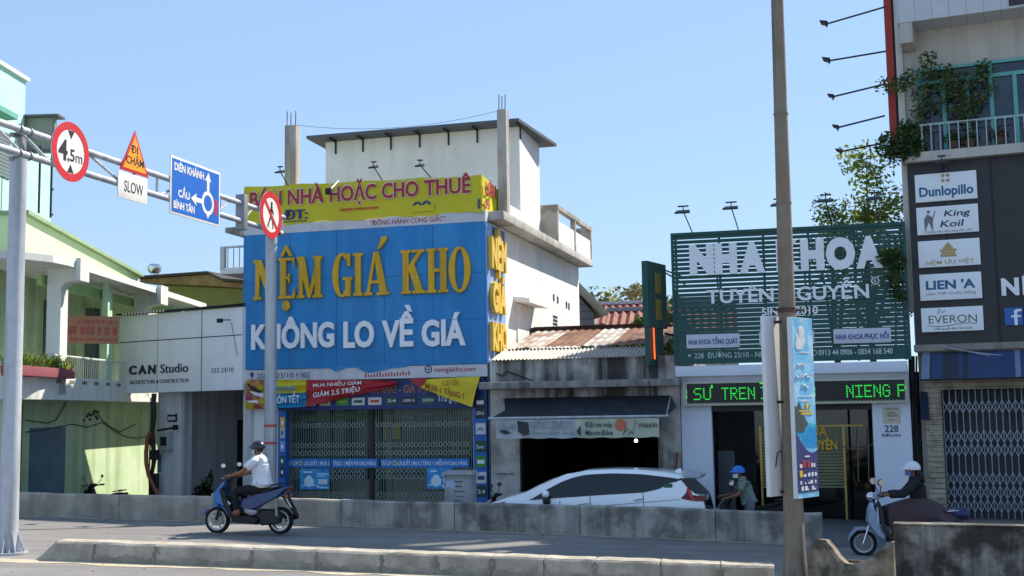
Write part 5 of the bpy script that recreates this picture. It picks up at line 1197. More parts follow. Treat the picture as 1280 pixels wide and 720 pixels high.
g = MB(); g.prism(circ(10, .035, (a+W_*.2, c_+H2*.82)), y-.004, y); g.prism([(a+W_*.13, c_+H2*.1), (a+W_*.2, c_+H2*.45), (a+W_*.26, c_+H2*.08), (a+W_*.27, c_+H2*.6), (a+W_*.18, c_+H2*.74), (a+W_*.12, c_+H2*.55)], y-.004, y); g.tube([(a+W_*.26, y-.004, c_+H2*.55), (a+W_*.31, y-.004, c_+H2*.85)], .01, 5)
g.text('Thương hiệu nệm hàng đầu USA', a+W_*.12, a+W_*.9, c_+H2*.05, .045, y, .004); g.build('emblem', c_gry, t)
t, a, b, c_, d, W_, H2 = board('white brand board with a tan temple emblem, third from the top', (1147, 302), (1226, 330.5))
g = MB(); cx = a+W_*.49; [g.box(cx-wv, cx+wv, y-.004, y, c_+H2*z0, c_+H2*(z0+.09)) for wv, z0 in ((.16, .36), (.14, .46), (.17, .56), (.1, .64), (.07, .72), (.03, .8))]; g.text('NỆM ƯU VIỆT', a+W_*.12, a+W_*.9, c_+H2*.1, .08, y, .004, .01); g.build('emblem', c_tan, t)
t, a, b, c_, d, W_, H2 = board("white brand board reading LIEN 'A, fourth from the top", (1149, 343.5), (1228, 372.5))
g = MB(); g.text("LIEN 'A", a+W_*.1, a+W_*.9, c_+H2*.42, H2*.33, y, .004, .035); g.build('lettering', c_blue, t)
g = MB(); g.text('Làm Mới Cuộc Sống', a+W_*.1, a+W_*.9, c_+H2*.2, .06, y, .004); g.build('tagline', c_gry, t)
t, a, b, c_, d, W_, H2 = board('white brand board reading EVERON, lowest of the column', (1151, 385.5), (1230, 412.5))
g = MB(); g.text('EVERON', a+W_*.12, a+W_*.9, c_+H2*.35, H2*.34, y, .004, .0); g.tube([(a+W_*.1+k*W_*.08, y-.003, c_+H2*(.27-.05*math.sin(k*.6))) for k in range(11)], .007, 5); g.tube([(a+W_*.28, y-.003, c_+H2*.72), (a+W_*.3, y-.003, c_+H2*.95), (a+W_*.35, y-.003, c_+H2*.78), (a+W_*.4, y-.003, c_+H2*.9)], .007, 5); g.text('Chăn ga gối nệm Hàn Quốc', a+W_*.2, a+W_*.82, c_+H2*.08, .05, y, .004); g.build('lettering', c_grn, t)
a, b, c_, d = FT.r(1255, 385, 1279, 406, -.1)
t = T('social_sign', 'small blue square sign with a white letter f on the charcoal wall', 'sign', FT, (a, -.1, c_)); g = MB(); g.box(a, b, -.1, -.05, c_, d); g.build('panel', M('social_blue', '2f62ae', .5, .04), t, bevel=.01)
g = MB(); cx = a+(b-a)*.62; hh = d-c_; g.box(cx-.03, cx+.03, -.106, -.1, c_, c_+hh*.72); g.box(cx-.09, cx+.1, -.107, -.1, c_+hh*.45, c_+hh*.56); g.prism([(cx-.03, c_+hh*.7), (cx+.03, c_+hh*.7), (cx+.06, c_+hh*.78), (cx+.12, c_+hh*.78), (cx+.12, c_+hh*.9), (cx+.02, c_+hh*.9), (cx-.03, c_+hh*.82)], -.1075, -.1); g.build('letter', letter_white, t)
a, b, c_, d = FT.r(1251, 348, 1280, 367, -.12); t = T('wall_letters', 'large white raised letters NỆM on the charcoal wall, cut by the picture edge', 'sign', FT, (a, -.05, c_)); g = MB(); g.text('N', a, a+(b-a)*.8, c_, d-c_, -.05, .06, .05); g.text('Ệ', a+(b-a)*.95, a+(b-a)*1.6, c_, d-c_, -.05, .06, .05); g.text('M', a+(b-a)*1.75, a+(b-a)*2.7, c_, d-c_, -.05, .06, .05); g.build('lettering', letter_white, t)
a = FT.uv(1178, 203, -.3); spot('black floodlight fixed under the slab above the topmost brand board', (a[0], -.05, zs-.02), (a[0], -.45, zs-.08), None, FT, .12)
# red side sign with four lamp arms
a0 = FT.uv(1104, 85, .2)
t = T('side_sign', 'tall red sign seen edge on along the left corner of the cream building', 'signboard', FT, (-.3, .3, 4.5)); g = MB(); g.box(-.36, -.2, .35, 1.6, FT.uv(1107, 175, .3)[1], 11.3); g.build('panel', M('red_panel', 'a5332c', .6, .1, 3), t)
g = MB(); g.box(-.2, -.15, .4, 1.5, FT.uv(1107, 175, .3)[1]-.3, 11.3); g.build('frame', dark_metal, t)
for i, (p, q, hp, hq, lab) in enumerate(((1107, 8, 1033, 30, 'topmost of the four long lamp arms left of the cream building'), (1107, 64, 1036, 76, 'second highest long lamp arm left of the cream building'), (1105, 105, 1041, 121, 'third highest long lamp arm left of the cream building'), (1103, 145, 1047, 159.5, 'fourth long lamp arm from the top left of the cream building'), (1097, 180, 1051, 189.5, 'lowest short lamp arm beside the balcony plants'))):
    b = FT.uv(p, q, .4); vv = -.35; h = FT.uv(hp, hq, vv)
    th_ = T('arm_lamp', lab, 'spotlight', FT, (b[0], .4, b[1]), 'lamp arms on the red side sign'); g = MB(); g.tube([(b[0]+.05, .4, b[1]), (h[0], vv, h[1])], .02, 6); g.build('arm', dark_metal, th_)
    g = MB(); x, z = h; s_ = 1 if i < 2 else .8
    g.hexa([(x-.12*s_, vv-.1, z+.02), (x+.02, vv-.1, z-.03), (x+.02, vv+.1, z-.03), (x-.12*s_, vv+.1, z+.02), (x-.14*s_, vv-.08, z+.09*s_), (x+.03, vv-.08, z+.05*s_), (x+.03, vv+.08, z+.05*s_), (x-.14*s_, vv+.08, z+.09*s_)]); g.tube([(x, vv, z-.08), (x, vv, z+.03)], .014, 6); g.build('lamp_head', dark_metal, th_)
# tall block set back behind the corner building: its shade lies on the road
FTW = Fr((12.6, 36.1), (12.6+.9, 36.1-.43)); htw = 24.4
t = T('apartment_block', 'pale grey apartment block rising behind the cream corner building', 'building', FTW, (0, 0, -.7))
def plan(u0, u1, v0, v1): k = .62; return [(u0+v0*k, v0), (u1+v0*k, v0), (u1+v1*k, v1), (u0+v1*k, v1)]   # side walls skewed along the sunlight to shape the road shade
g = MB(); g.prism(plan(0, 22, 0, 6), -.8, htw-4.2, 'z'); g.prism(plan(0, 3.8, 0, 6), htw-4.2, htw, 'z'); g.prism(plan(9.2, 22, 0, 6), htw-4.2, htw, 'z'); g.build('wall', M('tower_grey', 'a9adb2', .8, .06, 1), t)
for z in range(3, 20, 3):
    g = MB(); [g.box(1+k*2.6, 2.5+k*2.6, -.03, .02, z, z+1.5) for k in range(8)]; g.build('window_row', glass_dark, t)
g = MB(); g.box(3.8, 9.2, 0, .5, htw-.8, htw); g.box(3.8, 9.2, 1.5, 1.9, htw-2.0, htw-1.7); g.box(3.8, 9.2, 3.6, 3.9, htw-2.6, htw-2.3)  # open top and beams shaped to let sunlit stripes fall on the road
for k in range(5): g.box(4.3+k*1.05, 4.6+k*1.05, .1, .4, htw-4.2, htw-.8)
g.build('light_gap_frame', M('light_gap_concrete', 'a5a29c', .8), t)
# ================================================================== architecture office
can_w = M('office_panel', 'f0f2f6', .5, .04, 1.5, streak=('dfe2ea', .4, 3)); can_wall = M('office_wall', 'd6d7da', .8, .05, 2, streak=('8d8c8a', .4, 4))
t = T('office_building', 'narrow architecture office with a pale pillar, open dark entrance and black roof edge', 'building', FC, (0, 0, -.55))
zs0, zs1 = 2.81, 4.86
pu0, pu1 = FC.uv(197, 560, .3)[0], FC.uv(225, 560, .3)[0]; LC = FC.L
g = MB(); g.box(pu0, pu1, .3, .7, -1.2, zs0); g.box(pu0, pu0+.2, .7, 9, -1.2, 4.6); g.box(LC-.25, LC, .3, 9, -1.2, 4.6); g.box(pu0+.2, LC-.25, 8.8, 9, -1.2, 4.6); g.box(pu0+.2, LC-.25, .31, 8.8, 2.86, 3.0); g.build('wall', can_wall, t)
g = MB(); g.box(pu0-.3, LC, .32, 9.2, 4.6, 4.72); g.build('roof', roof_metal, t)
g = MB(); g.box(pu1, pu1+.1, .34, .44, -.6, zs0); g.build('door_jamb', galv, t)
g = MB(); g.box(pu1+.1, LC-.25, 3.0, 3.2, -.6, 2.86); g.build('back_partition', M('partition_brown', '5a554c', .8, .1, 2), t)
d0, d1 = FC.uv(276, 560, 3)[0], FC.uv(300, 560, 3)[0]; zd = FC.uv(280, 525, 3)[1]
g = MB(); g.box(d0, LC-.3, 2.97, 3.0, -.6, zd); g.build('inner_door', M('door_black', '0c0c0e', .5), t)
g = MB(); g.box(pu1+.1, LC-.25, .4, 3.0, -.6, -.55); g.build('floor', dark_room, t)
# name box
t = T('office_sign', 'pale panelled sign box reading CAN Studio and 232 23/10 over the office entrance', 'signboard', FC, (-.05, 0, zs0))
g = MB(); g.box(-.05, LC, 0, .3, zs0, zs1); g.build('panel', can_w, t)
g = MB(); u = FC.uv(252, 440)[0]; g.box(u-.012, u+.012, -.004, .004, zs0, zs1); z = FC.uv(225, 423.5)[1]; g.box(-.05, LC, -.005, .004, z-.012, z+.012); u2 = FC.uv(197, 440)[0]; g.box(u2-.004, u2+.004, -.003, .003, zs0, zs1); g.build('panel_joint', M('joint_dark', '2c3038', .6), t)
g = MB(); X = lambda px: FC.uv(px, 465)[0]
z = FC.uv(163, 468)[1]
g.text('C', X(162), X(171), z, .23, 0, .03, .03); g.text('A', X(173.5), X(183.5), z, .23, 0, .03, .03); g.text('N', X(186), X(195), z, .23, 0, .03, .03); g.text('Studio', X(201), X(235.5), z, .24, 0, .02, 0)
g.text('ARCHITECTURE & CONSTRUCTION', X(162), X(236), z-.26, .1, 0, .006, .012); g.text('232 23/10', X(264), X(292), z-.05, .12, 0, .006, 0); g.build('lettering', M('letter_charcoal', '23262e', .5), t)
g = MB(); a = FC.uv(277, 400, -.3); g.tube([(a[0], 0, a[1]+.02), (a[0], -.3, a[1])], .015, 6); g.box(a[0]-.07, a[0]+.05, -.4, -.3, a[1]-.07, a[1]+.03); g.build('spot_lamp', black, t)
b = FC.uv(297, 445, -.01); g = MB(); g.tube([(a[0]+.05, -.02, a[1]-.05), (b[0], -.012, b[1])], .006, 5); g.build('lamp_cord', black, t)
g = MB(); vs = []; corr(g, -.1, LC+.0, -.12, zs1+.05, 2.0, zs1+.3, .12, .03); 
o = g.build('roof_sheet', M('black_sheet', '1c1d20', .6, .1, 3), t)
# bits on the pillar
t = T('number_plate', 'small black house number grid on the office pillar', 'sign', FC, (pu0+.3, .29, 1.6)); a, b, c_, d = FC.r(210, 517, 221, 527, .29)
g = MB(); g.box(a, b, .27, .3, c_, d); g.build('plate', black, t)
g = MB()
for i in range(2):
    for k in range(4): x = a+.03+k*(b-a-.05)/4; g.box(x, x+.05, .264, .27, c_+.04+i*.14, c_+.13+i*.14)
g.build('digit', signwhite, t)
a, b, c_, d = FC.r(199, 541, 209.5, 563, .1)
t = T('meter_box', 'small grey electricity meter box with a black lever on the office pillar', 'meter box', FC, (a, .1, c_)); g = MB(); g.box(a, b, .1, .3, c_, d); g.build('box', M('meter_grey', 'a2a4a8', .5, .06), t, bevel=.01); g = MB(); g.box(a+.05, b-.05, .094, .1, c_+.12, d-.1); g.build('window', black, t)
g = MB(); q = FC.uv(197, 538, .12), FC.uv(219, 534.5, .12); g.tube([(q[0][0], .12, q[0][1]), (q[1][0], .12, q[1][1])], .03, 6); g.box(q[1][0]-.05, q[1][0]+.05, .08, .17, q[1][1]-.06, q[1][1]+.07); g.build('lever', black, t)
a, b, c_, d = FC.r(197.5, 568, 201, 590, .29); g = MB(); g.box(a, b, .285, .3, c_, d); tag(g.build('blue_sticker', M('sticker_blue', '4a64b0', .5, .2, 12), None, FC, (a, .29, c_)), 'narrow blue vertical sticker on the office pillar edge', 'sticker')
# cables and the orange conduit at the party wall
def cab(name, label, pxs, v, r, m, frame=FC, cat='cable'): return wire(name, label, [(frame.uv(x, y_, v)[0], v, frame.uv(x, y_, v)[1]) for x, y_ in pxs], r, m, frame, cat=cat)
cab('orange_conduit', 'brown orange conduit pipe bending down beside the office pillar', [(188, 540), (184, 552), (182.5, 566), (183, 580), (186, 594), (191, 605), (197, 618), (199, 630)], .0, .055, M('conduit_orange', '9a5634', .6, .1, 5), cat='pipe')
for i, pxs in enumerate(([(192, 492), (193, 520), (190, 545), (193, 575), (188, 600), (190, 625)], [(194, 492), (191, 530), (193, 560), (190, 590), (193, 625)], [(188.5, 497), (189, 520), (188, 540), (186.5, 590), (187, 625)])):
    cab('hanging_cable', 'dark cable bundle hanging between the green house and the office pillar, '+('thickest', 'middle', 'leftmost')[i], pxs, .05, (.055, .04, .018)[i], black)
g = MB(); a, b, c_, d = FC.r(186, 560, 195, 575, -.02); g.box(a, b, -.02, .1, c_, d-.05); tag(g.build('junction_box', dark_metal, None, FC, (a, 0, c_), bevel=.01), 'upper dark junction box on the cable bundle beside the conduit', 'junction box'); g = MB(); g.box(a, b, -.01, .1, c_-.9, c_-.35); tag(g.build('junction_box', dark_metal, None, FC, (a, 0, c_-.9), bevel=.01), 'lower taller dark junction box on the cable bundle beside the conduit', 'junction box')
# potted plant inside the office
def leaves(g, centers, spread, n, size, rng, flat=.5, mis=(0, 1)):
    for k in range(n):
        c = Vector(rng.choice(centers)); d = Vector((rng.gauss(0, 1), rng.gauss(0, 1), rng.gauss(0, .8)))
        d = d.normalized()*min(1.5, d.length); p = c + d*spread*.55; s = size*rng.uniform(.6, 1.3)
        a = Vector((rng.gauss(0, 1), rng.gauss(0, 1), rng.gauss(0, flat))).normalized(); b = a.cross(Vector((rng.gauss(0, 1), rng.gauss(0, 1), rng.gauss(0, 1)))).normalized()
        g.mi = rng.choice(mis); g.quad(p-a*s, p-b*s*.4, p+a*s, p+b*s*.4)
    g.mi = 0
leafA = M('leaf_mid', '55702f', .6, .35, 3, leaf=True); leafB = M('leaf_dark', '35502a', .6, .35, 3, leaf=True); leafC = M('leaf_pale', '8a9648', .6, .3, 3, leaf=True); bark = M('bark', '5d4a38', .9, .2, 5)
c = FC.W(FC.uv(248, 600, 1.6)[0], 1.6, -.55)
t = TL('potted_plant', 'leafy potted plant in the shade of the office entrance', 'plant', c)
g = MB(); g.lathe([(.14, 0), (.2, .35), (.18, .35)], n=14); g.build('pot', M('pot_grey', '45423e', .8), t)
g = MB(); rng = random.Random(4); leaves(g, [(0, 0, .8), (.1, .1, 1.0), (-.1, 0, .6), (.2, -.1, .7)], .3, 160, .12, rng); g.build('foliage', [leafA, leafB], t)
# ================================================================== green house
gw = M('green_wall', 'c0d2ad', .85, .05, 1.2, .15, 20, dirt=('9dba80', .45, .8), streak=('86996f', .55, 2.4)); gwh = M('house_white', 'd9dcd6', .75, .04, 1.5, streak=('a9aca4', .3, 3)); gyel = M('wall_lime', 'cddfae', .85, .04, 1)
t = T('green_house', 'pale green house with a white curved canopy, balcony and a shaded ground floor', 'building', FG, (0, 0, -.5))
LG = 15.0
ue = FG.uv(22, 560)[0]
g = MB(); g.box(-.1, LG, .0, .25, -1.2, 2.62); g.box(-.1, .15, .25, 8, -1.2, 2.62); g.box(LG-.2, LG, .25, 8, -1.2, 2.62); g.build('lower_wall', gw, t)
zu = 3.0; zc = FG.uv(180, 357, -1.0)[1]
ug0_ = FG.uv(22, 400, .4)[0]
# balcony slab with curbs, following the wall and rounding the near corner
def rounded(v0, v1, u0, u1, r, z0, z1):
    pts = [(u1, v1), (u1, v0)]
    for k in range(9): a = -math.pi/2-k*math.pi/16; pts.append((u0+r+r*math.cos(a), v0+r+r*math.sin(a)))
    pts.append((u0, v1)); return pts
def pr(g, pts, z0, z1): g.prism(pts, z0, z1, 'z')
g = MB(); pr(g, rounded(-.95, .3, -1.6, LG, 1.2, 0, 0), 2.60, 2.72); q = rounded(-.95, -.83, -1.6, LG, 1.2, 0, 0)
pr(g, [(LG, -.83), (LG, -.95)] + q[2:-1] + [(-1.6, .3), (-1.5, .3), (-1.5, .2)] + [(-.4+1.08*math.cos(a), .25+1.08*math.sin(a)) for a in [-math.pi+k*math.pi/16 for k in range(9)]], 2.72, 3.12)
g.build('balcony_slab', gwh, t)
g = MB()
u = .2
while u < LG-1: g.box(u, u+.28, -.956, -.94, 2.98, 3.06); u += .75
g.build('drain_slot', M('slot_olive', '77775a', .8), t)
g = MB(); g.box(.2, LG, .5, .7, 2.72, zc-.1); g.box(-.3, .2, .5, .72, 2.72, zc-.1); g.box(-.3, -.1, .72, 7, 2.72, zc-.1); g.build('upper_wall', gw, t)
g = MB()
for px0, px1 in ((55, 62), (108, 113), (119, 124), (112, 124)):
    a, b = FG.uv(px0, 400, .48)[0], FG.uv(px1, 400, .48)[0]; g.box(a, b, .46, .5, 2.75 if px0 != 112 else 2.75, FG.uv(px0, 375 if px0 < 100 else 385, .48)[1])
g.build('upper_door', M('door_grey_green', '4a554e', .6, .1, 2), t)
# canopy: white fascia, soffit, brackets
g = MB()
zcan = FG.uv(105, 331, -1.3)[1]; zfar = FG.uv(255, 380, -1.3)[1]
ucn = FG.uv(100, 335, -1.3)[0]; ucf = FG.uv(258, 385, -1.3)[0]
def cz(u): return zcan+(zfar-zcan)*(u-ucn)/(ucf-ucn)
m = 16; vs = []
path = [(-1.9, 1.5), (-1.9, .6), (-1.75, -.2), (-1.35, -.8), (-.7, -1.2), (0, -1.3)] + [(ucn+(ucf-ucn)*k/6, -1.3) for k in range(7)]
vs = []
for u, v in path: z = cz(max(u, 0)); vs += [(u, v, z-.13), (u, v, z+.03), (u, .8, z+.03), (u, .8, z-.13)]
q = 4; nn = len(path)
g.add(vs, [(k*q+j, k*q+(j+1) % q, (k+1)*q+(j+1) % q, (k+1)*q+j) for k in range(nn-1) for j in range(q)] + [(0, 1, 2, 3), tuple(range((nn-1)*q, nn*q))])
g.build('canopy', gwh, t)
def pillar(px0, px1, vv, z0, z1, m=gwh, dep=.5):
    a, b = FG.uv(px0, 400, vv)[0], FG.uv(px1, 400, vv)[0]
    return a, b
# main pillar near the corner and slim column
pc = FG.uv(72, 400, -.75)[0]
def bent(g, u, w_, zt, dep=.55):
    g.box(u-w_, u+w_, -.95, -.95+dep*.6, 2.72, zt-.55)
    g.prism([(-.95, zt-.55), (-.62, zt-.55), (-.62, zt-.2), (-.2, zt-.13), (-1.3, zt-.13), (-1.3, zt-.42), (-1.05, zt-.45)], u-w_, u+w_, 'x')
g = MB(); u1_ = FG.uv(80, 400, -.95)[0]
bent(g, u1_, .2, cz(u1_)); g.box(u1_-.26, u1_+.26, -1.42, -1.3, cz(u1_)-.42, cz(u1_)+.1); g.build('canopy_bracket', gwh, t); g = MB()
u3 = FG.uv(196, 370, -1.2)[0]; bent(g, u3, .2, cz(u3)); g.box(u3-.3, u3+.3, -1.42, -1.3, cz(u3)-.42, cz(u3)+.1); g.build('canopy_bracket', gwh, t)
g = MB()
for px in (134,): u = FG.uv(px, 380, -.7)[0]; g.box(u-.1, u+.1, -.8, -.6, 2.72, cz(u)-.12)
u = FG.uv(133, 460, -.9)[0]; g.box(u-.06, u+.06, -.93, -.8, 2.72, cz(u)-.12); g.build('column', M('column_mint', 'b4d2b4', .8, .05), t)
g = MB(); g.box(.2, LG*.9, -.55, -.45, zc-.55, zc-.3); g.build('beam', M('beam_green', '9cc084', .8, .05), t)
g = MB(); g.tube([(.1, -.9, 3.62), (LG-2, -.9, 3.62)], .025, 6)
u = .2
while u < LG-2: g.tube([(u, -.9, 3.1), (u, -.9, 3.62)], .01, 5); u += .13
g.build('balcony_railing', M('rail_pale', 'c9cfc4', .5, .1), t)
# gable wall above the canopy
A = FG.uv(31, 268, 1.5); B = FG.uv(146, 331, 1.5); C_ = FG.uv(31, 330, 1.5)
g = MB(); g.prism([(A[0], zc-.3), (A[0], A[1]), (B[0], B[1]), (B[0]+2, B[1]-2*(A[1]-B[1])/(B[0]-A[0])), (B[0]+2, zc-.9)], 1.5, 7, 'y'); g.build('gable_wall', gyel, t)
g = MB(); g.prism([(A[0]-.1, A[1]), (A[0]-.1, A[1]+.1), (B[0]+2, B[1]+.1-2*(A[1]-B[1])/(B[0]-A[0])), (B[0]+2, B[1]-2*(A[1]-B[1])/(B[0]-A[0]))], 1.35, 7.1, 'y'); g.build('gable_roof', M('gable_trim', '8ba07a', .7, .1), t)
a0, a1 = FG.uv(36.5, 570)[0], FG.uv(80, 570)[0]; zd = FG.uv(37, 535)[1]
g = MB(); g.box(a0, a1, -.03, .05, -.6, zd); dr = g.build('roller_door', M('roller_blue', '2f5a72', .5, .1, 2, metal=.2, dirt=('4a8296', .4, 1.5), wave=((11, 0, 0), '24465a', .2)), t)
g = MB(); b0_, b1_ = FG.uv(18, 570)[0], FG.uv(25.5, 570)[0]; g.box(b0_-.3, b1_, -.03, .05, -.6, 2.5); g.build('green_door', M('door_green', '2c5a34', .6, .1, 3), t)
g = MB()
for px, py in ((115, 518), (127, 516)):
    u, z = FG.uv(px-6, py+5, -.03); rng = random.Random(int(px)); [g.box(u+dx, u+dx+.1, -.03, 0, z+dz, z+dz+.06) for dx, dz in [(rng.uniform(-.25, .25), rng.uniform(-.1, .12)) for _ in range(6)]]
g.build('wall_fixture', dark_metal, t)
for i, pxs in enumerate(([(32, 525), (45, 527), (60, 529), (70, 525), (78, 512), (84, 500)], [(118, 512), (128, 525), (142, 538), (158, 546), (172, 548), (186, 545)], [(33, 540), (52, 538), (72, 534), (90, 530), (110, 534), (128, 528), (150, 540), (170, 530)])):
    cab('wall_cable', 'dark cable looping over the shaded green wall, '+('left of the middle', 'sagging towards the office', 'crossing above the roller door')[i], pxs, -.04, .012, black, FG)
# planter with grasses
u0, u1 = FG.uv(15, 460, -1.0)[0], FG.uv(86, 460, -1.0)[0]
t = T('planter_box', 'dull pink planter box with spiky grasses on the green house balcony', 'planter', FG, (u0, -1.0, 3.1))
z0_, z1_ = FG.uv(60, 472, -1.0)[1], FG.uv(60, 460, -1.0)[1]
g = MB(); g.box(u0, u1, -1.15, -.75, z0_, z1_); g.build('box', M('planter_pink', '8a4a52', .7, .1, 3), t, bevel=.01)
g = MB(); rng = random.Random(2)
for k in range(420):
    b = Vector((rng.uniform(u0, u1), rng.uniform(-1.1, -.8), z1_-.02)); hh = rng.uniform(.2, .5); d = Vector((rng.gauss(0, .5), rng.gauss(0, .5), 1)).normalized()*hh; sd = Vector((rng.gauss(0, 1), rng.gauss(0, 1), 0)).normalized()*.016; dr = Vector((d.x, d.y, -.12))*.6
    g.mi = rng.choice((0, 0, 1)); g.quad(b-sd, b+sd, b+d*.6+sd, b+d*.6-sd); g.add([b+d*.6-sd, b+d*.6+sd, b+d+dr], [(0, 1, 2)])
g.mi = 0; g.build('grasses', [leafA, leafC], t)
# projecting brown board
A = at(82, 392, 29.2); B = at(149, 392, 29.9); FW = Fr((A.x, A.y), (B.x, B.y)); a, b, c_, d = FW.r(82, 394, 149, 430)
t = T('brown_board', 'faded orange brown board with illegible red writing projecting from the green house', 'signboard', FW, (0, 0, c_))
g = MB(); g.box(0, FW.L, 0, .08, c_, d); g.build('panel', M('faded_brown', 'a87c5c', .7, .08, 3), t)
g = MB(); rng = random.Random(9)
for row, (z, h, x0) in enumerate(((.72, .14, .22), (.32, .3, .06), (.1, .09, .08))):
    x = FW.L*x0
    while x < FW.L*.95: wv = rng.uniform(.05, .16)*(1.2 if row == 1 else .8); g.box(x, min(x+wv, FW.L*.97), -.004, 0, c_+(d-c_)*z, c_+(d-c_)*(z+h)); x += wv+rng.choice((.025, .03, .09))
g.build('faded_marks', M('faded_red_mark', 'a85a4a', .7, .2, 6), t)
# ================================================================== teal house far left
FTe = Fr((-15.3, 35.2), (-14.9, 45.2)); tealw = M('teal_wall', 'aed9d0', .85, .05, 1, .1, 15, dirt=('93c9bc', .3, .7))
t = T('teal_house', 'tall pale teal house behind the steel gantry post', 'building', FTe, (0, 0, -.7))
ut = FTe.uv(31, 140)[0]; zt_ = FTe.uv(31, 101)[1]; um_ = FTe.uv(64, 250)[0]; zm = FTe.uv(50, 172)[1]
g = MB(); g.box(-6, ut, 0, 8, -1, zt_); g.box(ut, um_, 0, 8, -1, zm); g.build('wall', tealw, t)
g = MB(); g.box(-6.1, ut+.1, -.1, 8.1, zt_, zt_+.12); g.build('roof_edge', gwh, t)
z = FTe.uv(10, 133, -.6)[1]; g = MB(); g.prism([(0, z), (-.9, z-.25), (-.9, z-.4), (0, z-.45)], -6, FTe.uv(23, 133, -.9)[0], 'x'); g.build('window_hood', M('hood_teal', '5e9c90', .8), t)
g = MB(); g.box(-5, FTe.uv(14, 150, -.03)[0], -.03, .02, z-1.9, z-.5); g.build('window_louvre', M('louvre_grey', '6b7a7c', .6, .1, 3, wave=((0, 0, 9), '3d474a', .3)), t)
pa_ = FTe.uv(30, 123, -.8), FTe.uv(68, 135, -.8)
g = MB(); a_, b_ = ut+.02, FTe.uv(64, 140, -.9)[0]+.3; zz1 = FTe.uv(31, 125, -.9)[1]; zz2 = zz1-.1
g.box(a_, b_, -.95, -.9, zz1-1.05, zz1); g.box(b_-.05, b_, -.95, 1, zz1-1.05, zz1); g.build('sheet_screen', M('screen_sheet', '8f8c86', .6, .1, 3, metal=.2, wave=((4, 0, 0), '6a6864', .15)), t)
g = MB(); g.box(a_-.1, b_+.3, -1.1, 1.2, zz1, zz1+.06); g.box(a_, b_, -.9, 1, zz1-1.15, zz1-1.05); g.build('screen_roof', roof_metal, t)
g = MB()
for u in (b_-.05, b_-.9): g.tube([(u, -.85, zz1-3.2), (u, -.85, zz1-1.1)], .035, 6)
g.tube([(a_, -.9, zz1-2.3), (b_, -.9, zz1-2.3)], .03, 6); g.tube([(a_, -.9, zz1-3.1), (b_, -.9, zz1-3.1)], .03, 6); g.build('terrace_railing', dark_metal, t)
# ================================================================== house behind the office (brown eave, turbine vent)
Fh = Fr((-11.2, 41), (-5.0, 38.5))
t = T('rear_house', 'low house with a brown sheet eave behind the architecture office', 'building', Fh, (0, 0, -.7))
h0, h1 = Fh.uv(203, 370)[0], Fh.uv(305, 370)[0]; zt_ = Fh.uv(230, 356)[1]
g = MB(); g.box(h0, h1+1, 0, 6, -1, zt_); g.build('wall', M('ochre_wall', '8f935f', .85, .08, 1.5), t)
g = MB(); p = [Fh.uv(x, y_, -1.0) for x, y_ in ((175, 349), (262, 343), (280, 352), (306, 358))]
g.prism([(p[0][0], p[0][1]), (p[1][0], p[1][1]), (p[2][0], p[2][1]), (p[3][0]+1, p[3][1]), (p[3][0]+1, p[3][1]-.2), (p[2][0], p[2][1]-.16), (p[0][0], p[0][1]-.12)], -1.0, 2, 'y'); g.build('roof', M('brown_sheet', '6d5438', .7, .15, 3, dirt=('9c7a4c', .5, 2)), t)
g = MB(); g.prism([(p[0][0]-.1, p[0][1]+.02), (p[1][0], p[1][1]+.02), (p[2][0], p[2][1]+.02), (p[3][0]+1, p[3][1]+.02), (p[3][0]+1, p[3][1]+.1), (p[2][0], p[2][1]+.1), (p[1][0], p[1][1]+.1), (p[0][0]-.1, p[0][1]+.1)], -1.15, 2.2, 'y'); g.build('roof_edge', M('dark_eave', '2e2a26', .7), t)
g = MB(); u, z = Fh.uv(193, 345, .3); r = .2
g.lathe([(.14, z), (.14, z+.08), (.2, z+.14), (.25, z+.24), (.24, z+.34), (.16, z+.42), (.02, z+.44)], (u, .3, 0), 'z', 20); g.build('turbine_vent', chrome, t)
# ================================================================== far roofs in the gap behind the repair shop
red_t = M('red_roof', '7a3226', .75, .15, 2, dirt=('94604f', .5, 3)); wallb = M('far_wall', 'a7a79f', .8)
Ff = Fr((1.2, 46), (9, 44.6))
t = T('red_roof_house', 'house with a red ribbed tile roof beyond the rusty repair shop roof', 'building', Ff, (1, 0, -.7))
a = Ff.uv(765, 388, 0); b = Ff.uv(820, 388, 0); zt_ = a[1]; zb_ = Ff.uv(762, 414, -2)[1]
g = MB(); g.box(a[0]-.3, b[0]+3, -1.5, 3, -1, zb_+.1); g.build('wall', wallb, t)
g = MB(); corr(g, a[0]-.1, b[0]+3, -2.0, zb_, 0, zt_, .3, .05); g.build('roof', red_t, t)
g = MB(); g.box(a[0]-.2, b[0]+3, -.1, .25, zt_-.05, zt_+.1); g.build('ridge_cap', M('ridge_grey', '8a8f98', .6, .1), t)
Ff2 = Fr((1.6, 52), (10, 50.5))
t = T('red_roof_house', 'second red roofed house with a pale verge, farther back to the left', 'building', Ff2, (1, 0, -.7))
a = Ff2.uv(750, 380, 0); b = Ff2.uv(825, 377, 0); zt_ = a[1]; zb_ = Ff2.uv(752, 404, -2)[1]
g = MB(); g.box(a[0], b[0]+3, -1.5, 3, -1, zb_+.1); g.build('wall', wallb, t)
g = MB(); corr(g, a[0]-.1, b[0]+3, -2.0, zb_, 0, zt_, .3, .05); g.build('roof', red_t, t)
g = MB(); g.box(a[0]-.1, b[0]+3, -.1, .2, zt_-.05, zt_+.1); g.prism([(-2.1, zb_-.05), (-2.1, zb_+.25), (0, zt_+.1), (0, zt_-.2)], a[0]-.3, a[0], 'x'); g.build('ridge_cap', M('verge_pale', 'b9bcc0', .6), t)
Fs = Fr((1.05, 41), (2.6, 41.3))
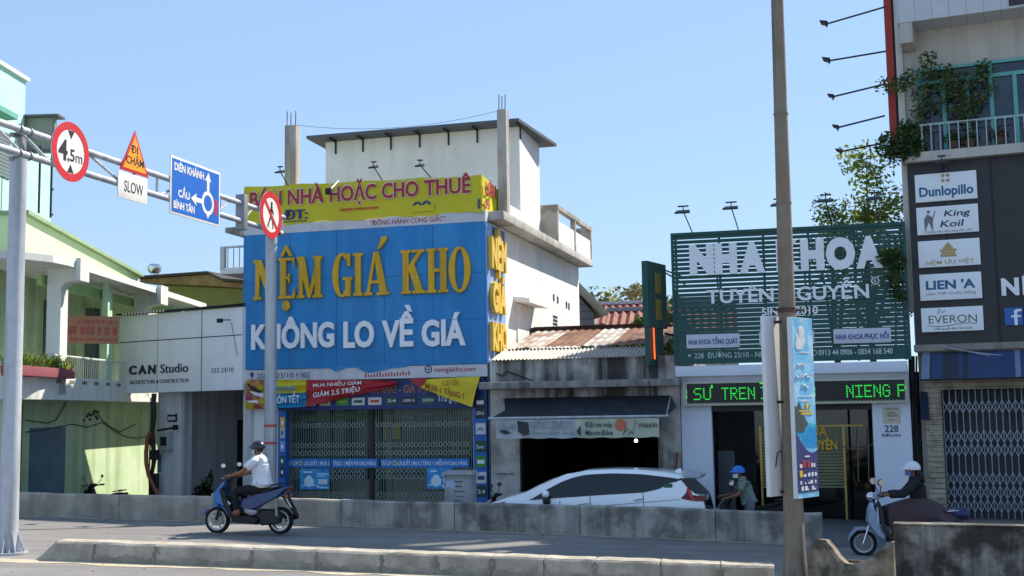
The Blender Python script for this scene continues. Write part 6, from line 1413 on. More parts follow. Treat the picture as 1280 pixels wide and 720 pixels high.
t = T('rear_shed', 'dark grey boarded shed with a sloping fibre roof behind the white shop house', 'building', Fs, (0, 0, -.7))
a = Fs.uv(721, 360)[0]; b = Fs.uv(742, 390)[0]; z0_ = Fs.uv(722, 362)[1]; z1_ = Fs.uv(742, 392)[1]
g = MB(); g.prism([(a-.3, -1), (b, -1), (b, z1_), (a-.3, z0_+.2)], 0, 3, 'y'); g.build('wall', M('shed_board', '59626c', .8, .1, 3, wave=((0, 0, 4), '3d444c', .15)), t)
g = MB(); g.prism([(a-.3, z0_+.25), (b+.35, z1_-.1), (b+.35, z1_+.02), (a-.3, z0_+.42)], -.6, 3.2, 'y'); g.build('roof', M('fibre_sheet', '8b8a84', .8, .12, 3), t)
# ================================================================== trees
def tree(name, label, base, H, crown, n, size, mats, seed, cat='tree', trunk_r=.12, spread=.5, group=None):
    rng = random.Random(seed); t = TL(name, label, cat, (base[0], base[1], 0), 0, group)
    g = MB(); g.tube([(0, 0, -.8), (.05, .03, H*.35), (-.03, .06, H*.6), (0, 0, H*.8)], [trunk_r, trunk_r*.8, trunk_r*.55, trunk_r*.25], 9)
    cs = []
    for c, r, k in crown:
        g.tube([(0, 0, H*.4), (c[0]*.5, c[1]*.5, (H*.4+c[2])/2+.1), c], [trunk_r*.5, trunk_r*.3, trunk_r*.1], 6)
        for _ in range(k):
            d = Vector((rng.gauss(0, 1), rng.gauss(0, 1), rng.gauss(0, 1))).normalized()*r*rng.uniform(.35, 1.05); p = Vector(c)+d; cs.append(tuple(p))
            g.tube([c, tuple(p)], [trunk_r*.1, .008], 5)
    g.build('trunk', bark, t)
    g = MB(); leaves(g, cs, spread, n, size, rng, .6, tuple(range(len(mats)))); g.build('crown', mats, t); return t
b = at(1083, 300, 34.5); zt_ = at(1085, 195, 34.5).z
tree('leafy_tree', 'tall loose leafy tree rising behind the green slat sign and cream building', (b.x, b.y, -.6), zt_+.6, [((.1, 0, zt_-.3), .9, 8), ((.5, 0, zt_-1.6), 1.1, 9), ((-.3, 0, zt_-1.9), .9, 7), ((.3, .3, zt_-3), 1.4, 10), ((-1.0, 0, zt_-2.8), .8, 6), ((1.2, 0, zt_-2.2), 1, 6), ((.4, 0, zt_-4.2), 1.2, 8)], 4200, .085, [leafA, leafC, leafC], 11, spread=.5)
b = at(1040, 300, 33.0); zt_ = at(1045, 262, 33.0).z
tree('small_tree', 'small light green tree just above the slat sign, shorter than its leafy neighbour', (b.x, b.y, -.6), zt_+.5, [((0, 0, zt_-.2), .5, 6), ((.5, 0, zt_-.5), .6, 6), ((-.4, 0, zt_-1.0), .7, 6), ((.3, 0, zt_-1.6), .9, 7)], 1500, .075, [leafC, leafA], 12, spread=.4)
b = at(755, 400, 56); zt_ = at(752, 362, 56).z
tree('distant_tree', 'distant sparse olive tree beside the white shop house', (b.x, b.y, -.6), zt_+.5, [((0, 0, zt_-.6), .8, 7), ((.7, 0, zt_-1), .8, 6), ((-.5, 0, zt_-1.4), 1, 7), ((1.4, 0, zt_-1.6), .9, 6)], 900, .16, [leafC, M('leaf_olive', '8a8358', .7, .2, 2)], 14, spread=.5)
dry = M('dry_foliage', 'a58f52', .8, .25, 3); dry2 = M('dry_pale', '8f8a5a', .8, .25, 3)
b = at(783, 400, 54); zt_ = at(783, 358, 54).z
tree('ochre_tree', 'distant ochre leaved tree rising between the red roofs', (b.x, b.y, -.6), zt_+.4, [((.3, 0, zt_-.3), .5, 6), ((.3, 0, zt_-1.0), .7, 7), ((-.4, 0, zt_-1.7), .9, 8), ((-1.2, 0, zt_-2.2), .9, 8)], 1500, .13, [dry, dry2], 15, spread=.35)
b = at(836, 400, 36); zt_ = at(836, 388, 36).z
tree('shade_tree', 'dark bush behind the projecting green sign', (b.x, b.y, -.6), zt_+.5, [((0, 0, zt_-.3), .5, 6), ((.3, 0, zt_-1), .7, 7), ((-.4, 0, zt_-1.3), .6, 6)], 900, .12, [leafB, leafA], 16, spread=.4)
b = at(806, 430, 40); zt_ = at(806, 392, 40).z
tree('cypress_shrub', 'narrow dark shrub beside the red roofs', (b.x, b.y, -.6), zt_+.5, [((0, 0, zt_-.4), .2, 5), ((0, 0, zt_-1), .3, 5), ((-.8, 0, zt_-.9), .4, 6)], 600, .12, [leafB, leafA], 17, spread=.3)
# plants on the corner building balcony
def bush(name, label, frame, pts, r, n, size, seed, stems, mats):
    rng = random.Random(seed); P = [(*frame.uv(x, y_, v)[:1], v, frame.uv(x, y_, v)[1]) for x, y_, v in pts]
    t = T(name, label, 'plant', frame, P[0]); g = MB(); o = P[0]
    for k_, p in enumerate(P[1:], 1):
        q = min(P[:k_], key=lambda z_: (Vector(z_)-Vector(p)).length); g.tube([q, tuple((Vector(q)+Vector(p))/2+Vector((rng.uniform(-.05, .05), 0, .05))), p], [.014, .01, .006], 5)
    g.build('stem', bark, t); g = MB(); leaves(g, P[stems:], r, n, size, rng, .6, tuple(range(len(mats)))); g.build('foliage', mats, t); return t
bush('climbing_plant', 'straggly bougainvillea climbing across the teal window of the corner building', FT, [(1152, 190, .0), (1160, 75, -.1), (1165, 90, -.1), (1140, 95, -.1), (1130, 105, -.1), (1150, 120, -.1), (1185, 100, -.1), (1195, 120, 0), (1210, 110, 0), (1225, 95, 0), (1215, 135, 0), (1205, 130, 0), (1150, 140, 0), (1145, 155, 0), (1230, 85, 0), (1195, 140, 0), (1222, 125, 0), (1180, 90, 0), (1150, 165, 0), (1105, 107, -.2), (1118, 108, -.2), (1160, 108, 0), (1172, 130, 0), (1212, 150, 0), (1237, 110, 0), (1200, 98, 0), (1188, 112, 0)], 0.24, 2000, .055, 21, 1, [leafB, leafA, M('leaf_olive2', '55602c', .6, .3, 3)])
bush('balcony_shrub', 'dense dark shrub hanging over the left end of the corner building balcony', FT, [(1130, 195, -.1), (1110, 175, -.3), (1118, 185, -.3), (1128, 175, -.2), (1135, 165, -.1), (1105, 185, -.3), (1122, 195, -.35), (1140, 180, -.1), (1145, 190, -.1), (1130, 160, -.1), (1112, 192, -.35), (1150, 185, -.1), (1140, 192, -.2), (1127, 188, -.3)], .22, 1500, .06, 22, 1, [leafB, leafB, leafA])
bush('hanging_vine', 'dark leafy vine trailing over the right end of the slat sign', FN, [(1122, 300, -.4), (1118, 315, -.35), (1112, 325, -.35), (1120, 335, -.35), (1108, 318, -.35), (1116, 345, -.35), (1122, 355, -.35), (1125, 370, -.35), (1120, 365, -.35), (1125, 325, -.35), (1104, 322, -.35)], .16, 520, .06, 23, 1, [leafB, leafA])
for i, (px, lab) in enumerate(((1193, 'small pot plant behind the balcony railing below the window middle'), (1213, 'low green pot plant behind the balcony railing'), (1251, 'reddish pot plant behind the balcony railing at the picture edge'))):
    u, z = FT.uv(px, 190, .05); t = T('pot_plant', lab, 'plant', FT, (u, .05, zs+.2)); zf_ = zs+.2 if False else FT.uv(1131, 206)[1]+.2
    g = MB(); g.lathe([(.08, zf_), (.12, zf_+.22), (.1, zf_+.22)], (u, .05, 0), 'z', 12); g.build('pot', M('pot_brown', '5a4436', .8), t)
    g = MB(); rng = random.Random(30+i); leaves(g, [(u, .05, zf_+.33), (u+.08, .05, zf_+.28), (u-.1, 0, zf_+.3)], .16, 110, .05, rng, .6, (0, 1)); g.build('foliage', [leafB, leafA] if i < 2 else [M('leaf_red', '5e2a2a', .6, .3), leafB], t)
# ================================================================== people helpers
def skin_into(g, nodes, edges, root, sub=2, fold=0):
    """grow one continuous surface over a jointed skeleton; nodes = {name: (x, y, z, r)} or (x, y, z, rx, ry)"""
    names = list(nodes); idx = {n: i for i, n in enumerate(names)}
    me = bpy.data.meshes.new('skeleton'); me.from_pydata([nodes[n][:3] for n in names], [(idx[a], idx[b]) for a, b in edges], [])
    ob = bpy.data.objects.new('skeleton', me); COL.objects.link(ob)
    ob.modifiers.new('s', 'SKIN'); sv = ob.modifiers.new('d', 'SUBSURF'); sv.levels = sub; sv.render_levels = sub
    for n, d in zip(names, me.skin_vertices[0].data):
        r = nodes[n][3:]; d.radius = (r[0], r[-1]); d.use_root = (n == root)
    dg = bpy.context.evaluated_depsgraph_get(); dg.update(); ev = ob.evaluated_get(dg); m2 = ev.to_mesh()
    from mathutils import noise as nz
    g.add([tuple(v.co + v.normal*fold*(nz.noise(Vector((v.co.x*9, v.co.y*9, v.co.z*16))) + .6*nz.noise(v.co*26))) for v in m2.vertices], [tuple(p.vertices) for p in m2.polygons], True)
    ev.to_mesh_clear(); bpy.data.objects.remove(ob); bpy.data.meshes.remove(me)
skin_m = M('skin', '8a5a42', .6, .06, 10); hair_m = M('hair_black', '15120f', .6, .2, 20)
def chain(nodes, edges, names): edges += list(zip(names, names[1:]))
def hand(nodes, edges, wrist, s, d, curl=(0, 0, -1), across=(0, 1, 0)):
    """palm, four bent fingers of different length and a thumb from the palm side; closes round a grip"""
    w = Vector(nodes[wrist][:3]); d = Vector(d).normalized(); c = Vector(curl).normalized(); a = Vector(across).normalized()
    p = w+d*.075; nodes[s+'palm'] = (*p, .03, .024); edges.append((wrist, s+'palm'))
    for i, (o, L) in enumerate(((-.03, .042), (-.01, .05), (.01, .047), (.03, .036))):
        k = p+d*.03+a*o; m = k+d*L*.7+c*L*.3; t = m+c*L*.8-d*L*.2
        for nm, q, r in (('k', k, .010), ('m', m, .009), ('t', t, .008)): nodes[f'{s}f{i}{nm}'] = (*q, r)
        edges += [(s+'palm', f'{s}f{i}k'), (f'{s}f{i}k', f'{s}f{i}m'), (f'{s}f{i}m', f'{s}f{i}t')]
    k = p-d*.02+a*-.035; m = k+d*.03+a*-.012+c*.015; t = m+d*.02+c*.025
    for nm, q in (('k', k), ('m', m), ('t', t)): nodes[f'{s}th{nm}'] = (*q, .010)
    edges += [(s+'palm', s+'thk'), (s+'thk', s+'thm'), (s+'thm', s+'tht')]
def head_nodes(nodes, edges, base, c, yaw=(1, 0)):
    fx, fy = yaw
    nodes['neck'] = (base[0]*.6+c[0]*.4-.01*fx, base[1]*.6+c[1]*.4, base[2]*.55+c[2]*.45-.03, .055, .055)
    nodes['jaw'] = (c[0]+.012*fx, c[1]+.012*fy, c[2]-.055, .072, .07); nodes['skull'] = (c[0]-.008*fx, c[1], c[2]+.03, .095, .083); nodes['crown'] = (c[0]-.012*fx, c[1], c[2]+.095, .06, .055)
    edges += [('chest', 'neck'), ('neck', 'jaw'), ('jaw', 'skull'), ('skull', 'crown')]
def face_bits(g, c, f=1):
    g.ell((c[0]+f*.092, c[1], c[2]-.005), (.018, .014, .022), 8, 6); g.ell((c[0]-f*.005, c[1]+.085, c[2]), (.02, .012, .032), 8, 6); g.ell((c[0]-f*.005, c[1]-.085, c[2]), (.02, .012, .032), 8, 6)
    for s in (-1, 1): g.ell((c[0]+f*.08, c[1]+s*.032, c[2]+.02), (.012, .014, .009), 8, 6)
    g.ell((c[0]+f*.08, c[1], c[2]-.05), (.014, .024, .008), 8, 6)
def slim(N):
    cov = {'pelvis': .78, 'waist': .85, 'chest': .8, 'collar': .5, 'lhip': .5, 'rhip': .5, 'lsh': .68, 'rsh': .68, 'lkn': .85, 'rkn': .85}
    return {n: (*v[:3], *[r*cov.get(n, 1) for r in v[3:]]) for n, v in N.items()}
def legs(g, T_):
    p = T_['pelvis']
    for s_, y in (('l', 1), ('r', -1)):
        n = {'a': (p[0], y*.06, p[2], .115), 'h': T_[s_+'hip'], 'm': (*((Vector(T_[s_+'hip'][:3])+Vector(T_[s_+'kn'][:3]))/2), (T_[s_+'hip'][3]+T_[s_+'kn'][3])/2), 'k': T_[s_+'kn'], 'n': T_[s_+'an']}
        skin_into(g, n, [('a', 'h'), ('h', 'm'), ('m', 'k'), ('k', 'n')], 'a', 3, .010)
    g.ell((p[0], 0, p[2]+.02), (.13, .165, .12), 16, 10)
# ================================================================== two wheelers (front is +x, wheels on z = 0)
def shell(g, poly, w, k=.84, mid=.6, y0=0):
    cx = sum(p[0] for p in poly)/len(poly); cz_ = sum(p[1] for p in poly)/len(poly); n = len(poly); vs = []
    for y, s in ((-w, k), (-w*mid, 1), (w*mid, 1), (w, k)): vs += [(cx+(p[0]-cx)*s, y0+y, cz_+(p[1]-cz_)*s) for p in poly]
    fs = [(l*n+i, l*n+(i+1) % n, (l+1)*n+(i+1) % n, (l+1)*n+i) for l in range(3) for i in range(n)] + [list(range(n))[::-1], list(range(3*n, 4*n))]
    g.add(vs, fs, True)
alloy = M('wheel_alloy', 'a9abb0', .35, .06, 8, metal=.7); disc_m = M('brake_steel', '8e9197', .3, .05, 5, metal=.9)
def wheel(parent, x, R, wd, spokes=5, rimr=.72, thin=False):
    g = MB(); prof = []
    for k in range(12): a = 2*math.pi*k/12; prof.append((R-.5*wd*1.1+.5*wd*1.1*math.cos(a), wd*.5*math.sin(a)))
    prof = [(R*rimr+.01, -wd*.42), (R*.93, -wd*.5), (R, -wd*.22), (R, wd*.22), (R*.93, wd*.5), (R*rimr+.01, wd*.42)]
    g.lathe(prof, (x, 0, R), 'y', 36, True); wv = g.build('wheel', rubber, parent)
    g = MB(); g.lathe([(R*rimr-.02, -wd*.36), (R*rimr+.012, -wd*.4), (R*rimr+.012, wd*.4), (R*rimr-.02, wd*.36)], (x, 0, R), 'y', 36, True)
    g.lathe([(.03, -wd*.6), (.03, wd*.6)], (x, 0, R), 'y', 12)
    for k in range(spokes):
        a = 2*math.pi*k/spokes+.4; w_ = .006 if thin else .016
        for s in ((-1, 1) if not thin else (0,)):
            g.tube([(x+.025*math.cos(a), s*.012, R+.025*math.sin(a)), (x+(R*rimr-.01)*math.cos(a+.12), s*.012, R+(R*rimr-.01)*math.sin(a+.12))], w_*.6 if thin else w_*.75, 6)
    g.build('rim', alloy, wv)
    g = MB(); g.lathe([(R*.42, .04), (R*.42, .045), (.05, .045), (.05, .04)], (x, 0, R), 'y', 24, True); g.build('brake_disc', disc_m, wv)
def mirror(parent, x, y, z, dx, dy, m=black, rr=(.055, .016, .045)):
    g = MB(); g.tube([(x, y, z), (x+dx*.5, y+dy*.7, z+.1), (x+dx, y+dy, z+.17)], .008, 6); g.ell((x+dx, y+dy, z+.2), rr, 12, 8); mi = g.build('mirror', m, parent)
    g = MB(); g.prism([(x+dx-.012+rr[0]*.85*math.cos(2*math.pi*k/16), z+.2+rr[2]*.85*math.sin(2*math.pi*k/16)) for k in range(16)], y+dy+rr[1]-.004, y+dy+rr[1]+.003, 'y'); g.build('mirror_glass', chrome, mi)
def sport_scooter(t, body, dark=black):
    wheel(t, .64, .25, .09); wheel(t, -.64, .25, .11)
    S = lambda pts: pts
    g = MB(); g.tube([(.64, -.07, .25), (.56, -.07, .55)], .022, 8); g.tube([(.64, .07, .25), (.56, .07, .55)], .022, 8); g.tube([(.56, 0, .5), (.36, 0, 1.02)], .03, 8); g.build('fork', dark_metal, t)
    g = MB(); pts = []
    for k in range(9): a = math.radians(20+k*17); pts.append((.64+.285*math.cos(a), .25+.285*math.sin(a)))
    inn = [(.64+.262*math.cos(math.radians(20+k*17)), .25+.262*math.sin(math.radians(20+k*17))) for k in range(9)][::-1]; shell(g, pts+inn, .075, .99); shell(g, [(.62, .5), (.72, .54), (.66, .66), (.55, .62)], .07); g.build('front_fender', body, t)
    g = MB(); shell(g, [(.72, .72), (.68, .60), (.55, .52), (.36, .44), (.30, .52), (.38, .70), (.46, .86), (.44, .97), (.50, .96), (.60, .86)], .17, .75, .45); g.build('front_cowl', body, t)
    g = MB(); shell(g, [(.47, .88), (.36, .66), (.27, .46), (.22, .34), (.30, .32), (.38, .45), (.45, .6), (.52, .84)], .2, .9, .7); g.build('leg_shield', dark, t)
    for s in (-1, 1):
        g = MB(); shell(g, [(.715, .73), (.66, .655), (.57, .66), (.62, .78)], .02, .85, .5, s*.115); g.build('headlight', M('headlight_lens', 'c9d2da', .1, .03, 3, metal=.3), t)
        g = MB(); shell(g, [(.42, .60), (.34, .62), (.27, .57), (.33, .52)], .012, .8, .5, s*.185); g.build('fairing_accent', M('accent_silver', 'a8cbe4', .3, .05, 3), t)
    g = MB(); shell(g, [(.45, .95), (.36, 1.0), (.27, 1.03), (.26, 1.08), (.36, 1.10), (.44, 1.03)], .09, .8); g.build('handlebar_cover', dark, t)
    g = MB(); g.tube([(.34, -.34, 1.05), (.36, -.15, 1.04), (.38, 0, 1.03), (.36, .15, 1.04), (.34, .34, 1.05)], .018, 8)
    for s in (-1, 1): g.tube([(.345, s*.22, 1.05), (.335, s*.35, 1.05)], .024, 8); g.tube([(.40, s*.16, 1.05), (.40, s*.33, 1.04)], .008, 6)
    g.build('handlebar', M('grip_grey', '5d6066', .5, .1, 5, metal=.3), t)
    mirror(t, .36, .16, 1.07, .03, .12); mirror(t, .36, -.16, 1.07, .0, -.14)
    g = MB(); shell(g, [(.30, .34), (.30, .22), (-.2, .18), (-.28, .3), (-.1, .34)], .16, .92); g.build('floorboard', dark, t)
    g = MB(); shell(g, [(.16, .50), (.10, .64), (-.10, .72), (-.45, .79), (-.80, .885), (-.86, .86), (-.68, .71), (-.42, .58), (-.19, .47), (.05, .42)], .15, .86, .7); g.build('side_panel', M('panel_navy', '123f73', .3, .1, 4, coat=.5) if body.name == 'scooter_blue' else body, t)
    g = MB(); shell(g, [(.14, .76), (.02, .80), (-.2, .78), (-.36, .82), (-.62, .885), (-.70, .875), (-.5, .80), (-.2, .72), (.08, .70)], .13, .8, .55); g.build('seat', M('seat_black', '17171a', .7, .1, 8), t)
    g = MB(); g.tube([(-.5, .1, .9), (-.78, .09, .95), (-.84, 0, .945), (-.78, -.09, .95), (-.5, -.1, .9)], .014, 8); g.build('grab_rail', dark, t)
    g = MB(); shell(g, [(-.80, .86), (-.87, .86), (-.84, .78), (-.74, .77)], .07, .85); g.build('tail_light', M('tail_red', '8a1620', .3, .05, 5), t)
    for s in (-1, 1):
        g = MB(); shell(g, [(.02, .47), (-.2, .45), (-.26, .41), (-.1, .36), (.0, .4)], .012, .85, .5, s*.16); g.build('side_trim', M('trim_silver', '9da3aa', .4, .05, 3, metal=.4), t)
        g = MB(); shell(g, [(-.05, .665), (-.45, .735), (-.78, .855), (-.76, .835), (-.45, .70), (-.05, .64)], .006, .95, .5, s*.143); g.build('stripe', M('stripe_pale', '86a6c6', .4, .1, 5), t)
    g = MB(); shell(g, [(-.15, .36), (-.3, .46), (-.62, .44), (-.72, .34), (-.66, .2), (-.3, .16)], .11, .85, .7); g.build('engine', dark_metal, t)
    g = MB(); g.tube([(.0, -.13, .2), (-.3, -.16, .2), (-.5, -.17, .24), (-.9, -.18, .32)], [.02, .03, .055, .06], 12); g.build('exhaust', M('exhaust_black', '1d1e20', .4, .1, 6, metal=.4), t)
    g = MB(); g.tube([(-.62, .12, .34), (-.60, .13, .66)], .03, 10); g.build('shock_absorber', M('shock_grey', '8c8f92', .4, .1, 5, metal=.5), t)
    g = MB(); shell(g, [(-.68, .70), (-.78, .72), (-.90, .52), (-.97, .36), (-.93, .35), (-.82, .52)], .06, .95); g.build('rear_fender', dark, t)
    g = MB(); g.hexa([(-.895, -.1, .50), (-.885, -.1, .49), (-.885, .1, .49), (-.895, .1, .50), (-.80, -.1, .66), (-.79, -.1, .655), (-.79, .1, .655), (-.80, .1, .66)])
    pl = g.build('licence_plate', M('plate_white', 'd5d7da', .5, .03, 4), t)
    g = MB()
    for rrow, (f0, f1) in enumerate(((.55, .85), (.12, .42))):
        for k in range(4): y_ = -.07+k*.038; g.hexa([(-.897+.095*f0+.0, y_, .50+.16*f0), (-.893+.095*f0, y_, .50+.16*f0), (-.893+.095*f0, y_+.022, .50+.16*f0), (-.897+.095*f0, y_+.022, .50+.16*f0), (-.899+.095*f1, y_, .50+.16*f1), (-.895+.095*f1, y_, .50+.16*f1), (-.895+.095*f1, y_+.022, .50+.16*f1), (-.899+.095*f1, y_+.022, .50+.16*f1)])
    g.build('plate_marks', black, pl)
    for s in (-1, 1): g = MB(); g.ell((-.80, s*.1, .70), (.03, .03, .025), 8, 6); g.build('indicator', M('indicator_orange', 'c8782a', .3), t)
blue_body = M('scooter_blue', '0a66ae', .25, .12, 3, coat=.6)
b = gpt(311, 667.5); hd = math.atan2(.245, -.97)
sc_ = TL('motor_scooter', 'bright blue motor scooter ridden by the man in the white shirt', 'scooter', (b.x, b.y, b.z+.004), hd)
sport_scooter(sc_, blue_body)
# ---- rider in white shirt (same local axes as the scooter)
rd = TL('person', 'man in a white short sleeved shirt, black trousers and dark helmet riding the blue scooter', 'person', (b.x, b.y, b.z+.004), hd)
N_ = {}; E_ = []
N_['pelvis'] = (-.28, 0, .90, .15, .17); N_['waist'] = (-.27, 0, 1.05, .125, .16); N_['chest'] = (-.21, 0, 1.27, .125, .17); N_['collar'] = (-.19, 0, 1.38, .085, .12)
chain(N_, E_, ['pelvis', 'waist', 'chest', 'collar'])
hc = (-.165, 0, 1.565)
N_['neck'] = (-.175, 0, 1.44, .058); N_['jaw'] = (hc[0]+.012, 0, hc[2]-.055, .072, .07); N_['skull'] = (hc[0]-.008, 0, hc[2]+.03, .095, .083); N_['crown'] = (hc[0]-.012, 0, hc[2]+.09, .06, .055); chain(N_, E_, ['collar', 'neck', 'jaw', 'skull', 'crown'])
for s, y in (('l', 1), ('r', -1)):
    N_[s+'sh'] = (-.19, y*.19, 1.345, .062); N_[s+'el'] = (.03, y*.28, 1.14, .045); N_[s+'wr'] = (.24, y*.28, 1.085, .031); chain(N_, E_, ['collar', s+'sh', s+'el', s+'wr']); hand(N_, E_, s+'wr', s, (.9, 0, -.12), (-.1, 0, -1), (0, 1, 0))
    N_[s+'hip'] = (-.2, y*.11, .88, .095); N_[s+'kn'] = (.20, y*.17, .80, .062); N_[s+'an'] = (.16, y*.15, .40, .042); N_[s+'toe'] = (.30, y*.16, .365, .034); N_[s+'heel'] = (.12, y*.15, .365, .036)
    chain(N_, E_, ['pelvis', s+'hip', s+'kn', s+'an', s+'toe']); E_.append((s+'an', s+'heel'))
g = MB(); skin_into(g, slim(N_), E_, 'pelvis'); face_bits(g, hc); g.build('body', skin_m, rd)
def sub_body(names_r, edges, grow): return {n: (*N_[n][:3], *[r*k+grow for r in N_[n][3:]]) for n, k in names_r.items()}
shirt_m = M('shirt_white', 'dfe1e8', .85, .03, 6, .15, 25)
SN = {n: (*N_[n][:3], *[r+.022 for r in N_[n][3:]]) for n in ('pelvis', 'waist', 'chest', 'collar', 'lsh', 'rsh')}; SN['pelvis'] = (-.275, 0, .92, .20, .20); SN['hem'] = (-.27, 0, .83, .205, .205)
SN['collar'] = (-.19, 0, 1.385, .09, .13); SE = [('hem', 'pelvis'), ('pelvis', 'waist'), ('waist', 'chest'), ('chest', 'collar'), ('collar', 'lsh'), ('collar', 'rsh')]
for s, y in (('l', 1), ('r', -1)): SN[s+'m'] = (-.085, y*.235, 1.245, .078); SN[s+'c'] = (-.055, y*.252, 1.215, .072); SE += [(s+'sh', s+'m'), (s+'m', s+'c')]
g = MB(); skin_into(g, SN, SE, 'waist', 3, .014); g.tube([(-.19, -.01, 1.42), (-.185, 0, 1.455)], .075, 12); g.build('shirt', shirt_m, rd)
TN = {n: (*N_[n][:3], *[r+.02 for r in N_[n][3:]]) for n in ('pelvis', 'lhip', 'rhip', 'lkn', 'rkn', 'lan', 'ran')}; TN['pelvis'] = (-.29, 0, .845, .13, .17); TN['lhip'] = (-.2, .11, .84, .088); TN['rhip'] = (-.2, -.11, .84, .088)
for s, y in (('l', 1), ('r', -1)): TN[s+'an'] = (.165, y*.15, .43, .068)
g = MB(); legs(g, TN); g.build('trousers', M('trousers_black', '121216', .85, .1, 8, .15, 25), rd)
for y in (1, -1):
    g = MB(); g.tube([(.10, y*.155, .345), (.34, y*.165, .345)], [.04, .035], 8); g.build('sandal', M('sandal_brown', '3c2a20', .8), rd)
def helmet(parent, c, m, f=1, peak=True, shade=None):
    g = MB(); vs = []; n = 20; rings = 8
    for i in range(rings+1):
        t_ = math.radians(-12+102*i/rings)
        for k in range(n):
            a = 2*math.pi*k/n; vs.append((c[0]-.01*f+.138*math.cos(t_)*math.cos(a), c[1]+.118*math.cos(t_)*math.sin(a), c[2]+.035+.125*math.sin(t_)))
    g.add(vs, [(i*n+k, i*n+(k+1) % n, (i+1)*n+(k+1) % n, (i+1)*n+k) for i in range(rings) for k in range(n)], True)
    hl = g.build('helmet', m, parent)
    if peak:
        g = MB(); vs = []
        for k in range(11):
            a = math.radians(-70+14*k); x0 = .132*math.cos(a); y0 = .112*math.sin(a); e = .075*math.cos(math.radians(-75+15*k))
            vs += [(c[0]+f*(x0-.01), c[1]+y0, c[2]+.045), (c[0]+f*(x0+e-.01), c[1]+y0*1.02, c[2]+.02), (c[0]+f*(x0+e-.01), c[1]+y0*1.02, c[2]+.03), (c[0]+f*(x0-.01), c[1]+y0, c[2]+.06)]
        g.add(vs, [(k*4+j, k*4+(j+1) % 4, k*4+4+(j+1) % 4, k*4+4+j) for k in range(10) for j in range(4)], True); g.build('peak', shade or m, hl)
    g = MB()
    for s in (-1, 1): g.tube([(c[0]-.02*f, c[1]+s*.095, c[2]+.03), (c[0]+.015*f, c[1]+s*.085, c[2]-.06), (c[0]+.03*f, c[1]+s*.02, c[2]-.115)], .008, 6)
    g.build('chin_strap', black, hl)
helmet(rd, hc, M('helmet_navy', '1c2030', .3, .08, 4, coat=.4))
def mask(parent, c, m, f=1):
    g = MB(); vs = []; n = 12
    for i in range(6):
        z = -.095+i*.017
        for k in range(n+1):
            a = math.radians(-88+176*k/n); r = 1+.02*math.sin(i); vs.append((c[0]+f*(.012+(.088+.012*math.cos(a))*math.cos(a)*r), c[1]+.083*math.sin(a), c[2]+z+.02*math.cos(a)*(.5-i/5)))
    g.add(vs, [(i*(n+1)+k, i*(n+1)+k+1, (i+1)*(n+1)+k+1, (i+1)*(n+1)+k) for i in range(5) for k in range(n)], True); g.build('face_mask', m, parent)
mask(rd, hc, M('mask_pale', 'b9bcc0', .8))
g = MB(); g.ell((hc[0]-.05, 0, hc[2]-.01), (.065, .08, .06), 12, 8); g.build('hair', hair_m, rd)
# ================================================================== classic grey scooter and its rider
grey_body = M('scooter_grey', '8fa3b8', .2, .04, 2, coat=.6); cream_ = M('scooter_inner', '23252b', .5, .1, 5)
lp = gpt(1080, 694); wl = at(1080, 693, lp.y); hd2 = math.atan2(.25, -.968); ax = Vector((math.cos(hd2), math.sin(hd2), 0))
org2 = Vector((lp.x, lp.y, 0)) - ax*.60; zz_ = gz(org2.x, org2.y)
sz_old = sz(org2.x, org2.y); zz_ = sz(org2.x, org2.y) if org2.y > bary(org2.x) else zz_
ls = TL('classic_scooter', 'silver grey classic step through scooter ridden by the woman in a dark jacket', 'scooter', (org2.x, org2.y, zz_), hd2)
wheel(ls, .60, .225, .10, 18, .68, True); wheel(ls, -.62, .225, .11, 8, .68)
g = MB(); pts = [(.60+.255*math.cos(math.radians(8+k*17)), .235+.27*math.sin(math.radians(8+k*17))) for k in range(11)]; inn = [(.60+.235*math.cos(math.radians(8+k*17)), .235+.235*math.sin(math.radians(8+k*17))) for k in range(11)][::-1]
shell(g, pts+inn, .085, .985, .5); shell(g, [(.40, .38), (.55, .49), (.72, .50), (.84, .36), (.84, .30), (.7, .44), (.55, .45)], .075, .95); g.build('front_fender', grey_body, ls)
g = MB(); g.tube([(.60, .075, .225), (.50, .075, .52)], .02, 8); g.tube([(.50, 0, .45), (.34, 0, .98)], .028, 8); g.build('fork', chrome, ls)
g = MB(); shell(g, [(.52, .80), (.55, .62), (.46, .45), (.36, .30), (.24, .22), (.20, .26), (.30, .42), (.36, .60), (.36, .80), (.42, .92), (.48, .90)], .2, .72, .4); g.build('front_shield', grey_body, ls)
g = MB(); shell(g, [(.38, .90), (.33, .80), (.32, .60), (.26, .42), (.16, .26), (.10, .26), (.20, .45), (.25, .62), (.27, .82), (.31, .92)], .19, .9, .8); g.build('leg_shield', cream_, ls)
g = MB(); g.ell((.44, 0, 1.0), (.09, .085, .085), 14, 10); g.build('headlight', chrome, ls)
g = MB(); shell(g, [(.44, .95), (.34, .96), (.25, 1.02), (.27, 1.08), (.36, 1.09), (.43, 1.05)], .08, .8); g.build('handlebar_cover', grey_body, ls)
g = MB(); g.tube([(.27, -.33, 1.03), (.31, -.15, 1.03), (.34, 0, 1.02), (.31, .15, 1.03), (.27, .33, 1.03)], .018, 8)
for s in (-1, 1): g.tube([(.275, s*.21, 1.03), (.26, s*.35, 1.03)], .024, 8)
g.build('handlebar', black, ls)
mirror(ls, .30, .15, 1.05, -.02, .12, black, (.06, .016, .065)); mirror(ls, .30, -.15, 1.05, .10, -.12, black, (.06, .016, .065))
g = MB(); shell(g, [(.26, .26), (-.2, .26), (-.2, .19), (.24, .19)], .15, .95); g.build('floorboard', grey_body, ls)
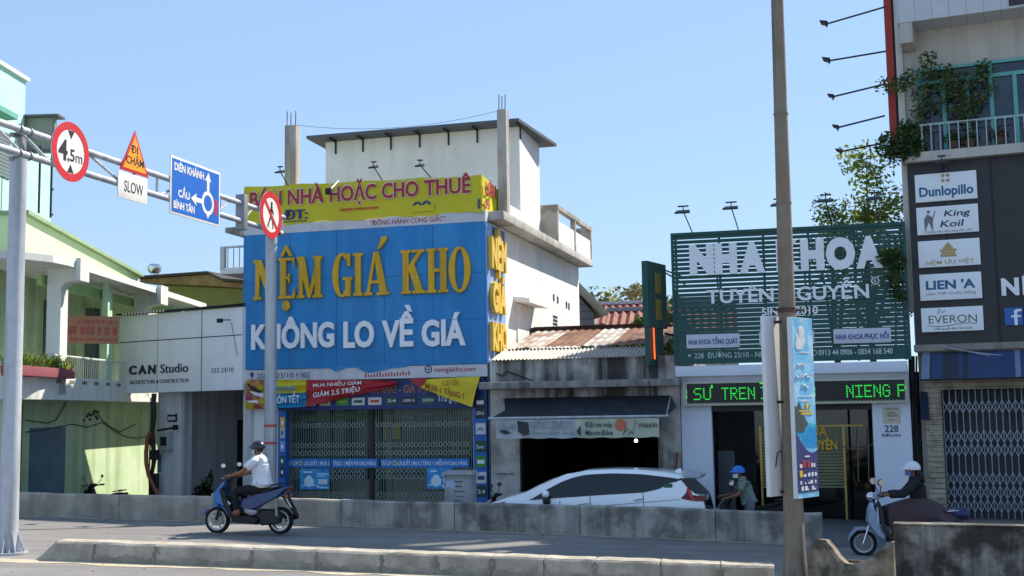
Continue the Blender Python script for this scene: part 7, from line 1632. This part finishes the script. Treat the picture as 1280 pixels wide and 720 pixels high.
g = MB(); shell(g, [(-.08, .28), (-.06, .60), (-.2, .68), (-.7, .70), (-.98, .60), (-1.0, .48), (-.86, .38), (-.55, .30)], .17, .78, .5); g.build('rear_body', grey_body, ls)
g = MB(); shell(g, [(-.04, .72), (-.1, .77), (-.4, .75), (-.75, .79), (-.85, .75), (-.7, .69), (-.1, .67)], .14, .85, .6); g.build('seat', M('seat_brown', '2a211d', .7), ls)
g = MB(); shell(g, [(-.97, .62), (-1.01, .62), (-1.03, .5), (-.98, .48)], .05, .9); g.build('tail_light', MATS['tail_red'], ls)
g = MB(); g.tube([(-.7, .1, .76), (-.95, .1, .78), (-1.0, 0, .78), (-.95, -.1, .78), (-.7, -.1, .76)], .013, 8); g.build('grab_rail', chrome, ls)
ld = TL('person', 'woman in a dark jacket, brown skirt and white helmet riding the grey scooter', 'person', (org2.x, org2.y, zz_), hd2)
N_ = {}; E_ = []
N_['pelvis'] = (-.34, 0, .86, .13, .16); N_['waist'] = (-.35, 0, .98, .10, .13); N_['chest'] = (-.30, 0, 1.17, .105, .145); N_['collar'] = (-.28, 0, 1.27, .07, .105)
chain(N_, E_, ['pelvis', 'waist', 'chest', 'collar']); hc = (-.24, 0, 1.445)
N_['neck'] = (-.26, 0, 1.33, .05); N_['jaw'] = (hc[0]+.012, 0, hc[2]-.055, .066, .064); N_['skull'] = (hc[0]-.008, 0, hc[2]+.03, .09, .08); N_['crown'] = (hc[0]-.012, 0, hc[2]+.09, .055, .05); chain(N_, E_, ['collar', 'neck', 'jaw', 'skull', 'crown'])
for s, y in (('l', 1), ('r', -1)):
    N_[s+'sh'] = (-.28, y*.165, 1.235, .052); N_[s+'el'] = (-.08, y*.25, 1.05, .042); N_[s+'wr'] = (.17, y*.27, 1.05, .028); chain(N_, E_, ['collar', s+'sh', s+'el', s+'wr']); hand(N_, E_, s+'wr', s, (.95, 0, -.05), (-.1, 0, -1), (0, 1, 0))
    N_[s+'hip'] = (-.25, y*.1, .83, .09); N_[s+'kn'] = (.10, y*.13, .76, .058); N_[s+'an'] = (.08, y*.12, .34, .04); N_[s+'toe'] = (.20, y*.12, .30, .03)
    chain(N_, E_, ['pelvis', s+'hip', s+'kn', s+'an', s+'toe'])
g = MB(); skin_into(g, slim(N_), E_, 'pelvis'); face_bits(g, hc); g.build('body', skin_m, ld)
jk = M('jacket_black', '15151b', .8, .1, 8, .15, 25)
SN = {n: (*N_[n][:3], *[r+.022 for r in N_[n][3:]]) for n in ('waist', 'chest', 'collar', 'lsh', 'rsh', 'lel', 'rel', 'lwr', 'rwr', 'pelvis')}
g = MB(); g.tube([(-.29, 0, 1.27), (-.27, 0, 1.36)], [.13, .078], 12); skin_into(g, SN, [('pelvis', 'waist'), ('waist', 'chest'), ('chest', 'collar')] + [(a, s+b_) if a == 'collar' else (s+a, s+b_) for s in 'lr' for a, b_ in (('collar', 'sh'), ('sh', 'el'), ('el', 'wr'))], 'waist', 3, .012); g.build('jacket', jk, ld)
# long skirt spread over the seat and legs: rings from the waist forward over the knees and back over the seat
g = MB(); sk = []
rng = random.Random(8)
for i in range(9):
    f = i/8; z = .98-.60*f**1.1
    for k in range(28):
        a = 2*math.pi*k/28; fr_ = .15+.46*min(1, f*1.5) if math.cos(a) > 0 else .14+.75*f**.8
        wv = .15+.12*min(1, f*2.0); ru = .045*f*math.sin(k*2.05+i*.35)+.03*f*math.sin(k*1.1-i*.5)
        zz2 = z if math.cos(a) > -.2 else max(z, .62+.08*(1-f)); 
        sk.append((-.33+(fr_+ru)*math.cos(a), (wv+ru)*math.sin(a), zz2 + (.24*min(1, f*1.5)*(max(0, math.cos(a))) if f < .8 else .15*max(0, math.cos(a)))))
g.add(sk, [(i*28+k, i*28+(k+1) % 28, (i+1)*28+(k+1) % 28, (i+1)*28+k) for i in range(8) for k in range(28)], True); g.build('skirt', M('skirt_brown', '4a3a3e', .85, .12, 5, .2, 20), ld)
helmet(ld, hc, M('helmet_white', 'd9dbe4', .35, .03, 4, coat=.3)); mask(ld, hc, M('mask_blue', '5a6f9c', .8))
g = MB(); SNh = {'a': (hc[0]-.07, 0, hc[2]+.02, .085), 'b': (hc[0]-.14, 0, hc[2]-.08, .07), 'c': (hc[0]-.17, .01, hc[2]-.17, .045), 'd': (hc[0]-.19, .01, hc[2]-.22, .02)}; skin_into(g, SNh, [('a', 'b'), ('b', 'c'), ('c', 'd')], 'a'); g.build('hair', hair_m, ld)
g = MB(); 
for y in (1, -1): g.tube([(.04, y*.12, .285), (.24, y*.12, .285)], [.04, .032], 8)
g.build('shoe', M('shoe_dark', '22201f', .7), ld)
g = MB(); g.ell((-.98, .02, .72), (.16, .14, .09), 12, 8); g.box(-1.05, -.85, -.1, .12, .66, .7); tag(g.build('seat_bag', M('bag_navy', '27305a', .6, .2, 8), None, None, (0, 0, 0)), 'dark blue bag strapped on the back of the grey scooter', 'bag')
ob = bpy.data.objects['seat_bag']; ob.location = (org2.x, org2.y, zz_); ob.rotation_euler = (0, 0, hd2)
# ================================================================== parked motorbikes and the man beside one
def parked(name, label, loc, rot, body): t = TL(name, label, 'motorbike', loc, rot); sport_scooter(t, body); return t
Mb = at(938, 640, 25.1); zb = sz(Mb.x, Mb.y)
parked('parked_motorbike', 'black parked motorbike held by the man in the blue helmet before the clinic', (Mb.x, Mb.y, zb), math.radians(172), M('bike_black', '1b1c20', .3, .1, 4, coat=.4))
mp = at(934, 640, 24.75); zm_ = sz(mp.x, mp.y)
mn = TL('person', 'man in a grey green shirt, blue helmet and white mask leaning over a motorbike', 'person', (mp.x, mp.y, zm_), math.radians(176))
N_ = {}; E_ = []
N_['pelvis'] = (-.05, 0, .93, .115, .15); N_['waist'] = (-.02, 0, 1.05, .105, .14); N_['chest'] = (.05, 0, 1.26, .115, .16); N_['collar'] = (.09, 0, 1.37, .075, .11)
chain(N_, E_, ['pelvis', 'waist', 'chest', 'collar']); hc = (.155, 0, 1.515)
N_['neck'] = (.12, 0, 1.42, .055); N_['jaw'] = (hc[0]+.01, 0, hc[2]-.055, .07, .068); N_['skull'] = (hc[0]-.008, 0, hc[2]+.03, .093, .082); N_['crown'] = (hc[0]-.012, 0, hc[2]+.09, .06, .055); chain(N_, E_, ['collar', 'neck', 'jaw', 'skull', 'crown'])
for s, y, w3 in (('l', 1, (.40, .2, 1.03)), ('r', -1, (.44, -.2, 1.05))):
    N_[s+'sh'] = (.08, y*.18, 1.335, .058); N_[s+'el'] = (.2, y*.25, 1.09, .042); N_[s+'wr'] = (*w3, .03); chain(N_, E_, ['collar', s+'sh', s+'el', s+'wr']); hand(N_, E_, s+'wr', s, (.95, 0, -.1), (-.1, 0, -1), (0, 1, 0))
    N_[s+'hip'] = (-.05, y*.09, .86, .09); N_[s+'kn'] = (.02, y*.11, .48, .06); N_[s+'an'] = (-.06, y*.11, .09, .042); N_[s+'toe'] = (.09, y*.12, .04, .036); N_[s+'heel'] = (-.1, y*.11, .04, .036)
    chain(N_, E_, ['pelvis', s+'hip', s+'kn', s+'an', s+'toe']); E_.append((s+'an', s+'heel'))
g = MB(); skin_into(g, slim(N_), E_, 'pelvis'); face_bits(g, hc); g.build('body', skin_m, mn)
SN = {n: (*N_[n][:3], *[r+.022 for r in N_[n][3:]]) for n in ('pelvis', 'waist', 'chest', 'collar', 'lsh', 'rsh')}; SE = [('pelvis', 'waist'), ('waist', 'chest'), ('chest', 'collar'), ('collar', 'lsh'), ('collar', 'rsh')]
for s, y in (('l', 1), ('r', -1)): SN[s+'m'] = (.14, y*.215, 1.22, .07); SN[s+'c'] = (.165, y*.23, 1.165, .066); SE += [(s+'sh', s+'m'), (s+'m', s+'c')]
g = MB(); skin_into(g, SN, SE, 'waist', 3, .014); g.tube([(.075, 0, 1.36), (.115, 0, 1.435)], [.11, .072], 12); g.build('shirt', M('shirt_sage', '77857e', .85, .08, 6, .15, 25), mn)
TN = {n: (*N_[n][:3], *[r+.02 for r in N_[n][3:]]) for n in ('pelvis', 'lhip', 'rhip', 'lkn', 'rkn', 'lan', 'ran')}; TN['pelvis'] = (-.05, 0, .9, .125, .16)
for s in 'lr': TN[s+'an'] = (N_[s+'an'][0], N_[s+'an'][1], .11, .065)
g = MB(); legs(g, TN); g.build('trousers', M('trousers_mauve', '6e6a78', .85, .08, 8, .15, 25), mn)
for y in (1, -1): g = MB(); g.tube([(-.13, y*.11, .04), (.12, y*.12, .035)], [.045, .038], 8); g.build('shoe', MATS['shoe_dark'], mn)
helmet(mn, hc, M('helmet_blue', '1f6fd0', .3, .05, 4, coat=.4)); mask(mn, hc, M('mask_white', 'dcdde0', .8))
p = at(128, 605, 31.5)
parked('parked_motorbike', 'dark motorbike parked against the green wall, only handlebars showing over the barrier', (p.x, p.y, -.62), math.radians(150), MATS['bike_black'])
p = at(640, 640, 26.6)
parked('parked_motorbike', 'white and orange motorbike parked beside the nose of the white car', (p.x, p.y, -.7), math.radians(165), M('bike_white', 'b8b4ae', .3, .1, 4, dirt=('b8602a', .7, 6)))
# ================================================================== white car
FK = Fr((-.47, 24.55), (-.47+.968, 24.55-.25))
GZ = -.70
carw = M('car_white', 'f2f4f8', .18, .02, 2, coat=.7); carg = M('car_glass', '0c1018', .05, .15, 1, spec=.7); seam = M('car_seam', '3b3f46', .6)
car = T('white_car', 'white family car parked along the shops behind the concrete barrier', 'car', FK, (0, 0, GZ))
K = lambda px, py, v=0: FK.uv(px, py, v)
prof = [K(*q, 1.0) for q in ((610.5, 636), (612, 631), (628, 624), (648, 617), (668, 611.5), (684, 603), (700, 596), (717, 590), (741, 586), (776, 584.6), (806, 585.2), (834, 587.2), (856, 590.5), (864, 596), (876, 610), (884, 619), (886, 626), (888, 634), (889, 640))]
def lerp_prof(u):
    for (a, za), (b_, zb_) in zip(prof, prof[1:]):
        if a <= u <= b_: return za+(zb_-za)*(u-a)/max(1e-6, b_-a)
    return prof[0][1] if u < prof[0][0] else prof[-1][1]
u_a, u_b = prof[0][0], prof[-1][0]; LCAR = u_b-u_a
belt = lambda u: GZ+.93+.10*max(0, min(1, (u-u_a-.9)/3.0)); HW = .875
def half(u, z):
    f = (u-u_a)/LCAR; e = 1-.16*max(0, 1-f/.13)**2-.10*max(0, (f-.93)/.07)**2
    zb_ = belt(u)
    if z <= zb_: k = (z-(GZ+.25))/(zb_-GZ-.25); w_ = HW*(.955+.045*math.sin(min(1, max(0, k))*math.pi*.75)/1.0)
    else: w_ = HW*(.955+.045*math.sin(.75*math.pi))*1-.26*((z-zb_)/.68)**1.25
    return w_*e
# resample stations
st = sorted(set([u_a+LCAR*k/46 for k in range(47)] + [p_[0] for p_ in prof]))
vs = []; Q = 0
rows = []
for u in st:
    zt_ = max(lerp_prof(u), GZ+.5); zb_ = min(belt(u), zt_-.03); pts = []
    zl = [GZ+.22, GZ+.32, GZ+.5, GZ+.7, zb_-.06, zb_]
    zl = [min(z, zt_-.03) for z in zl]
    hts = zl + [zb_+(zt_-zb_)*k for k in (.25, .5, .75, .9)]
    half_pts = [(half(u, z), z) for z in hts]; wl_ = half_pts[-1][0]
    half_pts += [(wl_*.86, zt_-.006), (wl_*.5, zt_+.004), (0, zt_+.01)]
    ring = [(u, HW-w_, z) for w_, z in half_pts] + [(u, HW+w_, z) for w_, z in half_pts[-2::-1]]
    rows.append(ring)
q = len(rows[0]); g = MB()
g.add([p_ for r in rows for p_ in r], [(i*q+j, i*q+j+1, (i+1)*q+j+1, (i+1)*q+j) for i in range(len(rows)-1) for j in range(q-1)] + [tuple(range(q)), tuple(range((len(rows)-1)*q, len(rows)*q))] + [(i*q+q-1, i*q, (i+1)*q, (i+1)*q+q-1) for i in range(len(rows)-1)], True)
g.build('body', carw, car)
def patch(name, px, m, off=.006, parent=car, raw=None, n=14, side=0):
    """a panel that follows the car's side surface inside an outline traced on it"""
    P = raw or [K(x, y_, .12) for x, y_ in px]
    us_ = [p_[0] for p_ in P]; a, b_ = min(us_), max(us_); g = MB(); cols = []
    for i in range(n*2+1):
        u = a+(b_-a)*min(.9995, max(.0005, i/(n*2))); zs_ = []
        for (u0, z0), (u1, z1) in zip(P, P[1:]+P[:1]):
            if (u0-u)*(u1-u) < 0 or (u0 == u): zs_.append(z0+(z1-z0)*(u-u0)/(u1-u0 if u1 != u0 else 1e-6))
        if len(zs_) < 2: continue
        z0, z1 = min(zs_), max(zs_); cols.append([(u, HW-half(u, z0+(z1-z0)*k/6)-off if side == 0 else HW+half(u, z0+(z1-z0)*k/6)+off, z0+(z1-z0)*k/6) for k in range(7)])
    for c0, c1 in zip(cols, cols[1:]):
        for k in range(6): g.quad(c0[k], c0[k+1], c1[k+1], c1[k])
    return g.build(name, m, parent, smooth=True)
win = [(662, 625.2), (672, 619.5), (684, 611.5), (701, 602.5), (716, 597), (731, 593.6), (764, 592), (801, 593), (841, 597.5), (852, 599.5), (850, 602.5), (841, 602), (833, 606.5), (823, 611.5), (804, 615.5), (738, 619.5), (684, 623.3)]
patch('side_window', win, carg); patch('side_window', win, carg, side=1)
patch('rear_quarter_glass', [(848, 598), (868, 597.8), (876, 605), (886.5, 615), (887, 618), (870, 617), (860, 610), (853, 602)], carg, .008)
patch('tail_light', [(851.5, 622.7), (858, 616), (859, 609.5), (863, 612), (866, 618.5), (883.5, 620.5), (882, 626.5), (866, 625.5)], M('car_tail_red', '7a1418', .2, .1, 6, dirt=('2a0c10', .5, 6)), .012)
patch('tail_light_glow_bar', [(858.5, 610.5), (860.5, 610.5), (869, 624.5), (866, 625)], M('car_tail_bright', 'd23a2a', .2, .05, 5), .016)
for d0 in ((701, 626, 701, 640), (738, 619.5, 740, 640), (804, 615, 806.5, 640)):
    patch('door_seam', [(d0[0]-.5, d0[1]), (d0[0]+.5, d0[1]), (d0[2]+.5, d0[3]), (d0[2]-.5, d0[3])], seam, .003, n=2)
patch('crease_shade_strip', [(744, 632), (850, 623.3), (850, 624.3), (744, 633)], M('crease_shade_grey', 'a6a5a8', .4), .004)  # shade of the body crease painted as a thin grey strip
for a_, b_ in (((720, 631.5), (735, 629)), ((793, 625.2), (803, 623.6))):
    p0, p1 = K(*a_, .02), K(*b_, .02); g = MB(); y_ = HW-half(p0[0], p0[1]); g.tube([(p0[0], y_-.005, p0[1]), (p0[0]+.04, y_-.035, p0[1]+.005), (p1[0]-.04, y_-.035, p1[1]), (p1[0], y_-.005, p1[1])], .014, 8); g.build('door_handle', chrome, car)
p = K(681, 617, -.1); g = MB(); y_ = HW-half(p[0], p[1]); g.ell((p[0], y_-.12, p[1]-.02), (.075, .10, .075), 14, 10); mr = g.build('mirror', carw, car)
g = MB(); p2 = K(682, 627, -.1); g.ell((p2[0], y_-.12, p2[1]), (.08, .10, .10), 14, 10); g.tube([(p2[0], y_-.02, p2[1]), (p2[0], y_-.12, p2[1])], .03, 8); g.build('mirror_housing', black, mr)
g = MB(); p = K(873, 593.5, .4); g.hexa([(p[0]-.28, .25, p[1]-.05), (p[0]+.02, .25, p[1]-.08), (p[0]+.02, 1.5, p[1]-.08), (p[0]-.28, 1.5, p[1]-.05), (p[0]-.3, .25, p[1]+.04), (p[0]+.05, .25, p[1]-.02), (p[0]+.05, 1.5, p[1]-.02), (p[0]-.3, 1.5, p[1]+.04)]); g.build('roof_spoiler', M('spoiler_grey', 'a9adb4', .3, .05, 3), car, bevel=.02)
p = K(845, 587, .8); g = MB(); g.prism([(p[0]-.12, p[1]-.08), (p[0]+.1, p[1]-.08), (p[0]+.1, p[1]+.02), (p[0]+.04, p[1]+.02)], HW-.02, HW+.02); g.build('roof_fin', carw, car)
# windscreen and rear glass, following the body top
def top_patch(name, f0, f1, m, wk=.82):
    g = MB(); cols = []
    for i in range(9):
        u = f0+(f1-f0)*i/8; z = lerp_prof(u); w_ = half(u, z-.05)*wk
        cols.append([(u, HW+w_*(k/4-1), z+.016+.004*(1-abs(k/4-1))) for k in range(9)])
    for c0, c1 in zip(cols, cols[1:]):
        for k in range(8): g.quad(c0[k], c0[k+1], c1[k+1], c1[k])
    g.build(name, m, car, smooth=True)
top_patch('windscreen', K(672, 0, .35)[0], K(714, 0, .35)[0], carg); top_patch('rear_window', K(860, 0, .35)[0], K(882, 0, .35)[0], carg)
for f in (u_a+.78, u_a+.78+2.775):
    for side in (0, 1):
        g = MB(); cy = .14 if side == 0 else 2*HW-.14
        g.lathe([(.22, -.11), (.31, -.11), (.335, -.07), (.335, .07), (.31, .11), (.22, .11)], (f, cy, GZ+.335), 'y', 28, True); wv = g.build('wheel', rubber, car)
        g = MB(); g.lathe([(.0, -.08), (.2, -.1), (.235, -.1), (.235, .1), (.0, .08)], (f, cy, GZ+.335), 'y', 20); g.build('rim', alloy, wv)
hl = patch('headlight', [(612, 632.5), (622, 628.5), (634, 626.5), (630, 629), (618, 633)], M('car_headlight', '3a3f48', .1, .1, 5), .01)
g = MB(); p0 = K(836, 607, .2); y_ = HW-half(p0[0], p0[1])-.012; g.box(p0[0]-.08, p0[0]+.08, y_-.002, y_+.03, p0[1]-.05, p0[1]+.04); g.build('window_sticker', M('sticker_green', '2c5c40', .5), car)
g = MB(); g.box(u_b-.01, u_b+.03, .5, 1.25, GZ+.55, GZ+.7); g.build('licence_plate', signwhite, car)
